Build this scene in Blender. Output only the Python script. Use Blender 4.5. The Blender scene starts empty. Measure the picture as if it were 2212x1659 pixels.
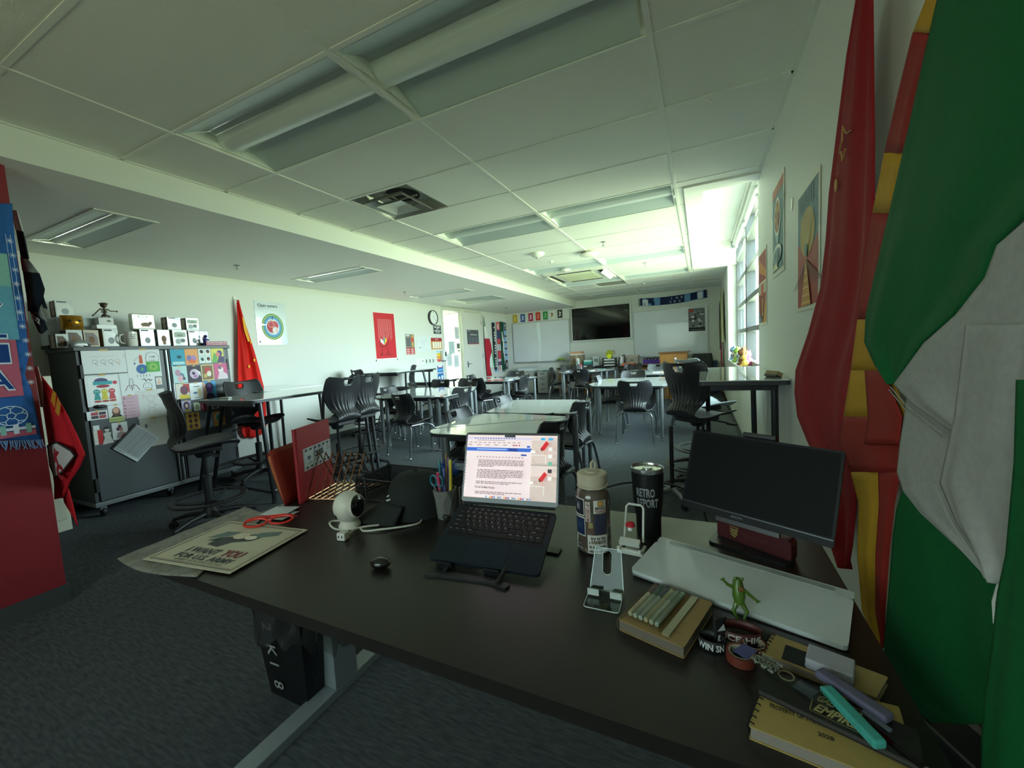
import bpy, bmesh, math, random
from mathutils import Vector, Matrix
random.seed(7)
C = bpy.context.scene.collection
PI = math.pi
# ------------------------------------------------------------------ camera, world, light, exposure
sc = bpy.context.scene
cam = bpy.data.cameras.new('camera'); co = bpy.data.objects.new('camera', cam); C.objects.link(co); sc.camera = co
cam.sensor_width = 36.0; cam.lens = 880.2865 / 2212 * 36.0
cam.shift_x = 0.00749; cam.shift_y = -0.00056; cam.clip_start = 0.02; cam.clip_end = 200
def _cam():
    y, p, r = 0.4524, -0.0793, -0.0562
    f = Vector((-math.sin(y)*math.cos(p), math.cos(y)*math.cos(p), math.sin(p)))
    rt = Vector((math.cos(y), math.sin(y), 0)); up = rt.cross(f)
    r2 = rt*math.cos(r) + up*math.sin(r); u2 = -rt*math.sin(r) + up*math.cos(r)
    m = Matrix((r2, u2, -f)).transposed().to_4x4(); m.translation = Vector((2.6131, -1.3576, 1.2941))
    return m
co.matrix_world = _cam()
sc.view_settings.view_transform = 'Standard'; sc.view_settings.look = 'None'
sc.view_settings.exposure = 0.78; sc.view_settings.gamma = 1.0; sc.view_settings.use_curve_mapping = False
sc.cycles.max_bounces = 14; sc.cycles.diffuse_bounces = 10; sc.cycles.glossy_bounces = 4
sc.cycles.transparent_max_bounces = 12; sc.cycles.use_denoising = True
sc.cycles.sample_clamp_indirect = 8.0; sc.cycles.caustics_reflective = False; sc.cycles.caustics_refractive = False
W = bpy.data.worlds.new('world'); sc.world = W; W.use_nodes = True
def _world():
    nt = W.node_tree; nt.nodes.clear(); N = nt.nodes.new; L = nt.links.new
    out = N('ShaderNodeOutputWorld'); bg = N('ShaderNodeBackground'); tc = N('ShaderNodeTexCoord'); sx = N('ShaderNodeSeparateXYZ')
    ramp = N('ShaderNodeValToRGB'); mr = N('ShaderNodeMapRange')
    mr.inputs[1].default_value = -1; mr.inputs[2].default_value = 1
    L(tc.outputs['Generated'], sx.inputs[0]); L(sx.outputs[2], mr.inputs[0]); L(mr.outputs[0], ramp.inputs[0]); L(ramp.outputs[0], bg.inputs[0]); L(bg.outputs[0], out.inputs[0])
    e = ramp.color_ramp.elements               # sunlit lawn below the horizon, hazy bright sky above it
    e[0].position = 0.0; e[0].color = (0.53, 0.57, 0.36, 1)
    e[1].position = 1.0; e[1].color = (0.70, 0.88, 1.0, 1)
    a = e.new(0.485); a.color = (0.53, 0.57, 0.36, 1)
    b = e.new(0.515); b.color = (0.86, 0.96, 1.0, 1)
    bg.inputs[1].default_value = 22.0
_world()
pl = bpy.data.lights.new('window_portal', 'AREA'); pl.shape = 'RECTANGLE'; pl.size = 2.15; pl.size_y = 4.3; pl.cycles.is_portal = True
po = bpy.data.objects.new('window_portal', pl); C.objects.link(po); po.location = (3.33, 4.87, 1.97); po.rotation_euler = (0, PI/2, 0)
pl2 = bpy.data.lights.new('back_window_portal', 'AREA'); pl2.shape = 'RECTANGLE'; pl2.size = 1.9; pl2.size_y = 1.3; pl2.cycles.is_portal = True
po2 = bpy.data.objects.new('back_window_portal', pl2); C.objects.link(po2); po2.location = (1.35, -3.36, 1.65); po2.rotation_euler = (PI/2, 0, 0)  # portal of the added fill window behind the camera

# ------------------------------------------------------------------ helpers
def lin(h):
    if isinstance(h, str):
        h = h.lstrip('#'); c = [int(h[i:i+2], 16)/255 for i in (0, 2, 4)]
    else: c = [x/255 for x in h]
    return tuple(x/12.92 if x <= .04045 else ((x+.055)/1.055)**2.4 for x in c)
_mats = {}
def M(h, rough=.55, metal=0.0, name=None, spec=.5, coat=0.0, noise=0.0, nscale=40.0, bump=0.0, bscale=200.0, emit=0.0, trans=0.0, stretch=None):
    key = (h, rough, metal, spec, coat, noise, nscale, bump, bscale, emit, trans, stretch)
    if key in _mats: return _mats[key]
    m = bpy.data.materials.new(name or ('paint_%d' % len(_mats))); m.use_nodes = True
    nt = m.node_tree; b = nt.nodes['Principled BSDF']; N = nt.nodes.new; L = nt.links.new
    c = lin(h)
    b.inputs['Base Color'].default_value = (*c, 1); b.inputs['Roughness'].default_value = rough; b.inputs['Metallic'].default_value = metal
    b.inputs['Specular IOR Level'].default_value = spec; b.inputs['Coat Weight'].default_value = coat
    if emit: b.inputs['Emission Color'].default_value = (*c, 1); b.inputs['Emission Strength'].default_value = emit
    if noise or bump:
        tc = N('ShaderNodeTexCoord'); mp = N('ShaderNodeMapping'); L(tc.outputs['Object'], mp.inputs[0])
        if stretch: mp.inputs['Scale'].default_value = stretch
    if noise:
        n = N('ShaderNodeTexNoise'); n.inputs['Scale'].default_value = nscale; n.inputs['Detail'].default_value = 6
        r = N('ShaderNodeValToRGB'); r.color_ramp.elements[0].position = .3; r.color_ramp.elements[1].position = .7
        r.color_ramp.elements[0].color = (*[x*(1-noise) for x in c], 1); r.color_ramp.elements[1].color = (*[min(1, x*(1+noise)) for x in c], 1)
        L(mp.outputs[0], n.inputs[0]); L(n.outputs[0], r.inputs[0]); L(r.outputs[0], b.inputs['Base Color'])
    if bump:
        n2 = N('ShaderNodeTexNoise'); n2.inputs['Scale'].default_value = bscale; n2.inputs['Detail'].default_value = 4
        bp = N('ShaderNodeBump'); bp.inputs['Strength'].default_value = bump; bp.inputs['Distance'].default_value = .004
        L(mp.outputs[0], n2.inputs[0]); L(n2.outputs[0], bp.inputs['Height']); L(bp.outputs[0], b.inputs['Normal'])
    _mats[key] = m
    return m
def glassy(name, tint, fac, rough=.02, lo=.04):
    """thin clear sheet: see-through with a Fresnel reflection"""
    m = bpy.data.materials.new(name); m.use_nodes = True; nt = m.node_tree; nt.nodes.clear(); N = nt.nodes.new; L = nt.links.new
    out = N('ShaderNodeOutputMaterial'); mx = N('ShaderNodeMixShader'); t = N('ShaderNodeBsdfTransparent'); g = N('ShaderNodeBsdfGlossy'); fr = N('ShaderNodeLayerWeight'); mr = N('ShaderNodeMapRange')
    t.inputs[0].default_value = (*lin(tint), 1); g.inputs['Roughness'].default_value = rough; fr.inputs[0].default_value = .25
    mr.inputs[3].default_value = lo; mr.inputs[4].default_value = fac
    L(fr.outputs['Fresnel'], mr.inputs[0]); L(mr.outputs[0], mx.inputs[0]); L(t.outputs[0], mx.inputs[1]); L(g.outputs[0], mx.inputs[2]); L(mx.outputs[0], out.inputs[0])
    return m

class MB:
    def __init__(s): s.v = []; s.f = []; s.mi = []; s.mats = []; s.sm = []
    def m(s, mat):
        if mat not in s.mats: s.mats.append(mat)
        return s.mats.index(mat)
    def add(s, vs, fs, mat, smooth=False, T=None):
        o = len(s.v); k = s.m(mat)
        for p in vs:
            p = Vector(p); s.v.append(tuple(T @ p) if T is not None else tuple(p))
        for f in fs: s.f.append([i+o for i in f]); s.mi.append(k); s.sm.append(smooth)
    def box(s, lo, hi, mat, T=None):
        x0, y0, z0 = lo; x1, y1, z1 = hi
        s.add([(x0,y0,z0),(x1,y0,z0),(x1,y1,z0),(x0,y1,z0),(x0,y0,z1),(x1,y0,z1),(x1,y1,z1),(x0,y1,z1)],
              [(3,2,1,0),(4,5,6,7),(0,1,5,4),(1,2,6,5),(2,3,7,6),(3,0,4,7)], mat, False, T)
    def cb(s, c, size, mat, T=None):
        s.box([c[i]-size[i]/2 for i in range(3)], [c[i]+size[i]/2 for i in range(3)], mat, T)
    def tube(s, pts, r, mat, n=8, closed=False, T=None):
        pts = [Vector(p) for p in pts]; k = len(pts); rs = r if isinstance(r, (list, tuple)) else [r]*k
        vs = []; prev = None
        for i in range(k):
            if closed: d = pts[(i+1) % k]-pts[i-1]
            else: d = pts[min(i+1, k-1)]-pts[max(i-1, 0)]
            if d.length < 1e-9: d = Vector((0,0,1))
            d.normalize()
            if prev is None:
                a = Vector((0,0,1)) if abs(d.z) < .9 else Vector((1,0,0)); u = d.cross(a).normalized()
            else:
                u = prev - d*prev.dot(d)
                if u.length < 1e-6: u = d.orthogonal()
                u.normalize()
            prev = u; w = d.cross(u)
            for j in range(n):
                a = 2*PI*j/n; vs.append(pts[i]+(u*math.cos(a)+w*math.sin(a))*rs[i])
        fs = []
        for i in range(k if closed else k-1):
            i2 = (i+1) % k
            for j in range(n): fs.append((i*n+j, i*n+(j+1) % n, i2*n+(j+1) % n, i2*n+j))
        if not closed: fs.append(tuple(range(n))[::-1]); fs.append(tuple((k-1)*n+j for j in range(n)))
        s.add(vs, fs, mat, True, T)
    def lathe(s, prof, mat, n=24, T=None, caps=True):
        vs = []; fs = []; k = len(prof)
        for r, z in prof:
            for j in range(n): a = 2*PI*j/n; vs.append((r*math.cos(a), r*math.sin(a), z))
        for i in range(k-1):
            for j in range(n): fs.append((i*n+j, i*n+(j+1) % n, (i+1)*n+(j+1) % n, (i+1)*n+j))
        if caps: fs.append(tuple(range(n))[::-1]); fs.append(tuple((k-1)*n+j for j in range(n)))
        s.add(vs, fs, mat, True, T)
    def prism(s, pts, z0, z1, mat, side=None, T=None):
        n = len(pts); a = sum(pts[i][0]*pts[(i+1) % n][1]-pts[(i+1) % n][0]*pts[i][1] for i in range(n))
        if a < 0: pts = pts[::-1]
        vs = [(p[0], p[1], z0) for p in pts]+[(p[0], p[1], z1) for p in pts]
        s.add(vs, [tuple(range(n))[::-1], tuple(range(n, 2*n))], mat, False, T)
        s.add(vs, [(i, (i+1) % n, n+(i+1) % n, n+i) for i in range(n)], side or mat, False, T)
    def grid(s, fn, nu, nv, mat, smooth=True, skip=None, T=None):
        vs = [fn(i/nu, j/nv) for j in range(nv+1) for i in range(nu+1)]
        fs = [(j*(nu+1)+i, j*(nu+1)+i+1, (j+1)*(nu+1)+i+1, (j+1)*(nu+1)+i) for j in range(nv) for i in range(nu) if not (skip and skip(i, j))]
        s.add(vs, fs, mat, smooth, T)
    def sphere(s, c, r, mat, n=12, T=None):
        rr = r if isinstance(r, (tuple, list)) else (r, r, r); c = Vector(c); k = max(5, n//2)
        s.grid(lambda u, v: (c.x+rr[0]*math.sin(PI*v)*math.cos(2*PI*u), c.y+rr[1]*math.sin(PI*v)*math.sin(2*PI*u), c.z-rr[2]*math.cos(PI*v)), n, k, mat, True, None, T)
    def build(s, name, parent=None, bevel=0, solid=0, seg=2, angle=35, sub=0):
        me = bpy.data.meshes.new(name); me.from_pydata(s.v, [], s.f)
        for m in s.mats: me.materials.append(m)
        me.polygons.foreach_set('material_index', s.mi); me.polygons.foreach_set('use_smooth', [bool(x) for x in s.sm]); me.update()
        if any(s.sm): me.set_sharp_from_angle(angle=math.radians(angle))
        o = bpy.data.objects.new(name, me); C.objects.link(o)
        if parent is not None: o.parent = parent
        if solid: q = o.modifiers.new('solid', 'SOLIDIFY'); q.thickness = solid; q.offset = 0
        if sub: q = o.modifiers.new('sub', 'SUBSURF'); q.levels = sub; q.render_levels = sub
        if bevel: q = o.modifiers.new('bev', 'BEVEL'); q.width = bevel; q.segments = seg; q.limit_method = 'ANGLE'; q.angle_limit = math.radians(40)
        return o
def thing(name, label, cat, loc=(0,0,0), rz=0, group=None):
    o = bpy.data.objects.new(name, None); C.objects.link(o); o.empty_display_size = .05
    o.location = loc; o.rotation_euler = (0, 0, rz); return tag(o, label, cat, group)
def tag(o, label, cat, group=None):
    o['label'] = label; o['category'] = cat
    if group: o['group'] = group
    return o
def struct(o): o['kind'] = 'structure'; return o
def kids(o): return KID.get(o.name, None) or [c for c in o.children]
KID = {}
def dup(root, loc, rz, label=None, group=None):
    r = root.copy(); C.objects.link(r); r.location = loc; r.rotation_euler = (0, 0, rz)
    if label: r['label'] = label
    if group: r['group'] = group
    for ch in list(root.children):
        c = ch.copy(); C.objects.link(c); c.parent = r
        for g in list(ch.children):
            d = g.copy(); C.objects.link(d); d.parent = c
    return r
def frame_T(o, u, v):
    """local frame: x along u, y along v, z = u x v (out of the print)"""
    u = Vector(u).normalized(); v = Vector(v); v = (v-u*v.dot(u)).normalized(); n = u.cross(v)
    m = Matrix((u, v, n)).transposed().to_4x4(); m.translation = Vector(o); return m
_tx = {}
def text_geo(t, bold):
    k = (t, bold)
    if k in _tx: return _tx[k]
    cu = bpy.data.curves.new('lettering', 'FONT'); cu.body = t; cu.size = 1.0; cu.resolution_u = 2; cu.offset = bold
    ob = bpy.data.objects.new('lettering', cu); me = ob.to_mesh()
    vs = [tuple(v.co) for v in me.vertices]; fs = [tuple(p.vertices) for p in me.polygons]
    ob.to_mesh_clear(); bpy.data.objects.remove(ob); bpy.data.curves.remove(cu)
    _tx[k] = (vs, fs); return _tx[k]
class Print:
    """flat print on a sheet: coloured shapes a hair's breadth apart on a real sheet"""
    def __init__(s, mb, T, step=.00015): s.mb = mb; s.T = T; s.z = .0004; s.step = step
    def _z(s): s.z += s.step; return s.z
    def poly(s, pts, mat): z = s._z(); s.mb.add([(p[0], p[1], z) for p in pts], [tuple(range(len(pts)))], mat, False, s.T)
    def rect(s, x0, y0, x1, y1, mat): s.poly([(x0,y0),(x1,y0),(x1,y1),(x0,y1)], mat)
    def disc(s, x, y, rx, mat, ry=None, n=20, a0=0, a1=2*PI): s.poly([(x+rx*math.cos(a0+(a1-a0)*i/n), y+(ry or rx)*math.sin(a0+(a1-a0)*i/n)) for i in range(n)], mat)
    def line(s, pts, w, mat):
        z = s._z()
        for a, b in zip(pts[:-1], pts[1:]):
            dx, dy = b[0]-a[0], b[1]-a[1]; l = math.hypot(dx, dy) or 1; nx, ny = -dy/l*w/2, dx/l*w/2
            s.mb.add([(a[0]+nx,a[1]+ny,z),(a[0]-nx,a[1]-ny,z),(b[0]-nx,b[1]-ny,z),(b[0]+nx,b[1]+ny,z)], [(0,1,2,3)], mat, False, s.T)
    def ring(s, x, y, r, w, mat, n=24, ry=None): s.line([(x+r*math.cos(2*PI*i/n), y+(ry or r)*math.sin(2*PI*i/n)) for i in range(n+1)], w, mat)
    def text(s, t, x, y, h, mat, bold=0.0, w=None, rot=0, al='l', sx=1.0, slant=0):
        vs, fs = text_geo(t, bold)
        if not vs: return
        x0 = min(v[0] for v in vs); x1 = max(v[0] for v in vs); sc_ = h/.72; sw = sc_*sx
        if w: sw = w/(x1-x0)
        off = -x0 if al == 'l' else (-(x0+x1)/2 if al == 'c' else -x1); z = s._z(); c, q = math.cos(rot), math.sin(rot); P = []
        for v in vs:
            a = (v[0]+off)*sw+slant*v[1]*sc_; b = v[1]*sc_; P.append((x+a*c-b*q, y+a*q+b*c, z))
        s.mb.add(P, fs, mat, False, s.T)
def sheet(name, label, cat, corners, base, thick=.0015, group=None, parent=None, draw=None, bevel=0):
    """a flat sheet given by its lower left, lower right and upper left corner, with print on its face"""
    ll, lr, ul = (Vector(c) for c in corners); T = frame_T(ll, lr-ll, ul-ll); w = (lr-ll).length; h = (ul-ll).dot(T.to_3x3().col[1])
    mb = MB(); mb.box((0,0,-thick), (w,h,0.0003), base, T)
    if draw: draw(Print(mb, T), w, h)
    o = mb.build(name, parent)
    if cat: tag(o, label, cat, group)
    return o
WHITE = M('#e9e9e4', .6); BLACK = M('#141414', .45); INK = M('#222222', .7); RED = M('#c3202c', .6)
CHROME = M('#c9ccce', .22, .9); STEEL = M('#8b9094', .35, .7); DARKM = M('#2b2c2d', .45, .2)
# ------------------------------------------------------------------ the room
XL, XR, YF, YB, H, HS, XS = -2.85, 3.06, 10.2, -3.2, 2.60, 2.425, -.58
mat_wall = M('#d5d7d0', .55, bump=.05, bscale=260, name='wall_paint')
mat_red = M('#7f1d26', .5, bump=.06, bscale=200, name='red_wall_paint')
mat_ceil = M('#e6e6df', .8, noise=.05, nscale=220, bump=.35, bscale=420, name='ceiling_tile_mineral')
mat_rail = M('#e2e3dc', .45)
mat_gyp = M('#efefeb', .6, bump=.04, bscale=200)
mat_base = M('#3c4141', .5)
def mat_carpet():
    m = M('#54595d', .95, noise=.35, nscale=14, bump=.8, bscale=500, name='carpet', stretch=(1.2, 7, 1), spec=.25)
    return m
def plane_holes(mb, mat, fn, a0, a1, b0, b1, holes, flip=False):
    xs = sorted({a0, a1, *[h[0] for h in holes], *[h[1] for h in holes]}); ys = sorted({b0, b1, *[h[2] for h in holes], *[h[3] for h in holes]})
    for i in range(len(xs)-1):
        for j in range(len(ys)-1):
            cx, cy = (xs[i]+xs[i+1])/2, (ys[j]+ys[j+1])/2
            if any(h[0] < cx < h[1] and h[2] < cy < h[3] for h in holes): continue
            q = [fn(xs[i],ys[j]), fn(xs[i+1],ys[j]), fn(xs[i+1],ys[j+1]), fn(xs[i],ys[j+1])]
            mb.add(q[::-1] if flip else q, [(0,1,2,3)], mat)
mb = MB(); mb.box((XL-.1, YB-.1, -.1), (XR+.4, YF+.1, 0), mat_carpet()); struct(mb.build('floor'))
# left wall with door and sidelight openings
mb = MB(); plane_holes(mb, mat_wall, lambda y, z: (XL, y, z), YB, YF, 0, H, [(6.75,7.62,0,2.37), (7.70,8.63,0,2.37)])
mb.box((XL-.12, YB, 0), (XL-.001, 6.74, H), mat_wall); mb.box((XL-.12, 8.64, 0), (XL-.001, YF, H), mat_wall); struct(mb.build('wall_left'))
mb = MB(); mb.box((XL, YF, 0), (XR, YF+.1, H), mat_wall); struct(mb.build('wall_far'))
mb = MB(); plane_holes(mb, mat_wall, lambda x, z: (x, YB, z), XL, XR, 0, H, [(.40, 2.30, 1.0, 2.3)], True); struct(mb.build('wall_back', solid=.02))
mb = MB(); g3 = glassy('tinted_glass', '#a3aaa6', .5); mb.box((.40, YB-.06, 1.0), (2.30, YB-.05, 2.3), g3); struct(mb.build('window_3'))   # added tinted window, unseen, to lift the near ceiling and desk
# right wall with the tall window alcove
A0, A1, SILL, XW, HT = 2.74, 7.05, .92, 3.26, 3.02
mb = MB(); plane_holes(mb, mat_wall, lambda y, z: (XR, y, z), YB, YF, 0, H, [(A0, A1, SILL, H)], True)
mb.box((XR+.001, YB, 0), (XW+.1, A0-.001, HT), mat_wall); mb.box((XR+.001, A1+.001, 0), (XW+.1, YF, HT), mat_wall); mb.box((XR+.001, A0, 0), (XW+.1, A1, SILL-.03), mat_wall)
struct(mb.build('wall_right'))
mb = MB(); mb.box((XR-.015, A0, SILL-.03), (XW, A1, SILL), M('#e4e6e0', .35)); struct(mb.build('trim_sill', bevel=.004))
# red partition end
mb = MB(); mb.box((-1.05, YB+.02, .1), (-.70, -.455, HS-.001), mat_red); struct(mb.build('wall_partition'))
mb = MB(); mb.box((-1.06, YB+.02, 0), (-.69, -.445, .1), mat_base); struct(mb.build('baseboard_partition'))
mb = MB(); mb.box((XL, YB, 0), (XL+.012, 6.70, .1), mat_base); mb.box((XL, 8.68, 0), (XL+.012, YF, .1), mat_base); struct(mb.build('baseboard_left'))
mb = MB(); mb.box((XL+.012, YF-.012, 0), (XR-.012, YF, .1), mat_base); struct(mb.build('baseboard_far'))
mb = MB(); mb.box((XR-.012, YB, 0), (XR, YF, .1), mat_base); struct(mb.build('baseboard_right'))
# lower ceiling (soffit) with its openings for slot lights
SL = [(-2.35, -1.13, .06, .40), (-2.35, -1.13, 2.50, 2.84), (-2.35, -1.13, 4.91, 5.25), (-2.30, -1.13, 6.02, 6.90)]
mb = MB(); plane_holes(mb, mat_gyp, lambda x, y: (x, y, HS), XL, XS, YB, YF, SL, True)
mb.add([(XS,YB,HS),(XS,YF,HS),(XS,YF,H+.02),(XS,YB,H+.02)], [(0,1,2,3)], mat_wall); struct(mb.build('trim_soffit'))
# main ceiling: slab above, grid rails, tiles
TX, TY = 1.2192, .6096
RX0, RY0, RY1 = 2.65, 2.73, 6.95              # raised recess at the window
ce = MB(); plane_holes(ce, mat_gyp, lambda x, y: (x, y, H+.16), XL-.1, XR+.4, YB-.1, YF+.1, [(RX0-.02, XR+.4, RY0-.02, RY1+.12)], True)
ceil = struct(ce.build('ceiling'))
cols = [(XS, 0), (0, TX), (TX, 2*TX), (2*TX, XR)]
rows = [(j, max(YB, j*TY), min(YF, (j+1)*TY)) for j in range(-6, 17)]
rows = [r for r in rows if r[2]-r[1] > .02]
LIGHT_ROWS = (0, 4, 8, 11, 15)
_tile = {}
def tile(x0, x1, y0, y1):
    k = (round(x1-x0, 3), round(y1-y0, 3))
    if k not in _tile:
        mb = MB(); mb.box((0, 0, 0), (k[0], k[1], .015), mat_ceil); o = mb.build('ceiling_tile', ceil); _tile[k] = o
    else:
        o = _tile[k].copy(); C.objects.link(o); o.parent = ceil
    o.location = (x0, y0, H-.004); return o
g = .011
for ci, (x0, x1) in enumerate(cols):
    for j, y0, y1 in rows:
        if ci in (1, 2) and j in LIGHT_ROWS: continue
        if ci == 1 and j in (9, 10):                                    # ceiling cassette
            tile(x0+g, .11, y0+g, y1-g); continue
        if ci == 1 and j == 2: tile(.6096+g, x1-g, y0+g, y1-g); continue
        if ci == 1 and j == 12: tile(x0+g, .6096-g, y0+g, y1-g); continue
        if ci == 3 and y1 > 2.55 and y0 < RY1:
            if y0 < 2.5: tile(x0+g, x1-.02, y0+g, 2.555)
            tile(x0+g, 2.50, max(y0+g, 2.57), y1-g)
            if y1 > RY1+.2: tile(2.5+g, x1-.02, RY1+.03, y1-g)
            continue
        tile(x0+g, x1-(g if ci < 3 else .02), y0+g, y1-g)
def rail(a, b, horiz):
    mb = MB()
    if horiz: mb.box((a[0], a[1]-.012, H-.008), (b[0], a[1]+.012, H+.03), mat_rail)
    else: mb.box((a[0]-.012, a[1], H-.010), (a[0]+.012, b[1], H+.03), mat_rail)
    mb.build('grid_rail', ceil)
for x in (0, TX, 2*TX): rail((x, YB), (x, YF), False)
for j, y0, y1 in rows:
    for ci, (x0, x1) in enumerate(cols):
        if y0 < YB+.05: continue
        if ci == 3 and 2.5 < y0 < RY1: rail((x0+.012, y0), (2.50, y0), True)
        elif ci == 1 and j in (10,): rail((x0+.012, y0), (.12, y0), True)
        else: rail((x0+.012, y0), (x1-.012, y0), True)
mb = MB(); mb.box((XS, YB, H-.008), (XS+.022, YF, H+.004), mat_rail); mb.box((XR-.022, YB, H-.008), (XR, 2.56, H+.004), mat_rail); mb.box((XR-.022, RY1+.1, H-.008), (XR, YF, H+.004), mat_rail)
mb.box((XS, YF-.022, H-.008), (XR, YF, H+.004), mat_rail); struct(mb.build('trim_wall_angle'))
# gypsum border and raised recess over the window
mb = MB(); mb.box((2.50, 2.56, H-.02), (RX0, RY1+.06, H+.02), mat_gyp); mb.box((RX0, 2.56, H-.02), (XR, RY0, H+.02), mat_gyp)
mb.add([(RX0,RY0,H),(RX0,RY1,H),(RX0,RY1,HT),(RX0,RY0,HT)], [(0,1,2,3)], mat_wall)
mb.add([(RX0,RY0,H),(XW+.1,RY0,H),(XW+.1,RY0,HT),(RX0,RY0,HT)], [(0,1,2,3)], mat_wall)
mb.box((RX0, RY1+.06, H-.02), (XW+.1, RY1+.16, HT), mat_wall)
mb.box((RX0-.02, RY0-.02, HT), (XW+.12, RY1+.16, HT+.06), mat_wall); struct(mb.build('trim_recess'))
# window: dark frame, transoms, mullions and panes
mat_fr = M('#55595c', .4, .3)
glass = glassy('window_glass', '#f2fbfa', .7)
win = MB(); win.box((XW-.06, A0, SILL), (XW+.04, A0+.06, HT), mat_fr); win.box((XW-.06, A1-.06, SILL), (XW+.04, A1, HT), mat_fr)
win.box((XW-.06, A0+.06, SILL), (XW+.04, A1-.06, SILL+.06), mat_fr); win.box((XW-.06, A0+.06, HT-.08), (XW+.04, A1-.06, HT), mat_fr)
win = struct(win.build('window_1'))
MY = [2.80, 3.86, 5.28, 6.99]; TZ = [.98, 1.40, 1.81, 2.22, 2.63, 2.94]
for y in MY[1:3]:
    mb = MB(); mb.box((XW-.075, y-.05, SILL+.06), (XW+.04, y+.05, HT-.08), mat_fr); mb.build('mullion', win, bevel=.004)
for z in TZ[1:5]:
    for y0, y1 in zip(MY[:-1], MY[1:]):
        mb = MB(); mb.box((XW-.065, y0+.05, z-.03), (XW+.03, y1-.05, z+.03), M('#8a8f90', .35, .4)); mb.build('transom', win)
for y0, y1 in zip(MY[:-1], MY[1:]):
    for z0, z1 in zip(TZ[:-1], TZ[1:]):
        mb = MB(); mb.box((XW-.004, y0+.01, z0+.01), (XW+.004, y1-.01, z1-.01), glass); mb.build('pane', win)
sh = thing('roller_shade', 'grey roller shade rolled up at the head of the tall window', 'shade', (XW-.09, 4.9, 2.92))
mb = MB(); mb.tube([(0,-2.05,0),(0,2.02,0)], .045, M('#9a9c98', .5), 12); mb.build('shade_roll', sh)
mb = MB(); mb.box((-.06,-2.08,-.07),(.05,-2.06,.07), STEEL); mb.box((-.06,2.03,-.07),(.05,2.05,.07), STEEL); mb.box((-.06,-2.06,.05),(.05,2.03,.07), M('#c8c9c2', .4)); mb.build('shade_bracket', sh)
mb = MB(); mb.box((-.012,-2.04,-.13),(.012,2.02,-.10), M('#d8d9d2', .4)); mb.build('hem_bar', sh)
# sidelight and door in the left wall, bright hallway behind
mat_df = M('#cfcfc6', .45)
sd = MB()
for y0, y1, z0, z1 in [(6.70,6.77,0,2.42),(7.60,7.72,0,2.42),(8.62,8.68,0,2.42),(6.77,7.60,2.35,2.42),(7.72,8.62,2.36,2.42),(6.77,7.60,0,.09)]:
    sd.box((XL-.09, y0, z0), (XL+.012, y1, z1), mat_df)
struct(sd.build('trim_door_frame', bevel=.003))
w2 = MB(); w2.box((XL-.045, 6.77, .09), (XL-.037, 7.60, 2.35), glass); w2 = struct(w2.build('window_2'))
mb = MB(); mb.box((XL-.045, 7.722, .01), (XL-.004, 8.618, 2.357), M('#d3d3ca', .42)); door = struct(mb.build('door_1', bevel=.002))
mb = MB(); mb.lathe([(.0,0),(.032,0),(.032,.012),(.012,.014),(.012,.045),(0,.045)], STEEL, 16, Matrix.Translation((XL-.004, 7.80, 1.01)) @ Matrix.Rotation(PI/2, 4, 'Y'))
mb.tube([(XL+.04,7.80,1.01),(XL+.045,7.84,1.012),(XL+.045,7.93,1.008)], .010, STEEL, 8)
mb.cb((XL, 7.80, 1.0), (.008, .05, .16), STEEL); mb.build('door_handle', door)
for z in (.25, 1.2, 2.1):
    mb = MB(); mb.tube([(XL+.004,8.622,z-.055),(XL+.004,8.622,z+.055)], .008, STEEL, 8); mb.build('hinge', door)
mat_hall = M('#f0f1e4', .6)
mb = MB(); mb.box((XL-2.3, 5.2, -.1), (XL-.12, 11.5, 0), M('#8a8d8a', .5))
mb.box((XL-2.3, 5.2, 2.6), (XL-.12, 11.5, 2.7), mat_hall); mb.box((XL-2.4, 5.2, 0), (XL-2.3, 11.5, 2.6), mat_hall); mb.box((XL-2.3, 11.4, 0), (XL-.12, 11.5, 2.6), mat_hall); mb.box((XL-2.3, 5.1, 0), (XL-.12, 5.2, 2.6), mat_hall)
struct(mb.build('wall_hallway'))
for y, wh in ((6.4, 'nearest'), (8.2, 'middle'), (10.0, 'furthest')):
    t = thing('hallway_light', 'lit ceiling light in the hallway behind the door glass, %s of three' % wh, 'light', (XL-1.3, y, 2.6), 0, 'hallway ceiling lights')
    mb = MB(); mb.box((-.62,-.16,-.03),(.62,.16,-.001), mat_df); mb.build('light_frame', t)
    mb = MB(); mb.box((-.58,-.13,-.034),(.58,.13,-.031), M('#fffbe8', .5, emit=38)); mb.build('diffuser', t)

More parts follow.
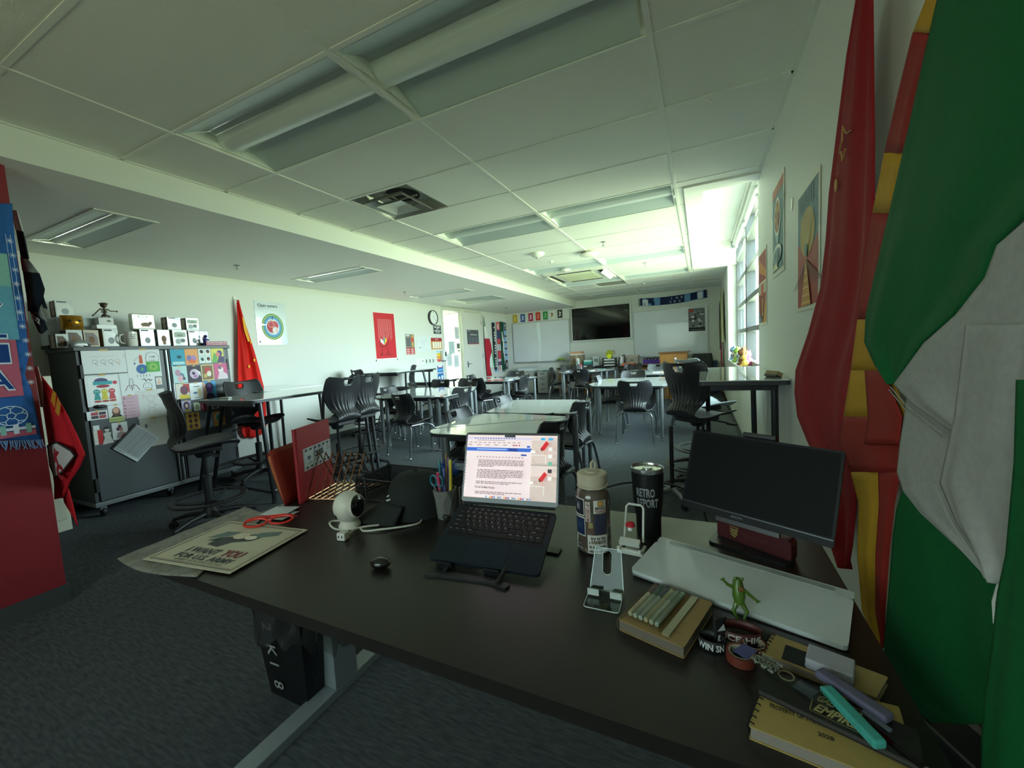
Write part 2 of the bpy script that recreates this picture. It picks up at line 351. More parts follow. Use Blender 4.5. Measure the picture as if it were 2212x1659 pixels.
# ceiling lights, switched off, and vents
mat_panel = M('#c3cfce', .4); mat_lens = M('#dfe6e2', .3); mat_end = M('#eef0e6', .5)
_tl = {}
def troffer(x, y, label, slot=False):
    d = .34 if slot else TY-2*g; w = 1.22 if slot else TX-2*g; k = slot
    if k in _tl: return dup(_tl[k], (x, y, HS if slot else H), 0, label)
    t = thing('ceiling_light', label, 'ceiling light', (x, y, HS if slot else H), 0, 'slot lights of the lower ceiling' if slot else 'ceiling lights of the tile grid')
    f = d/TY; zz = .085 if not slot else .022
    prof = [(.0,-.002),(.012,-.002),(.19*f,zz),(.225*f,zz*.95)]
    mid = [(.225*f,zz*.9),(.235*f,zz*.45),(.26*f,zz*.22),(.30*f,zz*.12),(.34*f,zz*.22),(.365*f,zz*.45),(.375*f,zz*.9)]
    e1 = [(.375*f,zz*.95),(.41*f,zz),(d-.012,-.002),(d,-.002)]
    for nm, pr, mt in (('reflector', prof, mat_panel), ('lens', mid, mat_lens), ('reflector', e1, mat_panel)):
        mb = MB(); vs = [(0, p[0], p[1]) for p in pr]+[(w, p[0], p[1]) for p in pr]; n = len(pr)
        mb.add(vs, [(i, i+1, n+i+1, n+i) for i in range(n-1)], mt, nm == 'lens'); mb.build(nm, t)
    for x0, s in ((.001, 1), (w-.001, -1)):
        mb = MB(); pr = prof+mid+e1; mb.add([(x0, p[0], p[1]-.001) for p in pr]+[(x0+s*.02, p[0], min(p[1], .0)-.001) for p in pr], [(i, i+1, len(pr)+i+1, len(pr)+i) for i in range(len(pr)-1)], mat_end); mb.build('end_plate', t)
    if slot:
        mb = MB()
        for a in ((-.02,-.02,0,d+.02),(w,-.02,w+.02,d+.02),(0,-.02,w,0),(0,d,w,d+.02)): mb.box((a[0],a[1],-.006),(a[2],a[3],.002), mat_rail)
        mb.build('rim', t)
    _tl[k] = t; return t
nm = {0: 'nearest the camera', 4: 'second from the camera', 8: 'third from the camera', 11: 'fourth from the camera', 15: 'closest to the far wall'}
for j in LIGHT_ROWS:
    for ci in (1, 2): troffer(cols[ci][0]+g, j*TY+g, 'unlit recessed ceiling light, %s pair, %s' % (nm[j], 'soffit side' if ci == 1 else 'window side'))
for (x0, x1, y0, y1), lb in zip(SL[:3], ('above the grey cabinet', 'above the wall with the round heart poster', 'above the red poster')):
    troffer(x0, y0, 'unlit slim slot light in the lower ceiling, ' + lb, True)
t = thing('return_grille', 'pale return air opening in the lower ceiling near the door', 'vent', (-2.30, 6.02, HS))
mb = MB(); mb.box((0,0,.05),(1.17,.88,.06), M('#b9c4bd', .5)); mb.box((0,0,-.004),(.05,.88,.06), mat_rail); mb.box((1.12,0,-.004),(1.17,.88,.06), mat_rail); mb.box((.05,0,-.004),(1.12,.04,.06), mat_rail); mb.box((.05,.84,-.004),(1.12,.88,.06), mat_rail); mb.build('frame', t)
for k in range(9): mb = MB(); mb.box((.6,.06+.085*k,.005),(1.11,.075+.085*k,.045), mat_panel); mb.build('louvre', t)
# supply diffuser with nested square cones
t = thing('air_diffuser', 'square metal air diffuser with nested cones and a dark duct behind', 'vent', (.3048, 2.5*TY, H))
mat_dif = M('#b9bab4', .3, .5)
def cone_ring(r0, z0, r1, z1, nm, mt, th=.004):
    mb = MB(); q = []
    for r, z in ((r0,z0),(r1,z1),(r1,z1+th),(r0,z0+th)): q += [(-r,-r,z),(r,-r,z),(r,r,z),(-r,r,z)]
    fs = [(4*i+j, 4*i+(j+1) % 4, 4*((i+1) % 4)+(j+1) % 4, 4*((i+1) % 4)+j) for i in range(4) for j in range(4)]
    mb.add(q, fs, mt); mb.build(nm, t)
cone_ring(.295, .002, .25, .09, 'outer_frame', mat_dif); cone_ring(.205, -.03, .15, .02, 'middle_cone', mat_dif)
mb = MB(); mb.add([(-.13,-.13,-.04),(.13,-.13,-.04),(.13,.13,-.04),(-.13,.13,-.04),(-.06,-.06,.0),(.06,-.06,.0),(.06,.06,.0),(-.06,.06,.0)], [(0,1,5,4),(1,2,6,5),(2,3,7,6),(3,0,4,7),(4,5,6,7)], M('#d8dad4', .3, .2)); mb.build('inner_cone', t)
mb = MB(); mb.box((-.3,-.3,.091),(.3,.3,.10), M('#a4a49e', .5, .3)); mb.lathe([(0,.0895),(.15,.0895),(.15,.0905),(0,.0905)], M('#0c0c0c', .9), 24, Matrix.Translation((0,.06,0))); mb.build('duct', t)
mb = MB(); mb.cb((0,0,.03),(.4,.008,.012), mat_dif); mb.cb((0,0,.03),(.008,.4,.012), mat_dif); mb.build('brace', t)
t = thing('air_vent', 'square louvred air vent in the far half of the tile ceiling', 'vent', (.914, 12.5*TY, H))
cone_ring(.295, .002, .26, .03, 'outer_frame', mat_dif)
for k in range(4):
    for s in (-1, 1): mb = MB(); mb.box((-.25,s*(.05+.055*k)-.004,.0),(.25,s*(.05+.055*k)+.014,.03), mat_dif); mb.build('louvre', t)
mb = MB(); mb.box((-.27,-.27,.05),(.27,.27,.06), M('#3a3a36', .8)); mb.build('backing', t)
# cassette air conditioner
t = thing('ceiling_cassette', 'white ceiling cassette air conditioner with open side louvres', 'air conditioner', (.66, 6.10, H))
mb = MB(); mb.box((-.53,-.58,-.03),(.53,.58,.10), M('#e3e4d8', .4)); mb.build('body', t, bevel=.012)
mb = MB(); mb.box((-.30,-.36,-.042),(.30,.36,-.031), M('#d9dcb8', .5)); mb.build('intake_panel', t, bevel=.004)
for s in (-1, 1):
    mb = MB(); mb.box((s*.44-.035,-.42,-.034),(s*.44+.035,.42,-.0305), M('#30302c', .8)); mb.build('slot', t)
    mb = MB(); mb.cb((0,0,0), (.075,.80,.006), M('#f0f0e8', .4), Matrix.Translation((s*.48,0,-.055)) @ Matrix.Rotation(s*-.7, 4, 'Y')); mb.build('louvre', t)
for k, s in enumerate((-1, 1)):
    mb = MB(); mb.box((-.30,s*.47-.03,-.034),(.30,s*.47+.03,-.0305), M('#30302c', .8)); mb.build('slot', t)
# things fixed to the ceiling
def dome(name, lab, cat, x, y, r, h, z=H, ext=None):
    t = thing(name, lab, cat, (x, y, z)); mb = MB()
    mb.lathe([(0,-h),(r*.5,-h*.95),(r*.85,-h*.6),(r,-.012),(r,0)], M('#ecece4', .4), 24); mb.build('housing', t)
    mb = MB(); mb.lathe([(0,-h-.02),(.012,-h-.02),(.016,-h-.005),(.02,-h+.005),(.02,-h+.02)], M('#b8bab4', .3), 12); mb.build('sensor', t)
dome('smoke_detector', 'white dome smoke detector with a sensor tip, on the tile ceiling', 'smoke detector', .62, 4.0, .10, .055)
dome('motion_sensor', 'small flat round sensor on the ceiling behind the smoke detector', 'sensor', .60, 4.62, .05, .018)
dome('speaker_disc', 'low white disc on the ceiling in front of the cassette air conditioner', 'sensor', .58, 5.42, .085, .03, H)
dome('corner_sensor', 'tiny white bulb sensor on the ceiling at the near corner of the cassette air conditioner', 'sensor', .055, 5.95, .04, .04, H)
t = thing('access_point', 'oval white wireless access point hanging from a ceiling rail', 'access point', (1.245, 4.36, H))
mb = MB(); mb.lathe([(0,-.075),(.09,-.072),(.125,-.06),(.13,-.04),(.11,-.03),(0,-.03)], M('#eeece2', .4), 28); mb.build('housing', t)
mb = MB(); mb.cb((-.05,.0,-.015),(.10,.03,.028), M('#2c2c28', .6)); mb.build('bracket', t)
def sprinkler(x, y, z, lab):
    t = thing('sprinkler', lab, 'sprinkler', (x, y, z)); mb = MB(); mb.lathe([(0,-.001),(.03,-.001),(.032,-.006),(0,-.008)], STEEL, 14); mb.build('collar', t)
    mb = MB(); mb.tube([(0,0,-.006),(0,0,-.035)], .006, CHROME, 8); mb.lathe([(0,-.055),(.018,-.055),(.018,-.052),(0,-.052)], CHROME, 12)
    for s in (-1, 1): mb.tube([(s*.006,0,-.03),(s*.012,0,-.042),(s*.004,0,-.054)], .003, CHROME, 6)
    mb.build('head', t)
for x, y, z, l in [(1.52,3.97,H,'sprinkler head on the tile ceiling beside the access point'),(1.81,5.77,H,'sprinkler head in the window-side ceiling light row'),(1.55,7.9,H,'sprinkler head on the tile ceiling toward the far wall'),
                   (-2.08,1.58,HS,'sprinkler head in the lower ceiling above the heart poster'),(-2.07,4.47,HS,'sprinkler head in the lower ceiling above the red poster'),(-2.0,8.5,HS,'sprinkler head in the lower ceiling by the door')]: sprinkler(x, y, z, l)
t = thing('ceiling_hook', 'small clear hook clipped to a ceiling rail near the red flag', 'hook', (2.66, 1.22, H-.006)); mb = MB(); mb.cb((0,0,-.004),(.04,.03,.008), WHITE); mb.tube([(0,0,-.008),(.01,0,-.03),(.03,-.01,-.045)], .005, WHITE, 6); mb.build('clip', t)
# ------------------------------------------------------------------ chairs and stools (one moulded shell shape, two bases)
mat_shell = M('#26272a', .42, bump=.12, bscale=600, name='black_moulded_plastic', spec=.5)
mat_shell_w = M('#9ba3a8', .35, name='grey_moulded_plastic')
mat_leg = M('#7d8287', .3, .85); mat_legd = M('#3a3d40', .3, .8); mat_blk = M('#1d1e20', .5)
def cr(P, t):
    n = len(P)-1; x = t*n; i = min(int(x), n-1); f = x-i
    p0, p1, p2, p3 = P[max(i-1,0)], P[i], P[i+1], P[min(i+2,n)]
    return tuple(.5*((2*b)+(-a+c)*f+(2*a-5*b+4*c-d)*f*f+(-a+3*b-3*c+d)*f*f*f) for a, b, c, d in zip(p0, p1, p2, p3))
# forward, height, half width : from the top of the back down round the bend and out to the seat front
SHELL = [(-.235,.372,.172),(-.230,.362,.205),(-.208,.30,.222),(-.183,.225,.218),(-.172,.15,.188),(-.185,.085,.148),(-.213,.035,.136),(-.185,-.005,.155),(-.11,-.018,.205),(-.02,-.012,.228),(.08,-.002,.232),(.16,.0,.222),(.215,-.008,.19),(.235,-.026,.13)]
def shell_mesh(mat, nu=44, nv=62, tall=1.0):
    def fn(u, v):
        y, z, w = cr(SHELL, v); s = 2*u-1; a = abs(s); z = z*tall if z > 0 and v < .55 else z; w *= 1.02 if tall > 1 else .97
        back = max(0.0, min(1.0, (.50-v)/.12)); seat = max(0.0, min(1.0, (v-.55)/.15))
        x = w*s
        y += back*(.075*a**2.2)*(1 if v > .06 else .9) + (1-back)*0
        z += seat*(.030*a**3) - (seat*.012*(1-a*a))
        z += back*max(0, .12-v)/.12*(.020*a*a-.010)                     # dipped top edge
        rib = max(0.0, 1-abs(v-.35)/.15)
        if rib > 0 and a < .9:
            k = max(0.0, math.cos(s*PI*9.5)); y -= .009*min(1, rib*1.6)*(1-k**.7)*(1-.3*a) - .004*rib
        return (x, y, z)
    mb = MB()
    mb.grid(fn, nu, nv, mat, True, lambda i, j: (abs(2*(i+.5)/nu-1) < .24 and 6 <= j <= 7) or (abs(2*(i+.5)/nu-1) < .18 and j == 8))
    return mb
def make_chair(label, shell_mat=mat_shell, leg=mat_leg, seat=.445):
    t = thing('student_chair', label, 'chair', (0,0,0), 0, 'four legged classroom chairs')
    o = shell_mesh(shell_mat).build('shell', t, solid=.012, angle=60); o.location = (0,0,seat)
    mb = MB(); z = seat-.045
    mb.tube([(-.14,.12,z),(-.15,-.14,z),(.15,-.14,z),(.14,.12,z)], .009, leg, 8); mb.box((-.13,-.12,z+.006),(.13,.10,z+.022), mat_blk); mb.build('seat_frame', t)
    for s in (-1, 1):
        mb = MB(); mb.tube([(s*.02,-.175,z+.008),(s*.16,-.185,z+.008),(s*.195,-.195,z-.01),(s*.212,-.205,z-.05),(s*.222,-.235,.20),(s*.232,-.262,.018)], .0115, leg, 8); l = mb.build('leg', t)
        mb = MB(); mb.lathe([(.0,0),(.016,0),(.017,.012),(.013,.022),(0,.022)], CHROME, 12, Matrix.Translation((s*.232,-.263,0))); mb.build('glide', l)
        mb = MB(); mb.tube([(s*.10,.02,z),(s*.17,.11,z-.002),(s*.20,.165,z-.03),(s*.215,.20,z-.09),(s*.222,.225,.20),(s*.228,.245,.018)], .0115, leg, 8); l = mb.build('leg', t)
        mb = MB(); mb.lathe([(.0,0),(.016,0),(.017,.012),(.013,.022),(0,.022)], CHROME, 12, Matrix.Translation((s*.228,.246,0))); mb.build('glide', l)
    return t
def make_stool(label, shell_mat=mat_shell, seat=.685):
    t = thing('drafting_stool', label, 'stool', (0,0,0), 0, 'tall swivel stools')
    o = shell_mesh(shell_mat, tall=1.17).build('shell', t, solid=.012, angle=60); o.location = (0,0,seat)
    mb = MB(); mb.box((-.11,-.15,seat-.06),(.11,.12,seat-.022), mat_blk); mb.lathe([(.05,seat-.11),(.075,seat-.06),(.075,seat-.05)], mat_blk, 16); mb.build('mechanism', t, bevel=.008)
    mb = MB(); mb.tube([(.09,.02,seat-.05),(.17,.04,seat-.055),(.24,.05,seat-.06)], .006, mat_blk, 6); mb.cb((.27,.055,seat-.065),(.07,.035,.016), mat_blk); mb.build('lever', t)
    mb = MB(); mb.tube([(0,0,.42),(0,0,seat-.10)], .014, mat_legd, 12); mb.build('gas_column', t)
    mb = MB(); mb.lathe([(.03,.10),(.032,.42),(.026,.425),(0,.425)], mat_blk, 18); mb.lathe([(.055,.08),(.06,.13),(.04,.17),(.032,.19)], mat_blk, 18); mb.build('column_sleeve', t)
    mb = MB(); n = 32; mb.grid(lambda u, v: ((.243+.026*math.cos(2*PI*v))*math.cos(2*PI*u), (.243+.026*math.cos(2*PI*v))*math.sin(2*PI*u), .235+.011*math.sin(2*PI*v)), 36, 8, mat_blk)
    for k in range(3): a = 2*PI*k/3+.4; mb.tube([(.03*math.cos(a),.03*math.sin(a),.20),(.12*math.cos(a),.12*math.sin(a),.21),(.225*math.cos(a),.225*math.sin(a),.235)], [.016,.013,.010], mat_blk, 8)
    mb.build('foot_ring', t)
    for k in range(5):
        a = 2*PI*k/5+.3; c, s = math.cos(a), math.sin(a); mb = MB()
        mb.tube([(.03*c,.03*s,.115),(.17*c,.17*s,.105),(.30*c,.30*s,.072)], [.024,.019,.014], mat_blk, 8); l = mb.build('base_arm', t)
        mb = MB()
        for q in (-1, 1): mb.lathe([(0,-.009),(.026,-.009),(.029,-.004),(.029,.004),(.026,.009),(0,.009)], mat_blk, 14, Matrix.Translation((.30*c-q*.014*s, .30*s+q*.014*c, .029)) @ Matrix.Rotation(a, 4, 'Z') @ Matrix.Rotation(PI/2, 4, 'X'))
        mb.cb((0,0,0),(.03,.012,.034), mat_blk, Matrix.Translation((.30*c,.30*s,.048)) @ Matrix.Rotation(a, 4, 'Z')); mb.build('caster', l)
    return t
def put(proto, x, y, heading, label, first=[set()]):
    rz = math.radians(heading-90)
    if proto.name not in first[0]:
        first[0].add(proto.name); proto.location = (x, y, 0); proto.rotation_euler = (0,0,rz); proto['label'] = label; return proto
    return dup(proto, (x, y, 0), rz, label)
CH = make_chair('black classroom chair'); ST = make_stool('black tall stool'); CHG = make_chair('grey classroom chair', M('#6d757b', .3, name='worn_black_plastic_sheen')); STG = make_stool('grey stool', mat_shell_w)  # CHG: black plastic shell, light on it put into a grey base colour
# four legged chairs: centre x, y, heading in degrees (90 looks to the far wall)
for x, y, hd, lb in [
    (-.86, 2.93, 78, 'black chair with its back to us at the front of the left table group'),
    (-.61, 3.61, 172, 'black chair seen from behind at the right side of the left table group'),
    (-1.85, 4.90, 268, 'black chair facing the camera behind the left table group, the one nearer the wall'),
    (-1.32, 5.02, 265, 'black chair facing the camera behind the left table group, only its top edge showing'),
    (-1.80, 3.75, 5, 'black chair at the wall side of the left table group'),
    (.89, 1.60, 4, 'black chair left of the near middle table, its back top sloping up to the right'),
    (.87, 2.50, 3, 'black chair left of the table beyond the near middle one'),
    (1.55, 1.28, 172, 'black chair right of the near middle table, half hidden by the laptop screen'),
    (1.47, 2.22, 177, 'black chair right of the second middle table, its sled legs above the bottle'),
    (-1.07, 5.38, 60, 'black chair turned away at the front of the table by the door'),
    (-.58, 5.80, 182, 'black chair in profile at the right side of the table by the door'),
    (-1.22, 7.00, 265, 'black chair behind the table by the door, below the green scarf'),
    (-1.68, 6.2, 8, 'black chair at the wall side of the table by the door'),
    (.32, 7.42, 66, 'black chair with its back to us before the oak bench with boxes'),
    (-.50, 8.1, 15, 'black chair left of the table before the desk with boxes'),
    (-.55, 9.05, 285, 'black chair behind the table before the desk, left of the white fan'),
    (1.83, 4.23, 90, 'black chair with its back to the camera in front of the wide table at right'),
    (1.32, 5.02, 5, 'black chair at the left end of the wide table at right'),
    (1.52, 5.95, 268, 'black chair behind the wide table at right, facing the camera'),
    (1.13, 8.55, 262, 'black chair facing the camera in front of the purple tray'),
    (1.45, 6.95, 10, 'black chair at the left end of the table before the wooden lectern'),
    (1.02, 8.05, 200, 'black chair at the right end of the table before the desk with boxes'),
    (2.45, 4.95, 180, 'black chair at the right end of the wide table at right'),
    (-.10, 8.92, 275, 'black chair behind the table before the desk with boxes, below the white fan'),
]: put(CH, x, y, hd, lb)
for x, y, hd, lb in [
    (1.72, 8.15, 265, 'pale chair behind the table before the lectern, its top catching the light'),
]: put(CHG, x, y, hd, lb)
# tall stools
for x, y, hd, lb in [
    (-1.03, .50, 66, 'tall black stool in profile at the near end of the long high table'),
    (-1.90, 1.50, 5, 'tall black stool on the wall side of the long high table, before the pinned artworks'),
    (-.86, 1.70, 177, 'tall black stool with ribbed back beside the red binder, tucked at the high table'),
    (-.98, 2.12, 176, 'tall black stool just behind the one beside the red binder'),
    (-2.40, 3.74, 68, 'tall black stool near the wall below the red poster'),
    (-2.42, 4.72, 215, 'tall black stool in profile facing the wall below the light switches'),
    (2.58, 2.40, 50, 'big black tall stool with ribbed back in front of the window table'),
]: put(ST, x, y, hd, lb)
put(STG, 2.62, 3.02, 32, 'tall stool with silvery light on its back and seat, behind the big black one')  # grey shell all over

# ------------------------------------------------------------------ tables
mat_top = M('#e4ebe8', .12, name='whiteboard_laminate', noise=.03, nscale=3, coat=1.0)
mat_edge = M('#2e3133', .4); mat_tleg = M('#8e9498', .35, .6); mat_tlegd = M('#55595c', .4, .6)
def rounded(pts, r, n=4):
    out = []; k = len(pts)
    for i in range(k):
        p = Vector(pts[i]); a = (Vector(pts[i-1])-p); b = (Vector(pts[(i+1) % k])-p); ra = min(r, a.length*.45, b.length*.45)
        p0 = p+a.normalized()*ra; p1 = p+b.normalized()*ra
        for j in range(n+1): t = j/n; q = p0*(1-t)**2+p*2*t*(1-t)+p1*t*t; out.append((q.x, q.y))
    return out
def student_table(label, pts, z=.74, r=.07, inset=.11, legs=None):
    cx = sum(p[0] for p in pts)/len(pts); cy = sum(p[1] for p in pts)/len(pts)
    t = thing('student_table', label, 'table', (cx, cy, 0), 0, 'wave edged student tables'); loc = [(p[0]-cx, p[1]-cy) for p in pts]; o = rounded(loc, r)
    mb = MB(); mb.prism(o, z-.004, z, mat_top); mb.build('tabletop', t, bevel=.0015)
    mb = MB(); mb.prism(o, z-.026, z-.0041, mat_edge); mb.build('edge_band', t)
    lp = legs or loc
    inn = [(p[0]*(1-inset/max(.2, math.hypot(*p))), p[1]*(1-inset/max(.2, math.hypot(*p)))) for p in lp]
    mb = MB()
    for a, b in zip(inn, inn[1:]+inn[:1]): mb.tube([(a[0],a[1],z-.045),(b[0],b[1],z-.045)], .016, mat_tlegd, 6)
    mb.build('frame', t)
    for x, y in inn:
        mb = MB(); mb.tube([(x,y,.30),(x,y,z-.027)], .027, mat_tleg, 12); mb.tube([(x,y,.07),(x,y,.31)], .020, mat_tleg, 12); mb.tube([(x,y,.045),(x,y,.075)], .026, mat_tleg, 12); l = mb.build('leg', t)
        mb = MB(); mb.lathe([(0,0),(.022,0),(.022,.014),(.008,.018),(.008,.046),(0,.046)], CHROME, 12, Matrix.Translation((x,y,0))); mb.build('glide', l)
        mb = MB()
        for k in range(6): mb.lathe([(0,-.0205),(.004,-.0205),(.004,.0205),(0,.0205)], M('#1c1c1c', .8), 6, Matrix.Translation((x,y,.10+.03*k)) @ Matrix.Rotation(PI/2, 4, 'X'))
        mb.build('height_holes', l)
    return t
student_table('white triangular table, far half of the near middle pair', [(.755,1.15),(.80,1.84),(1.10,1.88),(1.58,1.80),(1.66,1.765)])
student_table('white triangular table behind the laptop, near half of the middle pair', [(.86,.985),(.77,1.125),(1.67,1.745),(1.69,1.10),(1.64,.985)])
student_table('large pale table just beyond the near middle pair', [(.80,1.92),(.71,2.80),(1.47,2.83),(1.44,1.92)])
student_table('narrow wave edged table at the right end of the large pale table', [(1.45,1.93),(1.485,2.82),(1.62,2.66),(1.645,1.94)], r=.05, inset=.08)
student_table('white table at the front of the left group, with a black chair before it', [(-1.70,3.13),(-1.42,2.93),(-.58,3.07),(-.66,3.62),(-1.78,3.68)])
student_table('white table at the back of the left group', [(-1.79,3.69),(-.64,3.63),(-.72,4.48),(-1.85,4.34)])
student_table('white table at the right corner of the left group', [(-.57,3.06),(-.43,3.08),(-.47,3.92),(-.64,4.30),(-.65,3.60)], r=.05, inset=.07)
student_table('wide white table with grey streaks before the big black stool', [(1.13,4.50),(1.26,4.24),(2.20,4.19),(2.30,5.52),(2.02,5.62),(1.13,5.42)])
student_table('white table by the door with papers and pens on it', [(-1.72,5.42),(-.64,5.40),(-.73,5.76),(-.90,6.62),(-1.80,6.55)])
student_table('white table wing at the right of the table by the door', [(-.63,5.40),(-.36,6.32),(-.88,6.62),(-.72,5.77)], r=.05, inset=.08)
student_table('white table before the teacher desk with fan and boxes', [(-.43,7.78),(-.17,7.24),(.69,7.76),(.55,8.66),(-.45,8.60)])
student_table('white table wing at the right end before the desk with boxes', [(.70,7.77),(.86,8.05),(.74,9.0),(.56,8.67)], r=.05, inset=.06)
student_table('white table with a wavy black edge before the wooden lectern', [(1.22,6.50),(1.34,6.20),(2.0,6.24),(2.25,6.60),(2.2,7.66),(1.24,7.66)])
# long high tables
def high_table(label, x0, y0, x1, y1, z, legs, wall=False, dark=mat_legd, mat=mat_top, corner=.05):
    t = thing('high_table', label, 'table', ((x0+x1)/2, (y0+y1)/2, 0), 0, 'bar height tables'); cx, cy = (x0+x1)/2, (y0+y1)/2
    o = rounded([(x0-cx,y0-cy),(x1-cx,y0-cy),(x1-cx,y1-cy),(x0-cx,y1-cy)], corner)
    mb = MB(); mb.prism(o, z-.005, z, mat); mb.build('tabletop', t, bevel=.0015)
    mb = MB(); mb.prism(o, z-.030, z-.0051, mat_edge); mb.build('edge_band', t)
    for ya in (y0-cy+.05, y1-cy-.085): mb = MB(); mb.box((x0-cx+.06,ya,z-.065),(x1-cx-.06,ya+.035,z-.031), dark); mb.build('apron', t)
    for (ax, ay), (bx, by) in legs:
        mb = MB(); mb.tube([(ax-cx,ay-cy,z-.031),(bx-cx,by-cy,.02)], .019, dark, 10); l = mb.build('leg', t)
        mb = MB(); mb.lathe([(0,0),(.02,0),(.022,.01),(.02,.022),(0,.022)], mat_blk, 12, Matrix.Translation((bx-cx,by-cy,0))); mb.build('foot', l)
    return t
mat_hi = M('#d5dcd8', .07, name='glossy_high_top', coat=.4)
ht = high_table('long high table with glossy white top, nearest the grey cabinet', -1.88, .92, -1.02, 2.46, .98, [((-1.06,1.02),(-.99,1.02)),((-1.80,1.00),(-2.10,.97)),((-1.76,1.10),(-2.06,1.08)),((-1.10,2.32),(-.78,2.08)),((-1.06,2.38),(-.74,2.12)),((-1.80,2.36),(-1.94,2.36))], mat=mat_hi)
mb = MB(); mb.tube([(.42,-.67,.10),(-.60,-.65,.10)], .012, mat_legd, 8); mb.tube([(.42,-.67,.10),(.10,.62,.10)], .012, mat_leg, 8); mb.build('foot_rail', ht)
high_table('long high table pushed against the wall behind the first one', -2.80, 1.62, -1.90, 2.50, .985, [((-2.74,1.70),(-2.76,1.68)),((-1.96,1.70),(-1.97,1.70)),((-2.74,2.42),(-2.76,2.42)),((-1.96,2.42),(-1.94,2.44))], mat=mat_hi)
high_table('high table with splayed grey legs below the red poster', -2.80, 4.06, -2.02, 5.22, 1.04, [((-2.12,4.9),(-1.98,5.0)),((-2.12,5.1),(-2.20,5.12)),((-2.70,4.2),(-2.76,4.2)),((-2.70,5.1),(-2.76,5.12))], mat=mat_hi)
high_table('lower counter table against the wall under the blue sign', -2.80, 5.30, -2.16, 6.25, .76, [((-2.7,5.4),(-2.72,5.38)),((-2.26,5.4),(-2.24,5.38)),((-2.7,6.15),(-2.72,6.17)),((-2.26,6.15),(-2.24,6.17))], mat=mat_hi)
high_table('high glossy table against the window wall with black edge', 2.60, 1.34, 3.055, 2.62, 1.05, [((2.99,1.42),(3.0,1.42)),((2.66,2.55),(2.66,2.55)),((2.97,2.30),(2.985,2.30))], mat=mat_hi, dark=M('#2c2e30', .4, .5), corner=.02)
# ------------------------------------------------------------------ grey storage cabinet and what is on it
mat_cab = M('#3f4346', .45, bump=.1, bscale=700, name='cabinet_steel'); mat_cabd = M('#4b5054', .42, bump=.08, bscale=700); mat_trim = M('#85898b', .35, .5)
t = thing('storage_cabinet', 'wide charcoal steel cabinet on casters with taped drawings on its doors', 'cabinet', (-2.56, .86, 0))
X0, X1, Y0, Y1 = -.28, .285, -.635, .64
mb = MB(); mb.box((X0,Y0,.14),(X1,Y1,1.50), mat_cab); mb.build('body', t, bevel=.004)
mb = MB(); mb.box((X0-.01,Y0-.015,1.50),(X1+.02,Y1+.012,1.538), mat_cabd); mb.build('top', t, bevel=.006)
mb = MB(); mb.box((X0,Y0-.006,.10),(X1+.012,Y1+.006,.14), mat_trim); mb.build('bottom_rail', t, bevel=.004)
for a, b in ((-.60,.005),(.105,.60)):
    mb = MB(); mb.box((X1+.001,a,.15),(X1+.016,b,1.495), mat_cabd); d = mb.build('door', t, bevel=.002)
    for z in (.30, 1.32):
        mb = MB(); mb.box((X1+.001,(a-.022 if a < 0 else b+.002),z-.06),(X1+.022,(a-.002 if a < 0 else b+.022),z+.06), mat_blk); mb.build('hinge', d)
for y, w, m_ in ((.018,.006,mat_blk),(.032,.012,mat_trim),(.052,.008,mat_blk),(.068,.012,mat_trim),(.088,.008,mat_blk)):
    mb = MB(); mb.box((X1+.001,y-w/2,.15),(X1+.014,y+w/2,1.495), m_); mb.build('stile', t)
for x in (X0+.06, X1-.05):
    for y in (Y0+.06, -.05, Y1-.05):
        mb = MB(); mb.lathe([(0,-.014),(.036,-.014),(.04,-.008),(.04,.008),(.036,.014),(0,.014)], mat_blk, 16, Matrix.Translation((x,y,.04)) @ Matrix.Rotation(PI/2, 4, 'X'))
        mb.box((x-.02,y-.022,.06),(x+.02,y+.022,.10), STEEL); mb.build('caster', t)
# papers taped to the doors : lower left y, z, upper right y, z
DX = -2.2575
PAPER = M('#e9ecec', .6); GRAPH = M('#6d7278', .7); TAPE = M('#c9a552', .5)
def col(h): return M(h, .6)
def doorsheet(label, r, base, draw, cat='drawing', tape=True, x=DX, name='pinned_drawing', group='pictures taped to the cabinet doors'):
    y0, z0, y1, z1 = r
    def dd(p, w, h):
        draw(p, w, h)
        if tape: p.rect(w*.4, h-.008, w*.6, h+.006, TAPE)
    return sheet(name, label, cat, ((x,y0,z0),(x,y1,z0),(x,y0,z1)), base, .001, group, None, dd)
def figs(p, w, h):
    for k, (x, c) in enumerate(((.28,'#5a5d62'),(.47,'#5a5d62'),(.64,'#6b6e72'),(.8,'#c98a78'))):
        p.ring(w*x, h*.5, .018, .002, col(c), 12); p.line([(w*x,h*.46),(w*(x+.02),h*.38),(w*(x+.05),h*.33)], .003, col(c))
    for k in range(9): p.line([(w*(.18+.06*k), h*.72),(w*(.21+.06*k), h*.73)], .002, GRAPH)
    p.line([(w*.95,h*.8),(w*.97,h*.66)], .002, GRAPH)
doorsheet('long white sheet with faint pencil figures at the upper left of the cabinet door', (.256,1.296,.560,1.506), PAPER, figs)
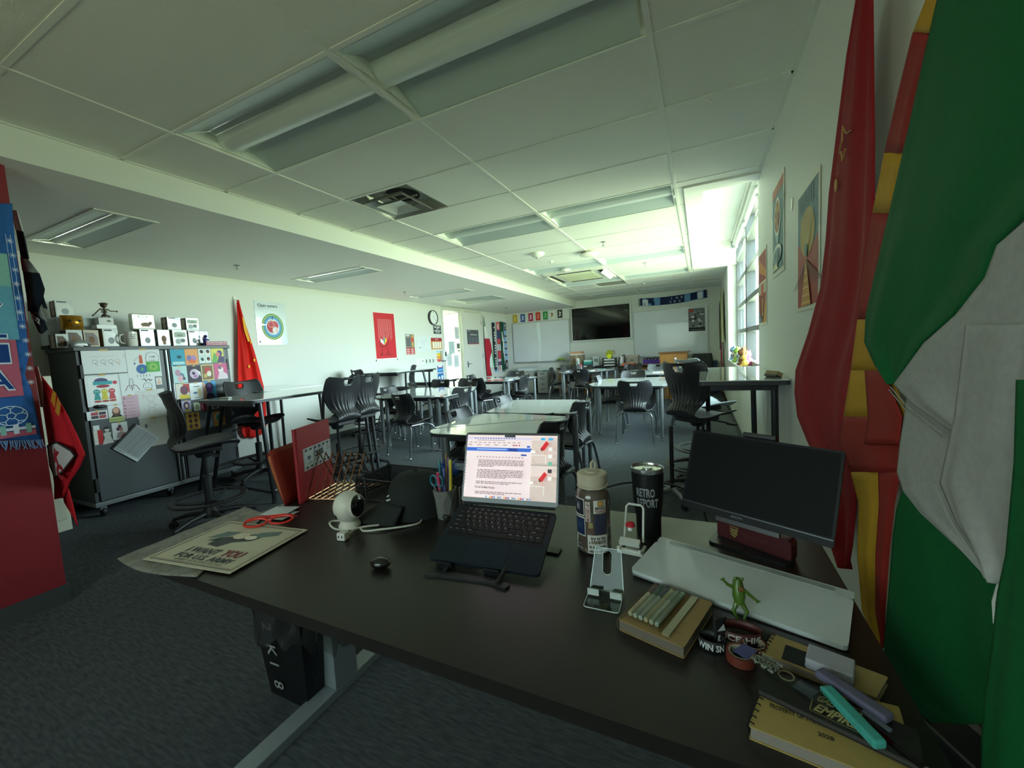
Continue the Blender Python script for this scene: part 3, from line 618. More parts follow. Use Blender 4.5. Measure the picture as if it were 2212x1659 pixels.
def fox(p, w, h):
    p.disc(w*.42, h*.30, .046, col('#3f6fae')); p.poly([(w*.38,h*.25),(w*.46,h*.24),(w*.48,h*.31),(w*.40,h*.36)], col('#59a86b'))
    p.poly([(w*.36,h*.5),(w*.47,h*.5),(w*.46,h*.74),(w*.45,h*.82),(w*.42,h*.76),(w*.39,h*.83),(w*.37,h*.74)], col('#d2603a'))
    p.line([(w*.34,h*.72),(w*.24,h*.64),(w*.22,h*.52)], .002, INK); p.poly([(w*.19,h*.52),(w*.26,h*.52),(w*.22,h*.45)], col('#2a4a80'))
    p.ring(w*.76, h*.68, w*.2, .0025, INK, 24, h*.22); p.text('I still', w*.76, h*.70, .018, INK, al='c'); p.text('on my', w*.76, h*.58, .012, INK, al='c')
    for k in range(5): x = w*(.26+.09*k); p.line([(x,h*.10),(x,-.002+h*.03)], .003, INK)
doorsheet('white sheet with an orange creature standing on a blue globe and a speech bubble', (.562,1.236,.830,1.506), PAPER, fox, x=DX+.0013)
def cartoon(p, w, h):
    p.rect(w*.10,h*.05,w*.93,h*.94, col('#f3f4f2')); p.disc(w*.46, h*.80, w*.2, col('#54507f'), h*.10); p.rect(w*.22,h*.68,w*.78,h*.79, col('#3fa6b0')); p.disc(w*.86,h*.73,w*.07, col('#cf4a5c')); p.disc(w*.5,h*.63,w*.2, col('#a83a44'), h*.05)
    for x, c in ((.30,'#3f9d9a'),(.52,'#d9cb3c'),(.74,'#cf5158')):
        p.disc(w*x, h*.46, w*.10, col(c)); p.poly([(w*(x-.1),h*.2),(w*(x+.1),h*.2),(w*(x+.05),h*.42),(w*(x-.05),h*.42)], col(c)); p.disc(w*(x-.03),h*.47,w*.02,PAPER); p.disc(w*(x+.03),h*.47,w*.02,PAPER); p.disc(w*x, h*.15, w*.11, col('#b5533f'), h*.035)
doorsheet('colour pencil drawing with three round figures in teal, yellow and red', (.256,1.004,.492,1.284), PAPER, cartoon)
def rocket(p, w, h):
    p.poly([(w*.25,h*.3),(w*.35,h*.3),(w*.36,h*.62),(w*.31,h*.82),(w*.25,h*.6)], col('#dfe2e2')); p.line([(w*.25,h*.28),(w*.25,h*.6),(w*.31,h*.84),(w*.36,h*.6),(w*.36,h*.28)], .003, INK)
    p.line([(w*.12,h*.2),(w*.2,h*.42),(w*.26,h*.45)], .005, col('#7c2f2f')); p.line([(w*.52,h*.2),(w*.44,h*.42),(w*.36,h*.45)], .005, col('#7c2f2f')); p.line([(w*.31,h*.2),(w*.31,h*.45)], .006, col('#7c2f2f'))
    p.ring(w*.76, h*.34, h*.17, .003, INK); p.line([(w*.70,h*.40),(w*.70,h*.36)], .003, INK); p.line([(w*.8,h*.40),(w*.8,h*.36)], .003, INK); p.line([(w*.7,h*.27),(w*.82,h*.27)], .003, INK)
    p.line([(w*.62,h*.66),(w*.7,h*.7),(w*.72,h*.58),(w*.82,h*.68),(w*.86,h*.58),(w*.92,h*.64)], .005, INK); p.text('QUEN', w*.66, h*.84, .026, INK, .01)
doorsheet('white sheet with a rocket and a smiling round face in marker', (.496,1.076,.768,1.286), PAPER, rocket, x=DX-.0008)
def pink(p, w, h):
    for k, c in enumerate('Cinncy'): p.text(c, w*.08, h*(.84-.15*k), .020, INK, .02); p.line([(w*.25,h*(.86-.15*k)),(w*(.8-.05*(k % 3)),h*(.86-.15*k))], .003, col('#a07a88'))
doorsheet('pink paper with a word written letter by letter downward', (.492,.862,.616,1.076), M('#d9b3c0', .6), pink, x=DX+.0006)
def monster(p, w, h):
    c = col('#b08d84'); p.ring(w*.5,h*.68,w*.13,.0022,c); p.ring(w*.5,h*.45,w*.12,.0022,c); p.line([(w*.36,h*.74),(w*.24,h*.84),(w*.26,h*.70)], .0025, c); p.line([(w*.64,h*.74),(w*.76,h*.84),(w*.74,h*.70)], .0025, c); p.line([(w*.42,h*.36),(w*.36,h*.2)], .0025, c); p.line([(w*.58,h*.36),(w*.64,h*.2)], .0025, c); p.line([(w*.6,h*.48),(w*.74,h*.4)], .0025, c)
doorsheet('large grey-white sheet with a faint sketch of a horned figure', (.598,.836,.832,1.112), M('#dcdcd8', .6), monster, x=DX+.0004)
doorsheet('blank cream sheet hanging below the horned sketch', (.602,.556,.826,.834), M('#d3d3c9', .6), lambda p, w, h: p.rect(w*.18,h*.68,w*.26,h*.8, GRAPH))
def sun(p, w, h):
    c = M('#dfe98a', .6)
    for k in range(14): a = 2*PI*k/14; p.line([(w/2+.016*math.cos(a),h/2+.016*math.sin(a)),(w/2+.040*math.cos(a),h/2+.040*math.sin(a))], .004, c)
doorsheet('small green card with a pale yellow sunburst', (.712,1.284,.820,1.386), M('#57b04f', .6), sun, 'card', False, DX+.0030)
def strip(p, w, h):
    for i in range(2):
        for j in range(2): p.rect(w*(.2+.38*i),h*(.12+.40*j),w*(.54+.38*i),h*(.46+.40*j), col('#b14450') if (i+j) % 2 else col('#4c3a40'))
doorsheet('white strip with red and dark blocks on the cabinet door', (.240,.886,.380,.964), PAPER, strip, 'card')
def beard(p, w, h):
    p.rect(0,0,w,h*.28, col('#b9c97f')); p.poly([(w*.12,h*.28),(w*.88,h*.28),(w*.7,h*.45),(w*.3,h*.45)], INK); p.disc(w*.5,h*.58,w*.27, col('#6b4a3c'), h*.28); p.disc(w*.5,h*.66,w*.2, col('#d8a38c'), h*.17)
    p.text('Fighting for truth', w*.08, h*.10, .012, INK)
doorsheet('portrait card of a bearded man above a green band', (.386,.846,.498,1.002), PAPER, beard, 'card')
doorsheet('small blank white note at the lower left of the door', (.271,.791,.312,.835), PAPER, lambda p, w, h: None, 'note', False)
def redw(p, w, h): p.rect(w*.42,0,w,h, RED)
doorsheet('narrow white and red card beside the paper doll', (.268,.662,.330,.790), M('#efe9dc', .6), redw, 'card', False)
t = thing('paper_doll', 'cut-out paper doll in a white dress taped to the cabinet door', 'cut-out', (DX+.003,.357,.655))
mb = MB(); T = frame_T((.0,-.04,0),(0,1,0),(0,0,1)); mb.prism([(.0,0),(.08,.006),(.062,.07),(.07,.1),(.055,.108),(.03,.108),(.012,.095),(.02,.06)], 0, .001, col('#d9d9d4'), None, T); mb.build('dress', t)
mb = MB(); mb.prism([(.042+.017*math.cos(a*PI/8),.132+.021*math.sin(a*PI/8)) for a in range(16)], 0, .001, col('#e6ded4'), None, T); p = Print(mb, T, .0002); p.z = .001; p.poly([(.024,.138),(.06,.138),(.056,.156),(.028,.156)], INK); p.disc(.036,.133,.002,INK); p.disc(.048,.133,.002,INK); mb.build('head', t)
def bun(p, w, h):
    p.disc(w*.5,h*.78,w*.11, col('#4a2740')); p.disc(w*.46,h*.62,w*.2, col('#5b3450'), h*.12); p.disc(w*.56,h*.56,w*.13, col('#c77f78'), h*.10); p.poly([(w*.22,h*.08),(w*.85,h*.08),(w*.8,h*.38),(w*.55,h*.46),(w*.3,h*.38)], col('#9c8f92')); p.disc(w*.68,h*.2,w*.14, col('#b06064'), h*.1)
doorsheet('card of a woman with a dark hair bun looking aside', (.396,.678,.509,.836), PAPER, bun, 'card')
def thumb(p, w, h): p.poly([(w*.35,h*.3),(w*.6,h*.3),(w*.6,h*.9),(w*.42,h*.9)], col('#e0b9a6')); p.disc(w*.5,h*.28,w*.36, col('#e0b9a6'), h*.22)
doorsheet('small thumb shaped sticker near the cabinet stile', (.776,1.153,.824,1.225), M('#e8e4e0', .5), thumb, 'sticker', False, DX-.0006)
t = thing('black_glove', 'crumpled black cloth hung on the cabinet door below the colour drawing', 'glove', (DX+.012,.341,1.0)); mb = MB(); mb.sphere((0,0,0), (.012,.042,.016), mat_blk, 14); mb.sphere((.004,-.024,.006), (.012,.02,.014), mat_blk, 10); mb.build('cloth', t)
def roster(p, w, h):
    for k in range(26): p.rect(w*.06,h*(.93-.033*k),w*.94,h*(.93-.033*k)+.003, M('#8f979c', .7))
    for x in (.06,.3,.5,.52,.75,.94): p.rect(w*x,h*.1,w*x+.0012,h*.94, col('#6a7076'))
    p.rect(w*.04,h*.045,w*.4,h*.055, INK)
o = sheet('roster_sheet', 'tilted typed roster on a clipboard hung over the cabinet door', 'clipboard', ((-2.246,.374,.609),(-2.246,.543,.437),(-2.246,.5735,.796)), M('#dfe6e9', .5), .004, None, None, roster)
mb = MB(); T = frame_T((-2.2455,.374,.609),(0,.169,-.172),(0,.2,.187)); mb.box((-.004,.0,.0005),(.012,.27,.004), M('#26282a', .4), T); c_ = mb.build('clip', o)
# art cards on the right door
def art(bg, shapes):
    def d(p, w, h):
        for s in shapes:
            k, c = s[0], col(s[1])
            if k == 'd': p.disc(w*s[2],h*s[3],w*s[4],c,h*(s[5] if len(s) > 5 else s[4]))
            elif k == 'r': p.rect(w*s[2],h*s[3],w*s[4],h*s[5],c)
            else: p.poly([(w*a,h*b) for a, b in s[2]], c)
    return M(bg, .55), d
def head(x, y, r, hair, skin): return [('d',hair,x,y+.03,r*1.15,r),('d',skin,x+.03,y-.02,r*.8,r*.75)]
G4 = []
for i in (0, 1):
    for j in (0, 1): G4 += [('r','#e9efed',.04+.5*i,.04+.5*j,.46+.5*i,.46+.5*j)]+head(.26+.5*i,.27+.5*j,.12,'#2b2a30' if i+j else '#5aa7a0','#7a4b3a' if i else '#3a2b2a')
ART = [
 ((.920,1.335,1.050,1.506),'bright blue art card with small white crowd along its foot', '#27a0bf', [('r','#bfe4ea',.1,.05,.95,.22),('d','#12555f',.6,.5,.16,.1)]),
 ((1.052,1.336,1.176,1.506),'orange art card with purple haired figures', '#f0a560', [('d','#8c7bb0',.3,.4,.2),('d','#b38ec2',.65,.38,.2),('d','#e9774e',.5,.2,.3,.12)]),
 ((1.180,1.344,1.305,1.504),'art card with four heads in a grid', '#cfd8d6', G4),
 ((1.309,1.346,1.438,1.508),'yellow art card of a person with purple hair', '#dfd765', [('p','#6fb465',[(0,0),(.4,0),(.5,.5),(.2,.7)]),('d','#5c4f8c',.66,.62,.22),('d','#e48d86',.52,.55,.17),('p','#5a4c78',[(.4,0),(1,0),(1,.4),(.6,.45)])]),
 ((.924,1.152,1.054,1.328),'pale teal art card with pink and grey leaves', '#bfe0de', [('d','#c79db4',.35,.6,.2),('d','#7a8aa0',.6,.4,.18),('d','#e7b6c4',.5,.25,.2),('d','#57606c',.75,.25,.1)]),
 ((1.060,1.150,1.186,1.324),'dark art card with a pale violet masked face', '#2c1f33', [('d','#d3bfd6',.5,.5,.36,.30),('p','#241528',[(.3,.5),(.5,.42),(.55,.58),(.36,.64)]),('d','#b77fb5',.55,.35,.15,.1),('p','#efe6f0',[(.5,.8),(.95,.6),(.98,.3),(.7,.6)])]),
 ((1.190,1.156,1.316,1.328),'cream framed art card with red and brown flowers', '#d9cfa0', [('r','#8a6a4c',.08,.06,.92,.94),('d','#c84545',.5,.62,.22),('d','#efe7d8',.6,.42,.18),('d','#c9b36a',.3,.3,.15)]),
 ((1.320,1.160,1.460,1.334),'pink art card of a pale woman leaning', '#d05c8a', [('d','#efe2e4',.5,.6,.2,.22),('p','#e6d4dc',[(.2,0),(1,0),(.95,.3),(.6,.5),(.35,.4)]),('d','#8a6a7c',.45,.75,.14,.12)]),
 ((.934,.985,1.058,1.146),'art card with a brown head over yellow stripes', '#e6dfd2', [('p','#c2483f',[(.5,.95),(1,.95),(1,.3),(.8,.6)]),('d','#7a4a5a',.6,.55,.3),('p','#e4cc3a',[(.2,0),(.95,0),(.95,.2),(.3,.3)])]),
 ((1.186,.960,1.320,1.146),'blue art card of a purple faced young man', '#3b9bd0', [('p','#e4b7a6',[(0,0),(.35,0),(.2,.9),(0,1)]),('d','#241c40',.5,.72,.3,.22),('d','#7a4fa8',.5,.55,.22,.25),('p','#2a2450',[(.15,0),(.9,0),(.7,.3),(.3,.3)])]),
 ((.970,.838,1.056,.962),'art card of a dark haired woman just below the table edge', '#b9b0d0', [('d','#2c2448',.5,.6,.32),('d','#e3c4b4',.52,.55,.18),('d','#d8c060',.6,.15,.3,.12)]),
 ((1.080,.838,1.142,.930),'small white and green art card behind the table leg', '#dfe6d8', [('d','#9fb08a',.5,.5,.3)]),
 ((1.146,.838,1.232,.930),'crimson art card below the table edge', '#b03560', [('d','#7c1f44',.5,.5,.3),('r','#d98aa4',.1,.1,.3,.6)]),
 ((1.240,.838,1.326,.930),'white art card with blue scribbles', '#d6e6ea', [('d','#6aa0b0',.4,.6,.2),('d','#3f4a54',.6,.2,.3,.15)]),
 ((.995,.646,1.122,.826),'yellow art card with six small heads', '#d9a93a', sum([head(.3+.4*i,.2+.3*j,.11,'#3a2430','#6e3f38') for i in (0,1) for j in (0,1,2)], [])),
 ((1.180,.640,1.250,.800),'blue and pink art card low on the right door', '#6fb2dc', [('d','#d48ab0',.5,.5,.3),('p','#e6dfe6',[(.1,0),(.6,0),(.4,.5)])]),
 ((1.256,.640,1.376,.800),'orange art card with a green face in a white ring', '#e79a54', [('d','#e6eae4',.5,.6,.36,.34),('d','#57b08e',.5,.58,.25,.25),('d','#e6d060',.5,.1,.4,.1)]),
]
for r, lb, bg, sh_ in ART:
    b, d = art(bg, sh_); doorsheet(lb, r, b, d, 'art card', True, DX, 'art_card', 'art cards on the right cabinet door')
def cert(p, w, h):
    p.rect(w*.3,h*.75,w*.75,h*.8, GRAPH); p.rect(w*.25,h*.35,w*.55,h*.45, col('#3c6ea0')); p.rect(w*.6,h*.2,w*.85,h*.65, col('#d9d2a0')); p.rect(w*.3,h*.1,w*.8,h*.13, col('#7d97a8'))
doorsheet('white rounded card with blue print among the artworks', (1.060,.962,1.184,1.140), M('#f0f3f3', .45), cert, 'card', True, DX+.001)
# boxes and figures on the cabinet top
mat_bx = M('#d3cfc4', .35, coat=.5); mat_bxw = M('#e8eae6', .15, coat=.8)
def toybox(label, y0, z0, y1, z1, x=-2.42, d=.12, kind=0, side='#4a2f2c', front='#cfd4d0'):
    w, h = y1-y0, z1-z0; t = thing('toy_box', label, 'box', (x, (y0+y1)/2, z0), 0, 'boxed figures on the cabinet')
    mb = MB(); mb.box((-d,-w/2,0),(0,w/2,h), M(front, .3, coat=.6)); mb.build('carton', t, bevel=.002)
    mb = MB(); T = frame_T((0,-w/2,0),(0,1,0),(0,0,1)); p = Print(mb, T)
    if kind == 0: p.poly([(w*.08,h*.1),(w*.92,h*.1),(w*.92,h*.62),(w*.7,h*.86),(w*.08,h*.86)], mat_bxw); p.disc(w*.5,h*.36,w*.2, col('#9aa4a8'), h*.18); p.rect(w*.1,h*.88,w*.6,h*.96, GRAPH)
    elif kind == 1: p.poly([(w*.1,h*.12),(w*.9,h*.12),(w*.9,h*.6),(w*.66,h*.84),(w*.1,h*.84)], M('#4b3527', .25, coat=.6)); p.disc(w*.5,h*.45,w*.2, col('#7c5940'), h*.2); p.rect(w*.38,h*.12,w*.62,h*.3, col('#8f6f50'))
    else: p.rect(w*.1,h*.55,w*.9,h*.85, col('#b9c9b8')); p.disc(w*.35,h*.3,w*.2, col('#b8c2c4')); p.disc(w*.68,h*.35,w*.16, col('#7f8a84')); p.text('ooo', w*.5, h*.62, h*.13, GRAPH, .03, al='c')
    mb.build('window_print', t)
    mb = MB(); T = frame_T((-d,-w/2,0),(1,0,0),(0,0,1)); p = Print(mb, T); p.rect(.002,.002,d-.002,h-.002, M(side, .4)); 
    for k in (.3,.68): p.disc(d*.5,h*k,d*.26, M('#a79684', .4))
    mb.build('side_print', t); return t
toybox('wide dark boxed figure at the left end of the cabinet top', .165, 1.539, .235, 1.66, -2.42, .14, 1)
toybox('brown boxed figure behind the silver car on the cabinet', .240, 1.539, .345, 1.70, -2.44, .12, 1)
toybox('dark window box right of the silver car on the cabinet', .352, 1.539, .458, 1.70, -2.44, .12, 1, '#6b5a44', '#b9aa90')
toybox('white window box left of the mug on the cabinet', .478, 1.539, .592, 1.712, -2.42, .12, 0, '#9a8660')
toybox('boxed figure with a maroon side right of the mug', .760, 1.539, .880, 1.716, -2.42, .12, 0)
toybox('dark brown window box under the pair of upper boxes', .905, 1.539, 1.015, 1.714, -2.42, .12, 1, '#3a3a40', '#8d8c88')
toybox('pale box with green print in the middle of the front row', 1.040, 1.539, 1.176, 1.716, -2.42, .12, 2, '#8a8270')
toybox('white window box left of the navy figure box', 1.190, 1.539, 1.295, 1.71, -2.42, .12, 0, '#6c6a60')
toybox('navy figure box at the right end of the row', 1.305, 1.539, 1.400, 1.708, -2.44, .10, 1, '#22264c', '#2b3470')
toybox('topmost boxed figure standing on the glass case', .250, 1.826, .375, 1.976, -2.62, .12, 0)
toybox('upper left one of the two stacked pale boxes', 1.020, 1.7165, 1.145, 1.852, -2.45, .12, 0)
toybox('upper right one of the two stacked pale boxes', 1.195, 1.7165, 1.32, 1.85, -2.45, .12, 2)
t = thing('tall_case', 'tall clear display case with dark base at the cabinet end', 'display case', (-2.66,.205,1.539)); mb = MB(); mb.box((-.08,-.045,0),(.08,.045,.03), mat_blk); mb.build('base', t); mb = MB(); mb.box((-.075,-.04,.03),(.075,.04,.27), M('#c9d3dc', .15, coat=.6)); mb.build('case', t, bevel=.003)
t = thing('glass_case', 'low clear blue tinted case behind the golden mask', 'display case', (-2.66,.38,1.539)); mb = MB(); mb.box((-.1,-.15,0),(.1,.15,.285), M('#b9c8cc', .12, coat=.8)); mb.build('case', t, bevel=.004); mb = MB(); mb.box((-.102,.10,.02),(.104,.15,.27), M('#dfe8ea', .2)); mb.build('corner_post', t)
t = thing('gold_mask', 'rounded golden mask with dark eye holes on the boxes', 'mask', (-2.46,.292,1.70)); mat_gold = M('#a9781f', .28, .6)
mb = MB(); mb.grid(lambda u, v: (.075*math.cos((u-.5)*PI)*math.sin(PI*(.08+.84*v))**.5, .072*math.sin((u-.5)*PI), .125*v), 24, 14, mat_gold); mb.build('face', t, solid=.004)
for s in (-1, 1): mb = MB(); mb.sphere((.067,s*.026,.075), (.008,.017,.011), M('#2b1d0a', .6), 12); mb.build('eye_hole', t)
mb = MB(); mb.box((.060,-.02,.028),(.074,.02,.034), M('#3a280d', .5)); mb.build('mouth_slot', t)
t = thing('silver_car', 'silver crystal model car in front of the boxes', 'model car', (-2.345,.285,1.539)); mat_sil = M('#b4b6b4', .25, .8, bump=.8, bscale=120)
mb = MB(); mb.grid(lambda u, v: (.035*(1-abs(2*v-1)**4)*math.cos(PI*(u)), .085*(2*v-1), .012+.055*math.sin(PI*u)*(1-abs(2*v-1)**2.4)**.7), 12, 20, mat_sil); mb.build('body', t)
for y in (-.05,.05):
    for x in (-.026,.026): mb = MB(); mb.lathe([(0,-.006),(.016,-.006),(.016,.006),(0,.006)], mat_blk, 12, Matrix.Translation((x,y,.016)) @ Matrix.Rotation(PI/2, 4, 'Y')); mb.build('wheel', t)
t = thing('skeleton_figure', 'bronze skeleton figure with outstretched arms on a white box', 'figurine', (-2.52,.548,1.822)); mat_brz = M('#55483a', .4, .5)
mb = MB(); mb.sphere((0,0,.122), (.024,.026,.026), mat_brz, 12); mb.sphere((.008,0,.108), (.016,.016,.014), mat_brz, 10); mb.lathe([(.034,.138),(.036,.142),(.022,.150),(0,.152)], mat_brz, 12, Matrix.Translation((0,0,-.006))); mb.build('skull', t)
mb = MB(); mb.tube([(0,0,.098),(0,.004,.07),(0,0,.03)], [.006,.007,.012], mat_brz, 8)
for k in range(4): z = .086-.011*k; mb.tube([(.014*math.cos(2*PI*i/12),.022*math.sin(2*PI*i/12),z) for i in range(12)], .003, mat_brz, 5, True)
mb.sphere((0,0,.026),(.014,.022,.016), mat_brz, 10); mb.build('ribcage', t)
for s in (-1, 1):
    mb = MB(); mb.tube([(0,s*.022,.09),(.004,s*.045,.068),(.012,s*.085,.052+(.016 if s > 0 else -.03))], [.005,.005,.004], mat_brz, 6); mb.sphere((.014,s*.09,.05+(.016 if s > 0 else -.03)), .008, mat_brz, 8); mb.build('arm', t)
    mb = MB(); mb.tube([(0,s*.012,.026),(.02,s*.03,.016),(.004,s*.02,.001)], [.007,.006,.005], mat_brz, 6); mb.build('leg', t)
t = thing('white_pedestal_box', 'small white box under the skeleton figure', 'box', (-2.52,.535,1.752)); mb = MB(); mb.box((-.05,-.055,0),(.05,.055,.069), M('#cfcfca', .4)); mb.build('carton', t, bevel=.002); mb = MB(); p = Print(mb, frame_T((.05,-.055,0),(0,1,0),(0,0,1))); p.disc(.075,.038,.016, col('#6d7270'), .01); mb.build('badge', t)
t = thing('flat_white_box', 'flat white box lying under the skeleton pedestal', 'box', (-2.52,.525,1.7165)); mb = MB(); mb.box((-.07,-.07,0),(.07,.075,.035), M('#e6e8e6', .3)); mb.build('carton', t, bevel=.002); mb = MB(); mb.box((-.07,-.07,-.002),(.07,.075,-.0005), mat_bx); mb.build('tray', t)
t = thing('printed_tin', 'hinged tin with a sketched animal standing above the mug', 'tin', (-2.50,.838,1.7185)); mb = MB(); mb.box((-.06,-.10,0),(0,.10,.16), M('#dfe3d2', .25, .3)); mb.build('body', t, bevel=.012, seg=3)
mb = MB(); p = Print(mb, frame_T((0,-.10,0),(0,1,0),(0,0,1))); p.ring(.1,.08,.085,.004,col('#9aa088'),20,.066); p.text('PSST', .1, .108, .030, col('#9ac0b4'), .02, al='c'); p.disc(.115,.05,.042, col('#7a6a52'), .022); p.disc(.155,.066,.016, col('#6a5a44')); p.line([(.09,.04),(.085,.018)], .006, col('#6a5a44')); p.line([(.14,.04),(.142,.018)], .006, col('#6a5a44')); mb.build('lid_print', t)
t = thing('white_mug', 'white mug with small printed words between the boxes', 'mug', (-2.39,.672,1.539)); mb = MB(); mb.lathe([(.0,0),(.044,0),(.049,.008),(.05,.145),(.046,.145),(.045,.01),(0,.01)], M('#e6e2d8', .2), 28, None, False); mb.build('body', t)
mb = MB(); mb.tube([(.0,-.048,.12),(0,-.08,.112),(0,-.088,.075),(0,-.078,.04),(0,-.048,.03)], .007, M('#e6e2d8', .2), 8); mb.build('handle', t)
mb = MB()
for k in range(3):
    for i in range(10):
        a0, a1 = -.35+.07*i, -.35+.07*i+.045; z = .075+.018*k; mb.add([(.0507*math.cos(a0),.0507*math.sin(a0),z),(.0507*math.cos(a1),.0507*math.sin(a1),z),(.0507*math.cos(a1),.0507*math.sin(a1),z+.008),(.0507*math.cos(a0),.0507*math.sin(a0),z+.008)], [(0,1,2,3)], col('#8793a0'))
o = mb.build('print', t); o['kind'] = 'stuff'
t = thing('blue_figurine', 'small dark blue figurine before the navy box', 'figurine', (-2.37,1.325,1.539)); mt = M('#23257a', .3); mb = MB(); mb.lathe([(0,0),(.03,0),(.03,.008),(.012,.012),(0,.012)], mt, 14); mb.tube([(0,0,.01),(0,0,.05),(0,.004,.085)], [.022,.02,.014], mt, 10); mb.sphere((0,.006,.105), .018, mt, 12); mb.tube([(0,.014,.075),(.02,.03,.06)], .007, mt, 6); mb.tube([(0,-.014,.075),(.02,-.03,.05)], .007, mt, 6); mb.build('figure', t)
t = thing('name_plate', 'magenta name plate with white lettering on the cabinet edge', 'sign', (-2.325,1.416,1.539)); mb = MB(); mb.box((-.01,-.112,0),(.004,.112,.046), M('#a32a50', .4)); mb.build('plate', t, bevel=.003); mb = MB(); p = Print(mb, frame_T((.004,-.112,0),(0,1,0),(0,0,1))); p.text('Grateful. Kind. Able. All', .112, .026, .012, PAPER, .01, .19, al='c'); p.text('we belong', .112, .009, .008, PAPER, .01, .09, al='c'); mb.build('lettering', t)
# cream file cabinet half hidden behind the red flag
t = thing('file_cabinet', 'cream metal file cabinet half hidden by the red flag at the partition', 'file cabinet', (-2.50,-.20,0)); mt = M('#d0cfb8', .4)
mb = MB(); mb.box((-.30,-.22,.0),(.30,.24,1.30), mt); mb.build('body', t, bevel=.004)
for k in range(4):
    mb = MB(); mb.box((.301,-.20,.10+.295*k),(.315,.215,.38+.295*k), M('#c9c8b0', .4)); d = mb.build('drawer', t, bevel=.003)
    mb = MB(); mb.box((.316,-.05,.30+.295*k),(.33,.06,.325+.295*k), STEEL); mb.build('handle', d)

# ------------------------------------------------------------------ cloth helper
def strip_cloth(mb, rows, ax, base, mat, amp=.01, freq=3.0, ph=0.0, nu=28, sub=3, skew=0.0, tight=None):
    """hanging cloth between a left and a right edge given as (a_left, z_left, a_right, z_right); folds run down it"""
    R_ = []
    for a, b in zip(rows[:-1], rows[1:]):
        for k in range(sub): f = k/sub; R_.append([a[i]*(1-f)+b[i]*f for i in range(4)])
    R_.append(list(rows[-1])); n = len(R_)-1
    def fn(u, v):
        i = min(int(round(v*n)), n); r = R_[i]; a = r[0]*(1-u)+r[2]*u; z = r[1]*(1-u)+r[3]*u
        d = amp*(math.sin(2*PI*(freq*u+skew*v)+ph)+.5*math.sin(2*PI*(freq*1.7*u-skew*.6*v)+2*ph+1))*min(1, .25+v*1.4, 4*u+.05, 4*(1-u)+.05)
        return (base+d, a, z) if ax == 0 else (a, base+d, z)
    mb.grid(fn, nu, n, mat, True)
def mcloth(h, name): return M(h, .75, noise=.06, nscale=90, bump=.15, bscale=900, name=name, spec=.2)
# red flag with yellow stars, left wall
CHINA=[(1.978,2.145,2.007,2.147),(1.967,2.043,2.020,2.047),(1.963,1.894,2.047,1.898),(1.944,1.715,2.089,1.717),(1.919,1.476,2.144,1.470),(1.893,1.238,2.188,1.218),(1.874,0.999,2.226,0.961),(1.866,0.759,2.225,0.705),(1.862,0.547,2.214,0.481),(1.866,0.424,2.155,0.364),(1.895,0.356,2.053,0.322)]
t = thing('hanging_flag', 'red flag with yellow stars hung by one corner between the cabinet and the heart poster', 'flag', (0,0,0), 0, 'hanging flags')
mb = MB(); strip_cloth(mb, CHINA, 0, XL+.06, mcloth('#d3261f', 'red_flag_cloth'), .022, 2.2, .6, 30, 4, .5); mb.build('cloth', t, solid=.002)
mb = MB(); mb.prism([(2.005,1.93),(2.03,1.90),(2.075,1.62),(2.05,1.60),(2.015,1.75)], 0, .001, M('#e8a91e', .7), None, Matrix(((0,0,1,XL+.092),(1,0,0,0),(0,1,0,0),(0,0,0,1)))); mb.build('star', t)
for y, z in ((2.09,1.60),(2.11,1.36),(2.03,1.28)):
    mb = MB(); mb.prism([(y+.022*math.cos(PI/2+k*PI/5)*(1 if k % 2 == 0 else .4), z+.03*math.sin(PI/2+k*PI/5)*(1 if k % 2 == 0 else .4)) for k in range(10)], 0, .001, M('#e8a91e', .7), None, Matrix(((0,0,1,XL+.090),(1,0,0,0),(0,1,0,0),(0,0,0,1)))); mb.build('star', t)
mb = MB(); mb.tube([(XL+.03,1.985,2.16),(XL+.05,1.99,2.14),(XL+.06,1.992,2.12)], .006, PAPER, 6); mb.cb((XL+.006,1.985,2.17),(.012,.03,.05), WHITE); mb.build('hook', t)
# ------------------------------------------------------------------ left wall pictures and signs
def wsheet(name, label, cat, y0, z0, y1, z1, base, draw, x=XL+.004, group='posters and signs on the long left wall', thick=.002): return sheet(name, label, cat, ((x,y0,z0),(x,y1,z0),(x,y0,z1)), base, thick, group, None, draw)
def heart(p, w, h):
    p.text('Claim testers.', w*.10, h*.875, .042, INK, .02, .30); p.line([(w*.1,h*.84),(w*.48,h*.845)], .003, GRAPH)
    cx, cy = w*.53, h*.42
    for r, c in ((.165,'#5d8f3f'),(.150,'#cfdc9a'),(.142,'#4f8a58'),(.130,'#5f9fd0'),(.105,'#9cc7e2'),(.095,'#e2dde2')): p.disc(cx, cy, r, col(c), r*1.12, 32)
    p.disc(cx-.018,cy,.07, col('#b83f47'), .085); p.disc(cx+.03,cy+.02,.055, col('#c9525a'), .06); p.disc(cx+.035,cy-.05,.045, col('#efdfe2'), .05); p.ring(cx-.02,cy+.03,.04,.008, col('#e3a6ab'), 16); p.line([(cx+.0,cy+.10),(cx+.01,cy+.15)], .014, col('#2d4f86'))
    p.line([(cx+.05,cy-.02),(cx+.06,cy-.09)], .006, col('#c9525a')); p.disc(w*.08,h*.07,.014,GRAPH); p.line([(w*.3,h*.04),(w*.5,h*.04)], .003, GRAPH); p.poly([(0,h*.66),(w*.25,h*.60),(w*.02,h*.56)], M('#eef4f4', .1)); p.poly([(0,h*.52),(w*.35,h*.46),(w*.1,h*.43)], M('#eef4f4', .1))
wsheet('heart_poster', 'glossy laminated poster reading Claim testers with a round heart emblem', 'poster', 2.238, 1.567, 2.695, 2.167, M('#ccd6da', .12, coat=.8), heart)
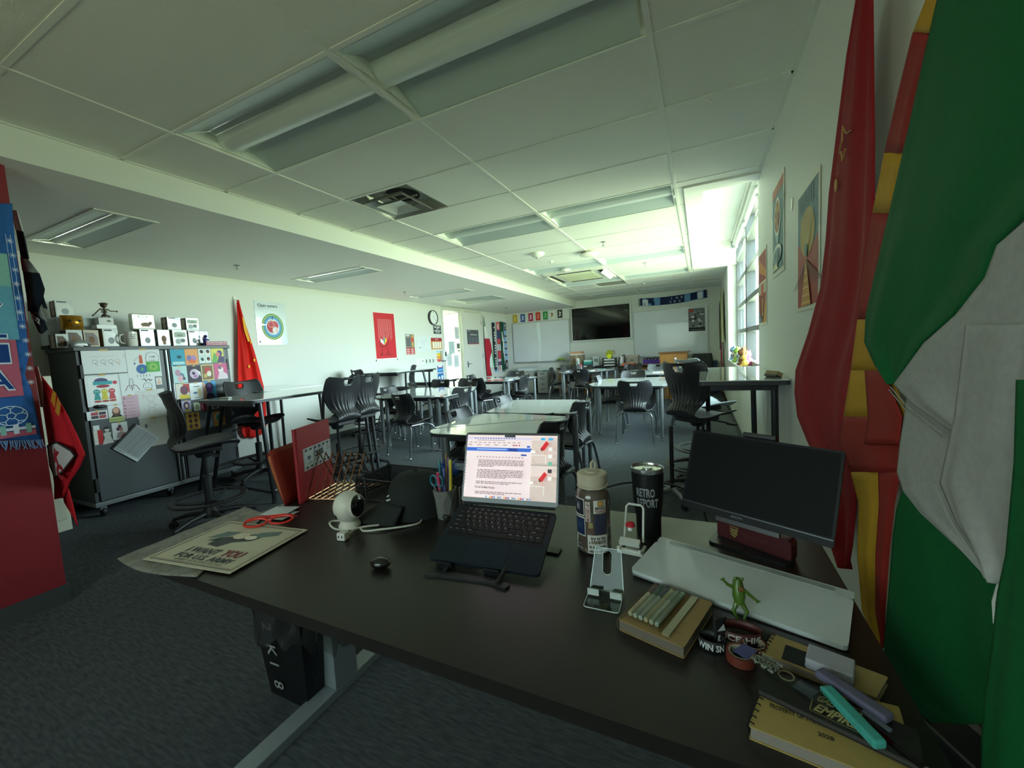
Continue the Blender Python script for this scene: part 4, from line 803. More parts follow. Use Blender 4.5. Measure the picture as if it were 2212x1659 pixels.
def redposter(p, w, h):
    p.rect(.012,.02,w-.012,h-.012, RED); c = col('#e2878a')
    for k in range(15): x = w*(.2+.044*k); p.line([(x,h*.86),(x+random.uniform(-.006,.006),h*(.40+.03*(k % 4)))], .009, c)
    cx, cy = w*.42, h*.34; b = INK
    p.poly([(cx-.10,cy+.03),(cx,cy-.03),(cx-.02,cy+.05),(cx-.09,cy+.10)], PAPER); p.poly([(cx,cy-.03),(cx+.03,cy+.1),(cx-.0,cy+.13)], col('#54a8a0')); p.poly([(cx,cy-.03),(cx+.08,cy+.06),(cx+.05,cy+.12)], col('#e6c63c')); p.poly([(cx,cy-.03),(cx-.03,cy+.12),(cx-.01,cy+.13)], col('#6d7a80'))
    p.line([(cx-.10,cy+.10),(cx-.12,cy-.02),(cx-.10,cy-.06),(cx+.02,cy-.05)], .008, b); p.line([(cx+.1,cy+.08),(cx+.12,cy-.01),(cx+.02,cy-.05)], .008, b); p.line([(cx-.06,cy-.06),(cx-.07,cy-.22),(cx-.12,cy-.23),(cx-.11,cy-.20),(cx-.05,cy-.19)], .007, b); p.line([(cx+.02,cy-.06),(cx+.08,cy-.08),(cx+.09,cy-.16),(cx+.04,cy-.21),(cx+.16,cy-.22),(cx+.10,cy-.16)], .007, b); p.line([(cx+.04,cy-.21),(cx+.0,cy-.22)], .007, b); p.line([(cx+.19,cy-.22),(cx+.24,cy-.22)], .004, b)
    for a in (1.2,1.6,.8): p.line([(cx+.05+.15*math.cos(a),cy+.03+.15*math.sin(a)),(cx+.05+.19*math.cos(a),cy+.03+.19*math.sin(a))], .007, b)
o = wsheet('red_poster', 'tall red poster with drips of pink and a line figure reading a book', 'poster', 4.47, 1.262, 5.062, 2.158, M('#e6e2dc', .5), redposter)
for y in (4.47, 5.062): mb = MB(); mb.box((XL+.004,y-.006,1.235),(XL+.012,y+.006,1.265), INK); mb.build('corner_clip', o)
def dept(p, w, h):
    p.rect(.01,.01,w-.01,h*.34, col('#b4484a')); p.rect(.01,h*.34,w-.01,h-.01, col('#7e7c72')); p.rect(w*.1,h*.42,w*.55,h*.80, col('#5f6063')); p.text('ENEMY', w*.08, h*.88, .034, PAPER, .03, .13); p.disc(w*.76,h*.72,.045, col('#c05044'), .075); p.disc(w*.8,h*.88,.03, col('#c9a04a')); p.disc(w*.78,h*.48,.025, col('#d0a545'), .06)
    for i in (0, 1):
        for j in (0, 1, 2): p.rect(w*(.1+.45*i),h*(.06+.09*j),w*(.38+.45*i),h*(.10+.09*j), col('#e6cfca'))
wsheet('history_poster', 'small poster with grey upper half and red lower block', 'poster', 5.345, 1.323, 5.645, 1.762, M('#d6d0c4', .5), dept)
def mapw(p, w, h):
    for k in range(16): random.seed(k); x, y = random.uniform(.05,.6)*w, random.uniform(.08,.9)*h; p.line([(x,y),(x+w*.3,y)], .003, M('#b9bec2', .6))
    p.rect(w*.5,.01,w*.505,h-.01, M('#a9aeb2', .6)); p.line([(w*.14,h*.2),(w*.2,h*.26),(w*.26,h*.18)], .012, GRAPH)
wsheet('white_map_sheets', 'pair of faint white printed sheets beside the small red and grey poster', 'sheet', 5.725, 1.40, 6.19, 1.707, M('#d7dbdc', .5), mapw)
def calr(p, w, h):
    p.rect(0,h*.72,w,h, col('#9e2430')); p.rect(0,0,w,h*.72, col('#c78a3a')); p.text('SAVE', w*.5, h*.8, .032, M('#e7b9a8', .6), .02, .12, al='c')
    for i in range(4): p.rect(w*(.12+.21*i),h*.08,w*(.29+.21*i),h*.66, col('#e6dfd2'))
wsheet('red_schedule', 'schedule sheet with a dark red head and orange border', 'sign', 6.235, 1.42, 6.66, 1.679, M('#c98a3c', .5), calr)
def music(p, w, h):
    p.text('MUSIC', w*.5, h*.68, .042, PAPER, .03, w*.8, al='c'); p.text('AND', w*.5, h*.5, .025, PAPER, .02, w*.3, al='c'); p.text('FEELING', w*.5, h*.27, .034, PAPER, .03, w*.82, al='c'); p.text('GOOD', w*.5, h*.1, .022, PAPER, .02, w*.6, al='c')
wsheet('music_sign', 'black sign with white lettering reading MUSIC AND FEELING GOOD', 'sign', 6.362, 1.774, 6.66, 1.966, M('#2d3336', .5), music)
def chart4(p, w, h):
    for a, b, c in ((.84,1,'#9fc6dc'),(.5,.82,'#d9b83a'),(.28,.5,'#d98a3c'),(.04,.26,'#c44a38')): p.rect(w*.15,h*a,w*.95,h*b, col(c))
    for k in range(4): p.rect(w*.02,h*(.1+.22*k),w*.4,h*(.16+.22*k), PAPER)
wsheet('colour_chart', 'small notice with yellow, orange and red bands by the door frame', 'sign', 6.37, 1.12, 6.575, 1.382, M('#dfe2de', .5), chart4)
def bluesg(p, w, h):
    p.rect(w*.04,h*.04,w*.96,h*.96, col('#1f63a6')); p.rect(w*.2,h*.86,w*.8,h*.95, PAPER); p.rect(w*.05,h*.80,w*.95,h*.84, col('#b0423c')); p.rect(w*.12,h*.58,w*.88,h*.74, col('#57a0d6')); p.text('please', w*.5, h*.42, .045, PAPER, .02, w*.8, al='c'); p.poly([(w*.1,h*.06),(w*.45,h*.06),(w*.3,h*.26)], PAPER); p.disc(w*.72,h*.16,w*.16, col('#dfe6ec'))
wsheet('blue_sign', 'blue notice reading please above the counter by the door', 'sign', 6.392, .72, 6.65, 1.052, M('#e6e9ea', .4), bluesg)
t = thing('wall_clock', 'round wall clock with white face and thick black rim', 'clock', (XL+.001, 6.345, 2.135))
T = Matrix.Rotation(PI/2, 4, 'Y'); mb = MB(); mb.lathe([(0,0),(.165,0),(.165,.045),(.150,.05),(.150,.03),(0,.03)], BLACK, 36, T); mb.build('rim', t)
mb = MB(); T2 = frame_T((.031,0,0),(0,1,0),(0,0,1)); p = Print(mb, T2); p.disc(0,0,.149, M('#e6e8e8', .4), n=36)
for k in range(12):
    a = PI/2-2*PI*k/12; p.text(str(k or 12), .118*math.cos(a), .118*math.sin(a)-.010, .022, INK, .01, al='c')
mb.build('dial', t)
mb = MB(); p = Print(mb, T2); p.z = .003; p.line([(0,0),(.058*math.cos(PI/2-.35),.058*math.sin(PI/2-.35))], .008, INK); mb.build('hour_hand', t)
mb = MB(); p = Print(mb, T2); p.z = .0035; p.line([(0,0),(.112*math.cos(PI/2-2.2),.112*math.sin(PI/2-2.2))], .006, INK); p.disc(0,0,.007,INK); mb.build('minute_hand', t)
t = thing('sanitizer_dispenser', 'white hand sanitizer dispenser on the door frame', 'dispenser', (XL, 6.63, 1.13)); mb = MB(); mb.box((.01,-.07,.02),(.11,.07,.26), M('#dde0e0', .25)); mb.build('housing', t, bevel=.02, seg=3); mb = MB(); mb.box((.1105,-.03,.12),(.113,.03,.22), M('#4a5258', .2)); mb.build('sight_window', t); mb = MB(); mb.box((.03,-.04,0),(.09,.04,.0195), GRAPH); mb.build('nozzle', t)
for y, w, h_, m_, lb in ((5.715,.09,.115,WHITE,'blank white switch plate left of the row'),(5.86,.085,.115,WHITE,'white switch plate with a dark round knob'),(6.005,.06,.10,col('#4f6048'),'narrow green-grey switch plate'),(6.135,.06,.10,col('#50494a'),'narrow brown-grey switch plate'),(6.255,.06,.10,col('#6a7072'),'narrow grey switch plate nearest the door')):
    t = thing('switch_plate', lb, 'switch', (XL, y, 1.165), 0, 'switch plates in a row'); mb = MB(); mb.box((.0005,-w/2,-h_/2),(.008,w/2,h_/2), WHITE); mb.build('plate', t, bevel=.002)
    if m_ is not WHITE: mb = MB(); mb.box((.0085,-w*.3,-h_*.4),(.012,w*.3,h_*.4), m_); mb.build('rocker', t)
    elif w < .088: mb = MB(); mb.lathe([(0,0),(.014,0),(.012,.014),(0,.014)], GRAPH, 14, Matrix.Translation((.0082,.008,.01)) @ Matrix.Rotation(PI/2, 4, 'Y')); mb.build('knob', t)
def doorp(p, w, h):
    p.rect(0,0,w,.02, col('#b0484a')); p.text('history', w*.06, h*.90, .03, PAPER, .01, .15); p.text('THIS CLASS', w*.24, h*.72, .025, col('#c9777a'), .01, .18); p.text('IS FOR EVERYONE', w*.24, h*.62, .03, PAPER, .02, .38)
    for i in range(3):
        for j in range(5): p.rect(w*(.1+.29*i),h*(.1+.09*j),w*(.32+.29*i),h*(.14+.09*j), col('#7b8084'))
wsheet('door_poster', 'dark grey poster with white lines of print on the closed door', 'poster', 7.836, 1.52, 8.44, 1.90, M('#4b5056', .5), doorp, XL+.0015)
for (y0, z0, y1, z1), c, lb in [((7.30,1.66,7.50,1.96),'#c9cfd0','grey printed sheet taped high on the glass beside the door'),((6.99,1.30,7.25,1.60),'#b5cbc8','pale blue-green sheet with a dark emblem on the glass'),((7.36,1.42,7.50,1.55),'#5f7068','small dark green square sticker on the glass'),((7.40,1.34,7.49,1.39),'#7c8a80','tiny green sticker under the dark green square'),
                                ((6.88,1.00,7.10,1.31),'#ced5d4','grey sheet low on the glass, left of two'),((7.19,.96,7.41,1.26),'#ced6d8','grey sheet low on the glass, right of two')]:
    wsheet('glass_notice', lb, 'notice', y0, z0, y1, z1, M(c, .6), (lambda p, w, h: [p.rect(w*.15,h*(.2+.12*k),w*.85,h*(.24+.12*k), M('#aab2b4', .6)) for k in range(5)]) if z1-z0 > .2 else (lambda p, w, h: None), XL-.034, 'sheets taped to the glass')
# tricolour flag and scarves by the corner
t = thing('hanging_flag', 'green, white and red flag bunched on a hook right of the door', 'flag', (0,0,0), 0, 'hanging flags')
IRW=[(8.690,2.272,8.714,2.275),(8.69,2.069,8.770,2.073),(8.69,1.864,8.854,1.869),(8.69,1.660,8.968,1.661)]
IRR=[(8.69,1.666,8.971,1.667),(8.69,1.495,9.060,1.489),(8.70,1.302,9.064,1.291),(8.70,1.110,8.925,1.097),(8.71,0.915,8.900,0.901),(8.72,0.628,9.005,0.602)]
IRG=[(8.929,1.426,9.042,1.424),(8.904,1.230,9.132,1.223),(8.879,1.034,9.195,1.019),(8.965,0.818,9.197,0.803)]
for rw, h_, nm, dx in ((IRW,'#dcdcd6','white_band',.05),(IRR,'#b32636','red_band',.052),(IRG,'#d9dfd8','white_fold',.038)):
    mb = MB(); strip_cloth(mb, rw, 0, XL+dx, mcloth(h_, nm), .008, 2, .3, 16, 3, .3); mb.build(nm, t, solid=.002)
mb = MB(); strip_cloth(mb, [(9.05,1.40,9.075,1.40),(9.10,1.2,9.15,1.2),(9.13,1.0,9.20,1.0),(9.17,.83,9.20,.82)], 0, XL+.05, mcloth('#3d8a55', 'green_band'), .004, 1, 0, 6, 3); mb.build('green_band', t, solid=.002)
mb = MB(); strip_cloth(mb, [(8.70,2.27,8.712,2.27),(8.705,2.0,8.75,2.0)], 0, XL+.064, mcloth('#3d8a55', 'green_band'), .002, 1, 0, 4, 3); mb.build('green_tip', t, solid=.002)
mb = MB(); mb.tube([(XL+.002,8.70,2.30),(XL+.05,8.70,2.27)], .005, STEEL, 6); mb.build('hook', t)
def vscarf(label, y0, y1, zt, zb, base, draw, ends):
    yc = (y0+y1)/2; w = y1-y0; t = thing('hanging_scarf', label, 'scarf', (XL+.02, yc, zb), 0, 'football scarves by the corner')
    h = zt-zb; mb = MB(); mb.grid(lambda u, v: (.006*math.sin(9*v+u*2), (u-.5)*w*(1+.04*math.sin(7*v))+.02*v, h*(1-v)), 6, 24, mcloth(base, 'scarf_'+label[:6])); mb.build('cloth', t, solid=.006)
    mb = MB(); p = Print(mb, frame_T((.0125,-w/2+.01,0),(0,1,0),(-.0,0,1)), .00025); draw(p, w, h); mb.build('woven_print', t)
    for z, nm in ((h,1),(0,0)):
        mb = MB()
        for k in range(9): y = -w/2+w*(k+.5)/9+(.02 if not nm else 0); mb.tube([(0,y,z),(.004,y+random.uniform(-.006,.006),z+(.02 if nm else -.06))], .004, M(ends, .8), 5)
        o = mb.build('fringe', t); o['kind'] = 'stuff'
def bars(p, w, h):
    for k in range(16): p.rect(w*.3,h*(.06+.055*k),w*.72,h*(.06+.055*k)+.045, col('#dfe3e4') if k % 5 != 4 else col('#31373c'))
vscarf('dark navy scarf with a column of white letter shapes', 9.24, 9.40, 2.13, .76, '#252b33', bars, '#5fa0d0')
def usa(p, w, h):
    for a, b, c in ((.0,.12,'#d9dadb'),(.12,.2,'#2f3a63'),(.25,.42,'#c03b44'),(.42,.55,'#dcdde0'),(.55,.66,'#c94a50'),(.66,.84,'#2f3a63'),(.84,1,'#d05a5a')): p.rect(0,h*a,w,h*b, col(c))
    for k in range(6): p.rect(w*.3,h*(.40+.03*k),w*.7,h*(.415+.03*k), INK)
    p.rect(w*.3,h*.02,w*.5,h*.2, col('#c03b44')); p.rect(w*.3,h*.86,w*.6,h*.96, PAPER)
vscarf('red, white and navy striped scarf second in the row', 9.48, 9.70, 2.16, .70, '#c9cacc', usa, '#c9cacc')
def grn(p, w, h):
    p.poly([(w*.4,h*.35),(w*.9,h*.1),(w*.9,h*.6),(w*.6,h*.75)], col('#d3dcd6')); p.poly([(w*.3,h*.3),(w*.7,h*.05),(w*.85,h*.1),(w*.5,h*.4)], col('#1d4a34')); p.rect(w*.3,h*.6,w*.6,h*.8, col('#c9d6ce'))
vscarf('dark green and white scarf third in the row', 9.74, 9.98, 2.17, .72, '#1f4b35', grn, '#1c3a2c')
def claret(p, w, h):
    for k in range(11): p.rect(0,h*(.13+.07*k),w,h*(.13+.07*k)+h*.035, col('#8fb6de' if k % 2 else '#4a1f2c'))
    p.rect(0,h*.0,w,h*.13, col('#25222a')); p.rect(0,h*.88,w,h, col('#25222a')); p.rect(w*.3,h*.02,w*.65,h*.11, col('#d8d8d8')); p.rect(w*.3,h*.9,w*.65,h*.98, col('#d8d8d8'))
vscarf('sky blue and maroon striped scarf in the corner', 9.99, 10.14, 2.15, .78, '#8fb6de', claret, '#4a4c58')

# ------------------------------------------------------------------ far wall
def fsheet(name, label, cat, x0, z0, x1, z1, base, draw, y=YF-.006, group='things on the far wall', thick=.003): return sheet(name, label, cat, ((x0,y,z0),(x1,y,z0),(x0,y,z1)), base, thick, group, None, draw)
def whiteboard(label, x0, x1, z0, z1, streak):
    t = thing('whiteboard', label, 'whiteboard', ((x0+x1)/2, YF-.002, z0), 0, 'wall whiteboards'); w, h = x1-x0, z1-z0
    mb = MB(); mb.box((-w/2,-.018,0),(w/2,0,h), M('#d5dadd', .18, coat=.4, noise=.03, nscale=2)); mb.build('board', t)
    mb = MB(); mt = M('#a9adae', .35, .6)
    for a in ((-w/2-.012,-.02,h,w/2+.012,0,h+.014),(-w/2-.014,-.02,0,-w/2,0,h),(w/2,-.02,0,w/2+.014,0,h),(-w/2-.012,-.03,-.016,w/2+.012,0,0)): mb.box(a[:3], a[3:], mt)
    o = mb.build('frame', t); o['kind'] = 'stuff'
    mb = MB(); mb.box((-w/2+.05,-.09,-.03),(w/2-.05,-.031,-.018), mt); mb.build('marker_tray', t)
    if streak:
        mb = MB(); p = Print(mb, frame_T((-w/2,-.0185,0),(1,0,0),(0,0,1)), .0002); c = M('#e4eeec', .2); p.poly([(w*.44,h*.98),(w*.50,h*.98),(w*.51,h*.6),(w*.50,h*.3),(w*.48,h*.05),(w*.46,h*.05),(w*.48,h*.4),(w*.45,h*.7)], c); mb.build('wiped_streak', t)  # paler streak down the middle of the board
    return t
whiteboard('left whiteboard under the row of small coloured cards', -2.60, -.825, .93, 2.10, True)
whiteboard('right whiteboard with a black and white poster at its corner', .99, 2.765, .945, 2.125, False)
t = thing('board_cloth', 'lime green cloth lying on the left whiteboard tray', 'cloth', (-1.09,YF-.065,.913)); mb = MB(); mt = M('#a8c23a', .8); mb.grid(lambda u, v: ((u-.5)*.26, (v-.5)*.05, .01+.09*math.sin(PI*u)*(.6+.4*math.sin(7*u+3*v))), 14, 6, mt); mb.build('cloth', t, solid=.004)
t = thing('board_eraser', 'white eraser on the left whiteboard tray', 'eraser', (-1.74,YF-.065,.913)); mb = MB(); mb.box((-.07,-.025,0),(.07,.025,.05), M('#e4e4e0', .5)); mb.build('block', t, bevel=.004); mb = MB(); mb.box((-.071,-.026,-.0),(.071,.026,.012), GRAPH); mb.build('felt', t)
t = thing('wall_screen', 'large black flat screen with a white frame on the far wall', 'television', (.097, YF-.002, 1.44)); mb = MB(); mb.box((-.83,-.07,0),(.83,-.01,.965), M('#d9dbd6', .3)); mb.build('frame', t, bevel=.006)
mb = MB(); mb.box((-.80,-.074,.035),(.80,-.0705,.94), M('#050506', .06, spec=.6)); mb.build('screen', t); mb = MB(); mb.box((-.3,-.01,.3),(.3,.0,.7), mat_blk); mb.build('wall_mount', t)
for k, (x, c, fg) in enumerate([(-2.512,'#c0a51f','#efe0a0'),(-2.255,'#3a5a9c','#dfe6f0'),(-1.995,'#b3225a','#f0dfe6'),(-1.757,'#c8372c','#e89a80'),(-1.525,'#2f8a45','#9ad0a0'),(-1.318,'#e1e2dc','#5a4a30'),(-1.075,'#3b3b36','#e4e2d8')]):
    z = 2.135+.0045*k
    def mini(p, w, h, fg=fg, k=k):
        f = col(fg); p.line([(w*.3,h*.2),(w*.5,h*.5),(w*.4,h*.8)], .022, f); p.line([(w*.7,h*.25),(w*.5,h*.5),(w*.75,h*.7)], .018, f); p.disc(w*.5,h*.62,.02,f)
        if k == 5: p.disc(w*.5,h*.5,w*.25, col('#caa040')); p.disc(w*.5,h*.55,w*.14, col('#8a3030'))
    fsheet('sport_card', '%s card with a small figure above the left whiteboard' % ['yellow','blue','magenta','red','green','white','black'][k], 'card', x-.075, z, x+.075, z+.24, M(c, .5), mini, group='coloured cards in a row above the left whiteboard')
def collage(p, w, h):
    random.seed(4)
    for k in range(26):
        x, y, g_ = random.uniform(.05,.75)*w, random.uniform(.15,.85)*h, random.choice(['#8f9293','#c9cbca','#4a4c4e','#26282a','#e2e2df']); p.disc(x+.04, y, random.uniform(.02,.055), col(g_), random.uniform(.015,.05))
    p.rect(w*.05,h*.84,w*.3,h*.96, col('#b0322f')); p.rect(0,0,w,h*.16, INK); p.rect(w*.1,h*.05,w*.9,h*.08, GRAPH)
fsheet('collage_poster', 'black and white crowd collage poster pinned on the right whiteboard', 'poster', 2.335, 1.526, 2.715, 2.105, M('#74777a', .5), collage, YF-.024)
t = thing('wall_scarf', 'long blue and navy scarf curving over the right whiteboard', 'scarf', (1.17, YF-.012, 2.24), 0, 'football scarves on the far wall')
LW, LH = 1.58, .20
def sag(x): return .052*(x/LW)+.05*(2*x/LW-1)**2-.055
mb = MB(); mb.grid(lambda u, v: (LW*u, .004*math.sin(12*u), sag(LW*u)+LH*v+.055), 40, 3, mcloth('#6f9cc8', 'wall_scarf_cloth')); mb.build('cloth', t, solid=.005)
mb = MB(); NV = mcloth('#1f2b52', 'navy_knit'); WH = mcloth('#d9dde4', 'white_knit')
def band(x0, x1, m_, z0=0, z1=1, lay=0):
    n = 10; vs = [(x0+(x1-x0)*i/n, -.009-.0004*lay+.004*math.sin(12*(x0+(x1-x0)*i/n)/LW), sag(x0+(x1-x0)*i/n)+.055+LH*(z0 if j == 0 else z1)) for j in (0,1) for i in range(n+1)]
    mb.add(vs, [(i,i+1,n+2+i,n+1+i) for i in range(n)], m_)
band(.50,1.08,NV); band(.16,.34,NV,.3,1); band(1.22,1.42,NV,.1,.95); band(0,.05,NV); band(1.53,LW,NV); band(.06,.2,WH,.05,.8,1); band(1.38,1.5,WH,.05,.9,1); band(.28,.36,NV,0,.5,2)
for s, x, z in (('BRING',.56,.58),('UCKU',.62,.14)):
    for i, c in enumerate(s): xx = x+.108*i; p = Print(mb, frame_T((xx,-.0095,sag(xx)+.055+LH*z),(1,0,.06),(0,0,1))); p.z = .002; p.text(c, 0, 0, .055, WH, .01)
for s, x in (('20',.07),('26',1.36)):
    p = Print(mb, frame_T((x,-.010,sag(x)+.055+.02),(1,0,.03 if x > 1 else -.03),(0,0,1))); p.z = .003; p.text(s, 0, 0, .05, NV, .01)
mb.build('woven_print', t)
for x in (-.012, LW):
    mb = MB()
    for k in range(10): mb.tube([(x,0,sag(max(0,x))+.06+LH*k/10),(x+(-.03 if x < 0 else .03),-.004,sag(max(0,x))+.05+LH*k/10)], .005, NV, 5)
    o = mb.build('fringe', t); o['kind'] = 'stuff'
# teacher bench under the screen and what stands on it
mat_oak = M('#a0682c', .4, noise=.18, nscale=9, stretch=(1,8,8), name='oak')
t = thing('wooden_bench', 'long oak bench with a black top along the far wall', 'desk', (.45, 9.75, 0))
mb = MB(); mb.box((-1.45,-.32,.70),(1.45,.34,.735), M('#1d1b1a', .3)); mb.build('worktop', t, bevel=.003)
for a, b in ((-1.40,-.72),(.45,1.38)): mb = MB(); mb.box((a,-.28,.60),(b,-.26,.699), mat_oak); mb.build('apron', t)
for x in (-1.40,-.68,.45,1.33):
    for y in (-.28,.26): mb = MB(); mb.box((x,y-.03,0),(x+.06,y+.03,.699), mat_oak); mb.build('leg', t)
BZ = .7355
def simple(name, label, cat, x, y, parts, z=BZ, rz=0, group=None):
    t = thing(name, label, cat, (x, y, z), rz, group)
    for nm, fn in parts: mb = MB(); fn(mb); mb.build(nm, t)
    return t
def B(lo, hi, m_): return lambda mb: mb.box(lo, hi, m_)
CARD = M('#94785a', .75); CARD2 = M('#8a7a62', .8)
simple('cardboard_box', 'brown cardboard box behind the white fan on the bench', 'box', -.50, 9.85, [('carton', B((-.17,-.13,0),(.17,.13,.33), CARD2)), ('tape_strip', B((-.03,-.131,.0),(.03,-.1301,.33), M('#b09a78', .4)))])
simple('flat_carton', 'peach coloured flat box lying on the cardboard box', 'box', -.52, 9.84, [('tray', B((-.16,-.12,0),(.15,.12,.04), M('#e0dcd2', .6))), ('lid', B((-.165,-.125,.04),(.16,.125,.095), M('#d09a70', .6)))], BZ+.331)
simple('tower_fan', 'white round topped tower on the bench before the cardboard box', 'fan', -.43, 9.58, [('tower', lambda mb: mb.lathe([(.05,.04),(.052,.2),(.045,.235),(.02,.255),(0,.258)], M('#e6e6e2', .3), 20)), ('base', lambda mb: mb.lathe([(0,0),(.066,0),(.066,.03),(.05,.04),(0,.04)], M('#e6e6e2', .3), 20)), ('grille', lambda mb: [mb.box((-.02+.012*k,-.0535,.07),(-.014+.012*k,-.0515,.19), M('#8d918f', .5)) for k in range(4)])])
simple('teal_basket', 'white and teal plastic tub of folders on the bench', 'tub', -.18, 9.72, [('tub', B((-.11,-.1,0),(.11,.1,.06), M('#dfe3e2', .4))), ('folder', B((-.105,-.09,.06),(.105,.09,.10), M('#1f7a80', .5))), ('folder', B((-.1,-.09,.101),(.1,.09,.14), M('#35a08a', .5))), ('folder', B((-.1,-.09,.141),(.1,.08,.185), M('#bfe0d6', .5)))])
simple('thermostat_box', 'pale grey device with a square window on the bench', 'device', .03, 9.8, [('body', B((-.08,-.05,0),(.08,.05,.26), M('#c3cbcb', .4))), ('display', B((-.05,-.053,.12),(.05,-.0505,.22), M('#7d8678', .3)))])
simple('letter_trays', 'black stacked letter trays with papers on the bench', 'letter tray', .41, 9.68, sum([[('tray', lambda mb, k=k: [mb.box((-.17,-.14,.012+.075*k),(.17,.14,.018+.075*k), mat_blk), mb.box((-.17,-.14,.018+.075*k),(-.16,.14,.07+.075*k), mat_blk), mb.box((.16,-.14,.018+.075*k),(.17,.14,.07+.075*k), mat_blk), mb.box((-.16,.13,.018+.075*k),(.16,.14,.06+.075*k), mat_blk)]), ('paper_stack', B((-.13,-.135,.019+.075*k),(.15,.1,.045+.075*k), PAPER))] for k in range(3)], []))
simple('yellow_lamp', 'lime yellow round lamp head perched on the letter trays', 'lamp', .44, 9.62, [('shade', lambda mb: mb.lathe([(.02,.0),(.085,.02),(.10,.06),(.09,.085),(.03,.10)], M('#9aa52e', .35), 24, Matrix.Translation((0,-.02,.09)) @ Matrix.Rotation(1.2, 4, 'X'))), ('disc', lambda mb: mb.lathe([(0,0),(.06,0),(.06,.01),(0,.012)], M('#e0e41e', .4), 24, Matrix.Translation((.0,-.125,.04)) @ Matrix.Rotation(PI/2, 4, 'X'))), ('handle', lambda mb: mb.tube([(.05,0,.14),(.09,0,.19),(.12,0,.15),(.12,0,.08)], .010, M('#9a5a50', .5), 8)), ('foot', lambda mb: mb.cb((0,.02,.01),(.12,.1,.02), mat_blk))], BZ+.225)
simple('black_kettle', 'black and white kettle beside the letter trays', 'kettle', .70, 9.72, [('body', lambda mb: mb.lathe([(0,0),(.07,0),(.075,.05),(.062,.22),(.05,.26),(0,.265)], M('#d8dad8', .2), 20)), ('handle', lambda mb: mb.tube([(.02,-.02,.25),(.09,-.02,.28),(.11,-.02,.2),(.10,-.02,.08),(.065,-.02,.05)], .018, mat_blk, 8)), ('side_panel', lambda mb: mb.tube([(-.03,-.062,.02),(-.035,-.06,.12),(-.02,-.05,.22)], .02, mat_blk, 8))])
simple('archive_box', 'grey cardboard archive box on the bench', 'box', .98, 9.85, [('carton', B((-.15,-.12,0),(.15,.12,.21), M('#a39a8e', .7))), ('lid', B((-.157,-.127,.211),(.157,.127,.26), M('#b3a79a', .7))), ('hand_hole', B((-.04,-.1205,.12),(.04,-.1202,.145), INK))])
simple('orange_tray', 'orange paper tray in front of the grey archive box', 'tray', .92, 9.56, [('tray', B((-.15,-.1,.0),(.15,.1,.05), M('#e0652e', .5))), ('paper_stack', B((-.14,-.09,.051),(.14,.09,.07), M('#e88a5c', .6)))])
simple('purple_tray', 'purple tray heaped with dark cables at the right of the bench', 'tray', 1.52, 9.70, [('tray', B((-.25,-.12,.03),(.22,.12,.13), M('#5a2f9c', .45))), ('cables', lambda mb: [mb.tube([(-.25+.08*k,-.05,.13),(-.2+.08*k,0,.17+.01*(k % 2)),(-.14+.08*k,.04,.14)], .012, M('#33242e', .6), 6) for k in range(6)]), ('side_flap', B((.221,-.1,.06),(.30,.1,.15), M('#7c2440', .5))), ('stand', B((-.22,-.11,.0),(.2,.11,.0295), mat_oak))])
simple('black_cable_heap', 'black coiled cable lying between the grey device and the trays', 'cable', .16, 9.50, [('coil', lambda mb: mb.tube([(.09*math.cos(2*PI*i/16)*(1+.1*(i % 3)), .05*math.sin(2*PI*i/16), .014+.012*(i % 2)) for i in range(32)], .012, mat_blk, 6))])
# drawer units under the left whiteboard
def drawers(name, label, cat, x, w, h, n, y=9.88):
    t = thing(name, label, cat, (x, y, 0)); mt = M('#8f918d', .45, .2); mb = MB(); mb.box((-w/2,-.25,.02),(w/2,.25,h), mt); mb.build('body', t, bevel=.004)
    for k in range(n):
        z0 = .04+(h-.05)/n*k; mb = MB(); mb.box((-w/2+.01,-.262,z0),(w/2-.01,-.251,z0+(h-.05)/n-.01), M('#9fa19c', .4, .2)); d = mb.build('drawer', t, bevel=.002)
        mb = MB(); mb.box((-.06,-.275,z0+(h-.05)/n*.6),(.06,-.263,z0+(h-.05)/n*.6+.015), DARKM); mb.build('handle', d)
drawers('drawer_unit', 'wide low grey drawer unit with a clear tub on top', 'cabinet', -2.10, .66, .66, 2); drawers('drawer_unit', 'narrow grey drawer unit left of the oak bench', 'cabinet', -1.50, .32, .645, 4)
t = thing('clear_tub', 'clear lidded plastic tub on the wide grey drawers', 'tub', (-2.05,9.86,.66)); mb = MB(); mb.box((-.24,-.17,0),(.24,.17,.10), M('#c3c9c8', .2)); mb.build('tub', t, bevel=.01); mb = MB(); mb.box((-.26,-.19,.101),(.26,.19,.125), M('#b4babb', .3)); mb.build('lid', t, bevel=.005)
t = thing('teal_folder', 'teal folder lying on the narrow grey drawers', 'folder', (-1.47,9.86,.6455)); mb = MB(); mb.box((-.1,-.15,0),(.12,.15,.02), M('#35777c', .5)); mb.build('cover', t)
t = thing('green_bin', 'bright green bin beside the wide grey drawers', 'bin', (-2.30,9.45,0)); mt = M('#1c8f3f', .4); mb = MB(); mb.lathe([(.0,.0),(.085,0),(.11,.40),(.10,.40),(.078,.02),(0,.02)], mt, 20, None, False); mb.build('bucket', t); mb = MB(); mb.tube([(.112*math.cos(2*PI*i/20),.112*math.sin(2*PI*i/20),.40) for i in range(20)], .007, mt, 6, True); mb.build('rim', t)
